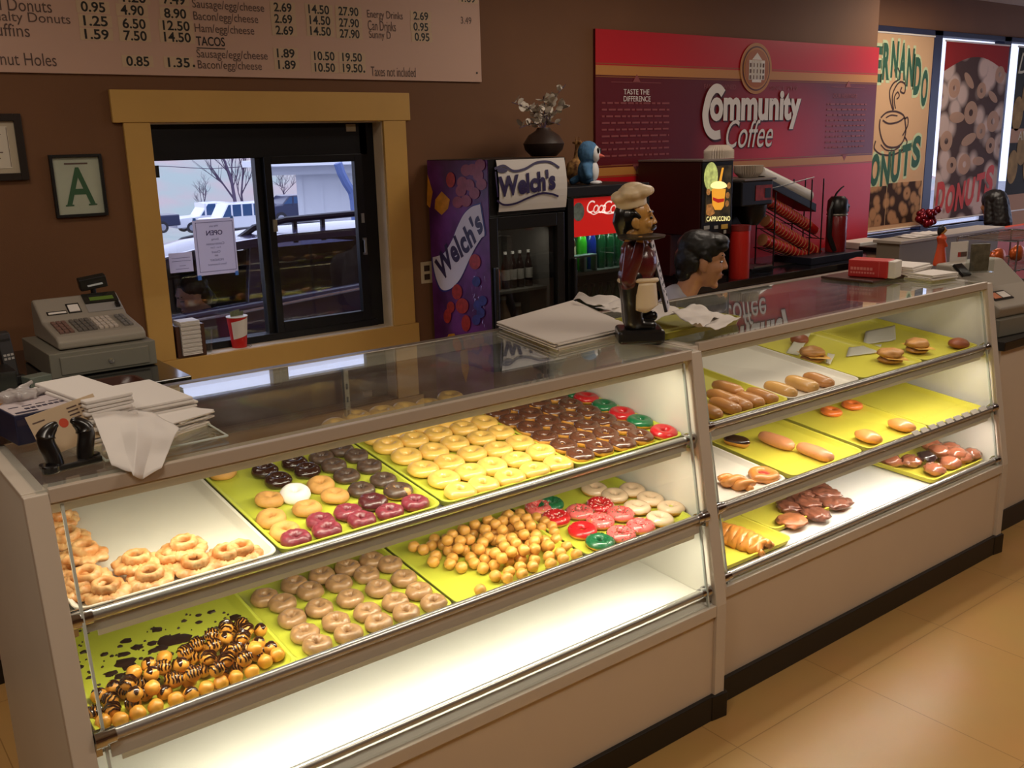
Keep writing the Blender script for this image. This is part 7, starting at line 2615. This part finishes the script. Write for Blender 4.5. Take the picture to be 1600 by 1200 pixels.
b = MB()
b.tube([cq(994 + 30 * math.cos(a), 446 + 3 * math.sin(a), .062 * math.sin(a)) for a in [2 * PI * i / 30 for i in range(30)]], .0075, 8, True)
b.surf(lambda u, v: (lambda a, z: tuple(cq(996 + (25 + 3 * v) * math.cos(a) + 1.2 * math.sin(14 * u) * v, 447 + 43 * v + (4 * math.sin(9 * u) if v > .9 else 0), (.060 + .004 * v) * math.sin(a))))(-1.9 + 2.9 * u, v), 30, 10)
ap_ = b.build('apron', m_crm, cs_, smooth='all', fix=False)
sm = ap_.modifiers.new('t', 'SOLIDIFY'); sm.thickness = .004
MB().lathe([(.002, 0), (.052, 0), (.070, .005), (.072, .011), (.069, .011), (.05, .006), (.002, .006)], cq(993, 375.5, -.088), 36).build('round_tray', M('dark_grey_paint', (48, 44, 40), .35), cs_, smooth=True)
b = MB()
ta, tb_ = cq(1016, 386, .035), cq(1046, 500, .050)
ax = (tb_ - ta) / 2
wv = Vector((.012, .055, 0))
nv_ = ax.cross(wv).normalized()
b.obox((ta + tb_) / 2, ax, wv, nv_ * .005)
bdm = b.build('menu_board', m_blk, cs_, bevel=.002)
b = MB(); b.obox((ta + tb_) / 2 - nv_ * (.0057 if nv_.x < 0 else -.0057), ax * .985, wv * .90, nv_ * .0012)
fcm = b.build('board_face', M('pale_board_face', (206, 202, 206), .4), bdm)
sgn = -1 if nv_.x < 0 else 1
b = MB()
rd = random.Random(9)
for i in range(10):
    c_ = ta.lerp(tb_, .07 + i * .092) + nv_ * sgn * .0072
    for j in range(rd.choice((2, 3, 4))):
        b.obox(c_ + wv * rd.uniform(-.6, .6), ax.normalized() * .0042, wv.normalized() * rd.uniform(.004, .011), nv_ * .0006)
b.build('faded_markings', m_ink, bdm)

# sheets of white cardboard
m_card_ = M('white_cardboard', (216, 208, 200), .7)
c0 = [at(u, v, 2, ZT + .02) for u, v in ((776, 505), (866, 539), (985, 512), (895, 471))]
for i in range(6):
    z = ZT + .0005 + i * .0042
    mb = MB()
    of = Vector((rd.uniform(-.008, .008), rd.uniform(-.008, .008), 0)) if i < 5 else Vector((0, 0, 0))
    if i < 5:
        of += Vector((.002, -.003, 0)) * (5 - i)
    pts = [(p.x + of.x, p.y + of.y) for p in c0]
    mb.prism(pts, 2, z, z + .0036)
    tag(mb.build('cardboard_sheet', m_card_), 'white cardboard sheet beside the chef statue, ' + ORD[6 - i] + ' from the top of its pile', 'cardboard sheet', 'white cardboard sheets')

# crumpled tissue sheets on a green tray beyond the statue
gt = [at(u, v, 2, ZT + .01) for u, v in ((1010, 500), (1070, 521), (1152, 502), (1120, 480))]
ex = (gt[2] - gt[1]); an = math.atan2(ex.y, ex.x)
o = bpy.data.objects.new('bakery_tray', tray_mesh(.42, .30, .024, .03, M('olive_plastic_tray', (150, 146, 30), .4)))
COL.objects.link(o)
c_ = (gt[0] + gt[2]) / 2
tcx = at(1072, 506, 2, ZT + .01)
o.location = (1.33, -1.46, ZT); o.rotation_euler = (0, 0, .05)
tag(o, 'olive green tray of white tissue sheets on the case tops, right of the chef statue', 'tray', None)


def crumple(name, pts, label, seed, amp=.012, th=.0012, mat=None, cat='paper', group=None, n=18, base=None):
    """a loose sheet over four corners, with folds"""
    g = [Vector(p) for p in pts]
    mb = MB()
    vs = []
    for j in range(n + 1):
        for i in range(n + 1):
            a = g[0].lerp(g[1], i / n); b = g[3].lerp(g[2], i / n)
            p = a.lerp(b, j / n)
            q = Vector((p.x * 9 + seed, p.y * 9, seed))
            p.z += amp * (abs(noise.noise(q)) * 1.6 + .8 * noise.noise(q * 2.3)) * (1.0) + amp * .3
            if base is not None:
                p.z = max(p.z, base + .001)
            vs.append(p)
    mb.add(vs, [(j * (n + 1) + i, j * (n + 1) + i + 1, (j + 1) * (n + 1) + i + 1, (j + 1) * (n + 1) + i) for j in range(n) for i in range(n)])
    o = mb.build(name, mat or m_paper, fix=False, smooth='all')
    s = o.modifiers.new('t', 'SOLIDIFY'); s.thickness = th; s.offset = 1
    tag(o, label, cat, group)
    return o


zz = ZT + .026
tp4 = lambda L, h: [tuple(at(u, v, 2, zz + h_)) for (u, v), h_ in zip(L, h)]
crumple('tissue_sheet', tp4([(1072, 505), (1118, 519), (1158, 500), (1095, 484)], (.008, .010, .012, .016)), 'white tissue sheet at the right end of the olive tray', 3, .010, cat='tissue sheet', group='tissue sheets on the olive tray', base=zz)
crumple('tissue_sheet', tp4([(1050, 492), (1090, 515), (1125, 497), (1085, 478)], (.02, .02, .02, .035)), 'white tissue sheet with a peaked fold, middle of the olive tray', 8, .014, cat='tissue sheet', group='tissue sheets on the olive tray', base=zz)
crumple('tissue_sheet', tp4([(930, 482), (1022, 503), (1070, 488), (985, 466)], (.005, .005, .02, .03)), 'long white tissue sheet behind the chef statue', 12, .010, cat='tissue sheet', group='tissue sheets on the olive tray', base=ZT)
crumple('tissue_sheet', tp4([(896, 470), (960, 488), (1000, 476), (905, 462)], (.004, .004, .012, .03)), 'white tissue sheet with an upturned corner left of the chef statue', 17, .012, cat='tissue sheet', group='tissue sheets on the olive tray', base=ZT + .022)

# napkins, left end
def folded(c, w, d, h, ang, label, i, mat=None, group='folded white napkins'):
    o = bpy.data.objects.new('paper_napkin', None)
    mb = MB()
    n = 6
    top_ = []
    for z in (0, h):
        for (sx, sy) in ((-1, -1), (1, -1), (1, 1), (-1, 1)):
            top_.append((sx * w / 2, sy * d / 2, z))
    mb.add(top_, [(0, 3, 2, 1), (4, 5, 6, 7), (0, 1, 5, 4), (1, 2, 6, 5), (2, 3, 7, 6), (3, 0, 4, 7)])
    o = mb.build('paper_napkin', mat or m_paper, loc=c, bevel=h * .35)
    o.rotation_euler = (0, 0, ang)
    tag(o, label, 'napkin', group)
    return o


def pile(u_pts, z0, n, h, where, group, seed):
    rd = random.Random(seed)
    q = [at(u, v, 2, z0 + n * h) for u, v in u_pts]
    c = sum(q, Vector()) / 4
    e = q[1] - q[0]
    w, d = (q[1] - q[0]).length, (q[3] - q[0]).length
    ang = math.atan2(e.y, e.x)
    for i in range(n):
        folded((c.x + rd.uniform(-.006, .006), c.y + rd.uniform(-.006, .006), z0 + i * h + .0004), w, d, h * .93, ang + rd.uniform(-.05, .05), ORD[n - i] + ' napkin from the top of the pile ' + where, i, group=group)
    return c, w, d, ang


# brown serving tray under the two napkin piles and the glove box
o = bpy.data.objects.new('serving_tray', tray_mesh(.46, .42, .022, .04, M('brown_plastic_tray', (62, 34, 26), .35)))
COL.objects.link(o)
pq = at(300, 628, 2, ZT + .02)
o.location = (pq.x - .245, -1.245, ZT + .0005); o.rotation_euler = (0, 0, .0)
tag(o, 'dark brown serving tray under the two napkin piles, left end of the nearer case', 'tray')
zb = ZT + .005
pile([(117, 628), (190, 612), (143, 588), (66, 594)], zb, 12, .0088, 'left pile on the brown tray', 'napkins in the left pile', 1)
pile([(196, 640), (290, 621), (236, 592), (178, 603)], zb, 8, .0068, 'right pile on the brown tray', 'napkins in the right pile', 2)
# clear acrylic tray with loose napkins
pA, pB, pC = at(356, 686, 2, ZT), at(290, 636, 2, ZT), at(150, 725, 2, ZT)
mb = MB()
x0_, x1_, y0_, y1_ = pA.x - .26, pA.x, pA.y, pA.y + .27
mb.box(x0_, y0_, ZT + .0006, x1_, y1_, ZT + .004)
at_ = tag(mb.build('acrylic_tray', m_glass), 'clear acrylic tray with loose napkins, front left of the nearer case', 'tray')
rim_ = MB()
rim_.tube([(x0_, y0_, ZT + .008), (x1_, y0_, ZT + .008), (x1_, y1_, ZT + .012), (x0_, y1_, ZT + .012)], .0028, 6, True)
rim_.build('bright_rim', m_gedge, at_, wrt=at_.location, smooth=True)
zc_ = ZT + .0045
rd = random.Random(4)
for i in range(7):
    pc2 = at(285, 668, 2, zc_)
    folded((pc2.x - .012 + rd.uniform(-.012, .012), pc2.y + .02 + rd.uniform(-.01, .01), zc_ + i * .0046), .12, .12, .0042, .42 + rd.uniform(-.25, .25), ORD[7 - i] + ' from the top of the loose napkins on the clear tray', i, group='loose napkins on the clear tray')
for i in range(3):
    pc2 = at(205, 690, 2, zc_)
    folded((pc2.x + i * .006, pc2.y - .012 * i, zc_ + i * .0042), .12, .11, .0038, -.25 + .22 * i, ORD[3 - i] + ' from the top of the napkins beneath the crumpled one', i, group='napkins under the crumpled one')
# the big crumpled napkin hanging over the front rail
hn = [at(u, v, 2, ZT + .02) for u, v in ((140, 655), (270, 672))]


def P2(u, v, z):
    return at(u, v, 2, z)


cols = [[(140, 641, .085), (160, 690, .045), (175, 730, .012)], [(180, 642, .075), (190, 680, .050), (205, 735, .012)], [(212, 638, .060), (215, 676, .062), (208, 742, .006)], [(242, 648, .052), (240, 680, .050), (222, 748, -.012)], [(280, 668, .040), (268, 690, .030), (240, 722, -.0)]]
mb = MB()
ctrl = [[P2(u, v, ZT + z) for (u, v, z) in c] for c in cols]
for c in ctrl:
    for i, p in enumerate(c):
        if p.z < ZT + .004:
            p.y = min(p.y, C1['yt'] - .014)


def bil(u, v):
    n0, m0 = len(ctrl) - 1, len(ctrl[0]) - 1
    a = u * n0; i = min(int(a), n0 - 1); fa = a - i
    b = v * m0; j = min(int(b), m0 - 1); fb = b - j
    fa_, fb_ = fa * fa * (3 - 2 * fa), fb
    p = ctrl[i][j].lerp(ctrl[i + 1][j], fa_).lerp(ctrl[i][j + 1].lerp(ctrl[i + 1][j + 1], fa_), fb_)
    q = p * 22
    p = p + Vector((0, 0, 1)) * .006 * noise.noise(q) + Vector((0, -1, 0)) * .006 * abs(noise.noise(q * 1.3 + Vector((5, 0, 0))))
    return tuple(p)


mb.surf(bil, 33, 21)
cnk = mb.build('paper_napkin', m_paper, fix=False, smooth='all')
s = cnk.modifiers.new('t', 'SOLIDIFY'); s.thickness = .0012
tag(cnk, 'crumpled opened napkin hanging over the front edge of the nearer case', 'napkin', 'folded white napkins')
# glove box
GW, GD, GH = .066, .23, .066
gA, gB = at(24, 650, 2, ZT + .027 + GH), at(119, 631, 2, ZT + .027 + GH)
ang = math.atan2(gB.y - gA.y, gB.x - gA.x)
gm = (gA + gB) / 2 + Vector((-math.sin(ang), math.cos(ang), 0)) * GD / 2
gb = thing('glove_box', 'dark blue and white box with a clear glove on top, behind the card holder', 'box', (gm.x, gm.y, ZT + .027), ang)
MB().box(-GW, -GD / 2, 0, GW, GD / 2, GH).build('carton', M('navy_carton', (30, 34, 66), .5), gb, bevel=.002)
mb = MB().box(-GW + .002, -GD / 2 + .002, GH, GW - .002, GD / 2 - .002, GH + .0012)
mb.build('top_print', M('lilac_white_carton', (196, 184, 186), .55), gb)
mb = MB().poly([(-GW + .004, GD / 2 - .004, GH + .0018), (-GW + .004, -.01, GH + .0018), (-.02, .05, GH + .0018), (.03, GD / 2 - .004, GH + .0018)])
mb.build('orange_print', M('orange_carton_print', (206, 146, 70), .55), gb, fix=False)
mb = MB()
for (x, y, w, h) in ((-.058, -.108, .045, .012), (.005, .02, .05, .010)):
    mb.box(x, y, GH + .0012, x + w, y + h, GH + .002)
for i in range(7):
    mb.box(-.03 + i * .0125, -.082 + .001 * i, GH + .0012, -.021 + i * .0125, -.070 + .001 * i, GH + .002)
for i in range(4):
    mb.box(-.055 + i * .028, -.05, GH + .0012, -.035 + i * .028, -.046, GH + .002)
mb.box(-GW + .004, -GD / 2 - .0008, GH - .025, -GW + .05, -GD / 2, GH - .010)
mb.build('lettering', M('dark_violet_print', (44, 38, 62), .5), gb)
b = MB()
b.ell((-.01, .03, GH + .008), (.045, .035, .016), 20, 10, None, 0, .5, 3, 2); b.cap((-.03, .03, GH + .01), (-.06, .01, GH + .022), .014, .006); b.cap((-.01, .04, GH + .01), (.03, .05, GH + .030), .014, .005); b.cap((-.03, .02, GH + .01), (-.02, -.02, GH + .018), .012, .006); b.cap((0, .03, GH + .008), (.055, .025, GH + .012), .011, .006)
blob(b, 'glove', M('clear_polythene', (206, 200, 198), .18, coat=.6, bump=(60, .004), trans=.3), .004, 2, gb, rough=.005, fr=60)
# black card holder with two curved prongs and the card it holds
ch_ = thing('card_holder', 'glossy black card stand with two curved prongs, front left corner of the nearer case', 'card holder', (-.660, -1.505, ZT), .12)
k = .0485
MB().box(-.055, -.022, 0, .058, .028, .014).cyl((-.043, -.01, 0), (-.043, -.01, .017), .018).cyl((.046, .004, 0), (.046, .004, .017), .016).build('base', m_blk, ch_, bevel=.004)
for sx, nm in ((-1, 0), (1, 1)):
    b = MB()
    pts = [(sx * .030, 0, .010), (sx * .033, .002, .032), (sx * .040, .006, .058), (sx * .036, .008, .076), (sx * .022, .006, .090), (sx * .013, .004, .093)]
    pts = [Vector(p) for p in spline(pts, 6)]
    n = len(pts)
    rs = [(.017 if i < n * .5 else .017 * (1 - (i / n - .5) / .5) + .003) for i in range(n)]
    b.tube(pts, rs, 12)
    b.build('prong', m_blk, ch_, smooth=True)
cd_ = thing('pastry_card', 'cream card with a small red and orange emblem, leaning behind the black prongs', 'card', (-.640, -1.430, ZT + .012), .16)
b = MB(); b.obox((.008, .012, .052), (.074, .004, .010), (0, .0008, 0), (-.010, .012, .044)); b.build('card', M('cream_card', (204, 180, 148), .6), cd_)


def cdp(s, t, d=.0014):
    return Vector((.008, .012 - d, .052)) + Vector((.074, .004, .010)) * s + Vector((-.010, .012, .044)) * t


b = MB(); b.poly([cdp(-.12 + .13 * math.cos(a), .20 + .22 * math.sin(a)) for a in [2 * PI * i / 18 for i in range(18)]])
b.build('emblem', M('red_orange_emblem', (206, 74, 44), .5), cd_, fix=False)
b = MB()
for i in range(4):
    for (s0, s1) in ((.12, .42), (.48, .62), (.68, .9)):
        z = .72 - i * .17
        b.quad(cdp(s0, z), cdp(s1, z), cdp(s1, z + .07), cdp(s0, z + .07))
for i in range(2):
    b.quad(cdp(-.9, .6 - i * .9), cdp(-.55, .6 - i * .9), cdp(-.55, .66 - i * .9), cdp(-.9, .66 - i * .9))
b.build('lettering', m_greyink, cd_, fix=False)

# ------------------------------------------------------------------ things on top of the farther case
ot = tag(MB().box(2.62, -1.26, ZT + .0005, 3.0, -1.0, ZT + .014).build('serving_tray', M('brown_plastic_tray'), bevel=.005), 'low dark brown tray under the red napkin pack, farther case', 'tray')
q0, q1, q2 = at(1324, 432, 2, ZT + .015), at(1386, 436, 2, ZT + .015), at(1402, 424, 2, ZT + .015)
rb = thing('napkin_pack', 'red paper-wrapped coffee filter pack with white ends on the brown tray', 'pack', (q0.x, q0.y, ZT + .015), math.atan2(q1.y - q0.y, q1.x - q0.x))
bl2 = (q1 - q0).length
hz_ = at(1324, 405, 1, q0.y).z - ZT - .015
MB().box(0, 0, 0, bl2, .10, hz_).build('wrapper', M('red_wrapper', (190, 40, 38), .45), rb, bevel=.006)
MB().box(bl2 - .001, .004, .002, bl2 + .03, .096, hz_ - .002).build('white_end', m_paper, rb, bevel=.004)
b = MB()
for i in range(7):
    b.box(.012 + i * .014, -.001, hz_ * .42, .023 + i * .014, 0, hz_ * .58)
for i in range(9):
    b.box(.012 + i * .012, -.001, hz_ * .22, .020 + i * .012, 0, hz_ * .32)
b.box(bl2 * .78, -.001, 0.004, bl2 * .785, 0, hz_ - .004)
b.build('lettering', M('pale_red_print', (226, 130, 120), .5), rb)


def pile3(cx, cy, w, d, n, h, ang, where, group, seed):
    rd = random.Random(seed)
    for i in range(n):
        folded((cx + rd.uniform(-.005, .005), cy + rd.uniform(-.005, .005), ZT + .0006 + i * h), w, d, h * .93, ang + rd.uniform(-.05, .05), ORD[n - i] + ' napkin from the top of the pile ' + where, i, group=group)


pk = at(1412, 420, 2, ZT + .03)
pile3(pk.x, pk.y, .19, .17, 7, .0075, .1, 'behind the red pack', 'napkins behind the red pack', 5)
pk = at(1455, 428, 2, ZT + .02)
pile3(pk.x - .01, pk.y - .01, .17, .13, 5, .0058, -.15, 'in front of the white card holder', 'napkins before the card holder', 6)
# orange figurine, card and clear holder
pf_ = at(1468, 415, 2, ZT)
fg = thing('figurine', 'small orange-robed dark-haired figurine on the farther case, behind the napkins', 'figurine', (pf_.x, pf_.y, ZT), -.8)
H = at(1468, 353, 1, pf_.y).z - ZT
b = MB(); b.lathe([(.004, 0), (.032, 0), (.030, .02), (.020, H * .40), (.017, H * .55), (.024, H * .70), (.012, H * .78), (.004, H * .80)], (0, 0, 0), 20)
b.cap((.0, .018, H * .68), (.022, .012, H * .5), .007, .006); b.cap((.0, -.018, H * .68), (.022, -.012, H * .5), .007, .006)
blob(b, 'robe', M('orange_robe_paint', (206, 78, 36), .4), .003, 2, fg)
b = MB(); b.cap((0, 0, H * .78), (.002, 0, H * .84), .007, .007); b.ell((.004, 0, H * .885), (.015, .013, .017)); b.ell((.019, 0, H * .88), .004); blob(b, 'head', M('statue_skin_paint'), .0025, 2, fg)
b = MB(); b.ell((-.003, 0, H * .905), (.017, .0155, .017)); b.ell((-.014, 0, H * .86), (.009, .012, .022)); blob(b, 'hair', m_hairb, .0025, 1, fg)
pcx = at(1497, 415, 2, ZT)
hc2 = at(1497, 378, 1, pcx.y).z - ZT
wc = thing('card_stand', 'white table card with a small red mark, standing right of the orange figurine', 'card', (pcx.x, pcx.y, ZT), -.25)
MB().box(-.055, 0, 0, .055, .003, hc2).build('card', m_paper, wc)
MB().box(-.008, -.001, hc2 * .36, .01, 0, hc2 * .56).build('red_mark', M('red_mark_print', (170, 60, 56), .5), wc)
MB().box(.01, -.001, hc2 * .36, .05, 0, hc2 * .56).build('grey_mark', m_greyink, wc)
ph_ = at(1530, 425, 2, ZT)
pc3 = thing('brochure_holder', 'clear leaflet holder with dark leaflets at the right end of the farther case', 'leaflet holder', (ph_.x, ph_.y, ZT), -.5)
hh_ = at(1530, 380, 1, ph_.y).z - ZT
MB().box(-.05, .03, 0, .05, .033, hh_).box(-.05, -.03, 0, .05, -.027, hh_ * .6).box(-.05, -.03, 0, -.047, .033, hh_ * .7).box(.047, -.03, 0, .05, .033, hh_ * .7).box(-.05, -.03, 0, .05, .033, .003).build('holder', m_glass, pc3)
MB().box(-.044, .0, .004, .044, .012, hh_ * .96).build('leaflets', M('olive_leaflet', (112, 106, 88), .5, var=(30, .5)), pc3)

# ------------------------------------------------------------------ checkout counter, right edge
kc = thing('checkout_counter', 'brownish checkout counter with a black top edge, right of the farther case', 'counter', (3.9, -1.2, 0))
MB().box(3.09, -1.62, .885, 5.0, -.80, .925).build('worktop', m_blackgran, kc, wrt=kc.location, bevel=.003)
MB().box(3.10, -1.60, .10, 4.98, -.82, .885).build('front_panel', m_front, kc, wrt=kc.location)
MB().box(3.10, -1.61, 0, 4.98, -.82, .10).build('kick', m_kick, kc, wrt=kc.location)
sc3 = thing('card_terminal_register', 'grey checkout register at the right edge, beside the farther case', 'cash register', (3.17, -1.55, .925), -.1)
MB().box(0, 0, 0, .42, .42, .08).build('drawer', m_regd, sc3, bevel=.005)
MB().prism([(.02, .08), (.0, .13), (.14, .20), (.26, .30), (.34, .30), (.36, .08)], 0, .0, .40).build('body', m_reg, sc3, bevel=.012, seg=3)
mb = MB()
onslope(mb, .03, .17, .35, .75, .004, (.0, .13), (.14, .20))
mb.build('label_panel', m_black, sc3)
mb = MB()
onslope(mb, .04, .09, .42, .68, .006, (.0, .13), (.14, .20)); onslope(mb, .10, .16, .42, .68, .006, (.0, .13), (.14, .20), 1)
mb.build('label', [M('orange_label', (196, 120, 84), .5), m_paper], sc3)
mb = MB()
onslope(mb, .0, .06, .50, .95, .012, (.14, .20), (.26, .30))
mb.build('display_window', m_black, sc3)

wb_ = at(1575, 400, 1, -.95)
bk = thing('wire_rack', 'chrome wire basket rack on the checkout counter, right edge', 'wire rack', (3.95, -1.05, .925))
mb = MB()
HB = at(1560, 371, 1, -1.05).z - .925
xa = at(1540, 400, 1, -1.05).x - 3.95
for z in (.06, HB * .55, HB):
    mb.tube([(xa, -.16, z), (xa + .6, -.16, z), (xa + .6, .16, z), (xa, .16, z)], .004, 6, True)
    for i in range(13):
        mb.cyl((xa + .05 * i, -.16, z - .005), (xa + .05 * i, .16, z - .005), .002, n=6)
for (x, y) in ((xa, -.16), (xa + .6, -.16), (xa + .6, .16), (xa, .16), (xa + .3, -.16)):
    mb.cyl((x, y, 0), (x, y, HB), .0045, n=8)
mb.build('wire_frame', m_chrome, bk, smooth=True)
for i, (x, l) in enumerate(((xa + .08, 'orange snack bag on the wire rack, left'), (xa + .3, 'orange snack bag on the wire rack, right'))):
    o = thing('snack_bag', l, 'snack bag', (3.95 + x + .05, -1.05, .925 + HB * .55 + .004))
    mb = MB().ell((0, 0, .045), (.07, .03, .045), 16, 10, None, 0, .15, 3, i)
    mb.build('bag', M('orange_foil', (206, 96, 40), .3, metal=.3), o, smooth='all')

# grey half wall of the window counter
gx = at(1405, 395, 1, .0); gx2 = at(1482, 395, 1, .0)
gw = thing('half_wall_counter', 'grey half-height counter with papers on it, in front of the banner windows', 'counter', ((gx.x + 6.2) / 2, .08, 0))
gz = at(1405, 377, 1, .0).z
MB().box(gx.x, .0, 0, gx.x + 1.35, .17, gz - .02).build('panel', M('warm_grey_laminate', (128, 118, 104), .5), gw, wrt=gw.location)
MB().box(gx.x - .02, -.02, gz - .02, gx.x + 1.4, .19, gz).build('ledge', M('pale_ledge', (170, 160, 150), .4), gw, wrt=gw.location, bevel=.003)
for i in range(3):
    pp = at((1440, 1475, 1518)[i], 371, 2, gz)
    o = crumple('paper_sheet', [(pp.x - .12, .02, gz + .002 + .003 * i), (pp.x + .10, .0, gz + .002 + .003 * i), (pp.x + .13, .15, gz + .004 + .003 * i), (pp.x - .09, .17, gz + .004 + .003 * i)], ('left', 'middle', 'right')[i] + ' loose white paper on the grey half-height counter', i, .004, base=gz, group='papers on the half-height counter')
# red bow decoration by the mullion
pr = at(1452, 348, 1, 1.2)
rb2 = thing('red_ornament', 'dark red tinsel ornament on the sill between the first two banners', 'ornament', (pr.x, 1.22, sz0))
b = MB()
rd = random.Random(6)
for i in range(26):
    b.ell((rd.uniform(-.13, .13), rd.uniform(-.04, .04), .05 + rd.uniform(0, .14)), rd.uniform(.02, .038), 10, 7)
b.build('tinsel', M('dark_red_foil', (120, 14, 30), .2, metal=.4), rb2, smooth=True)
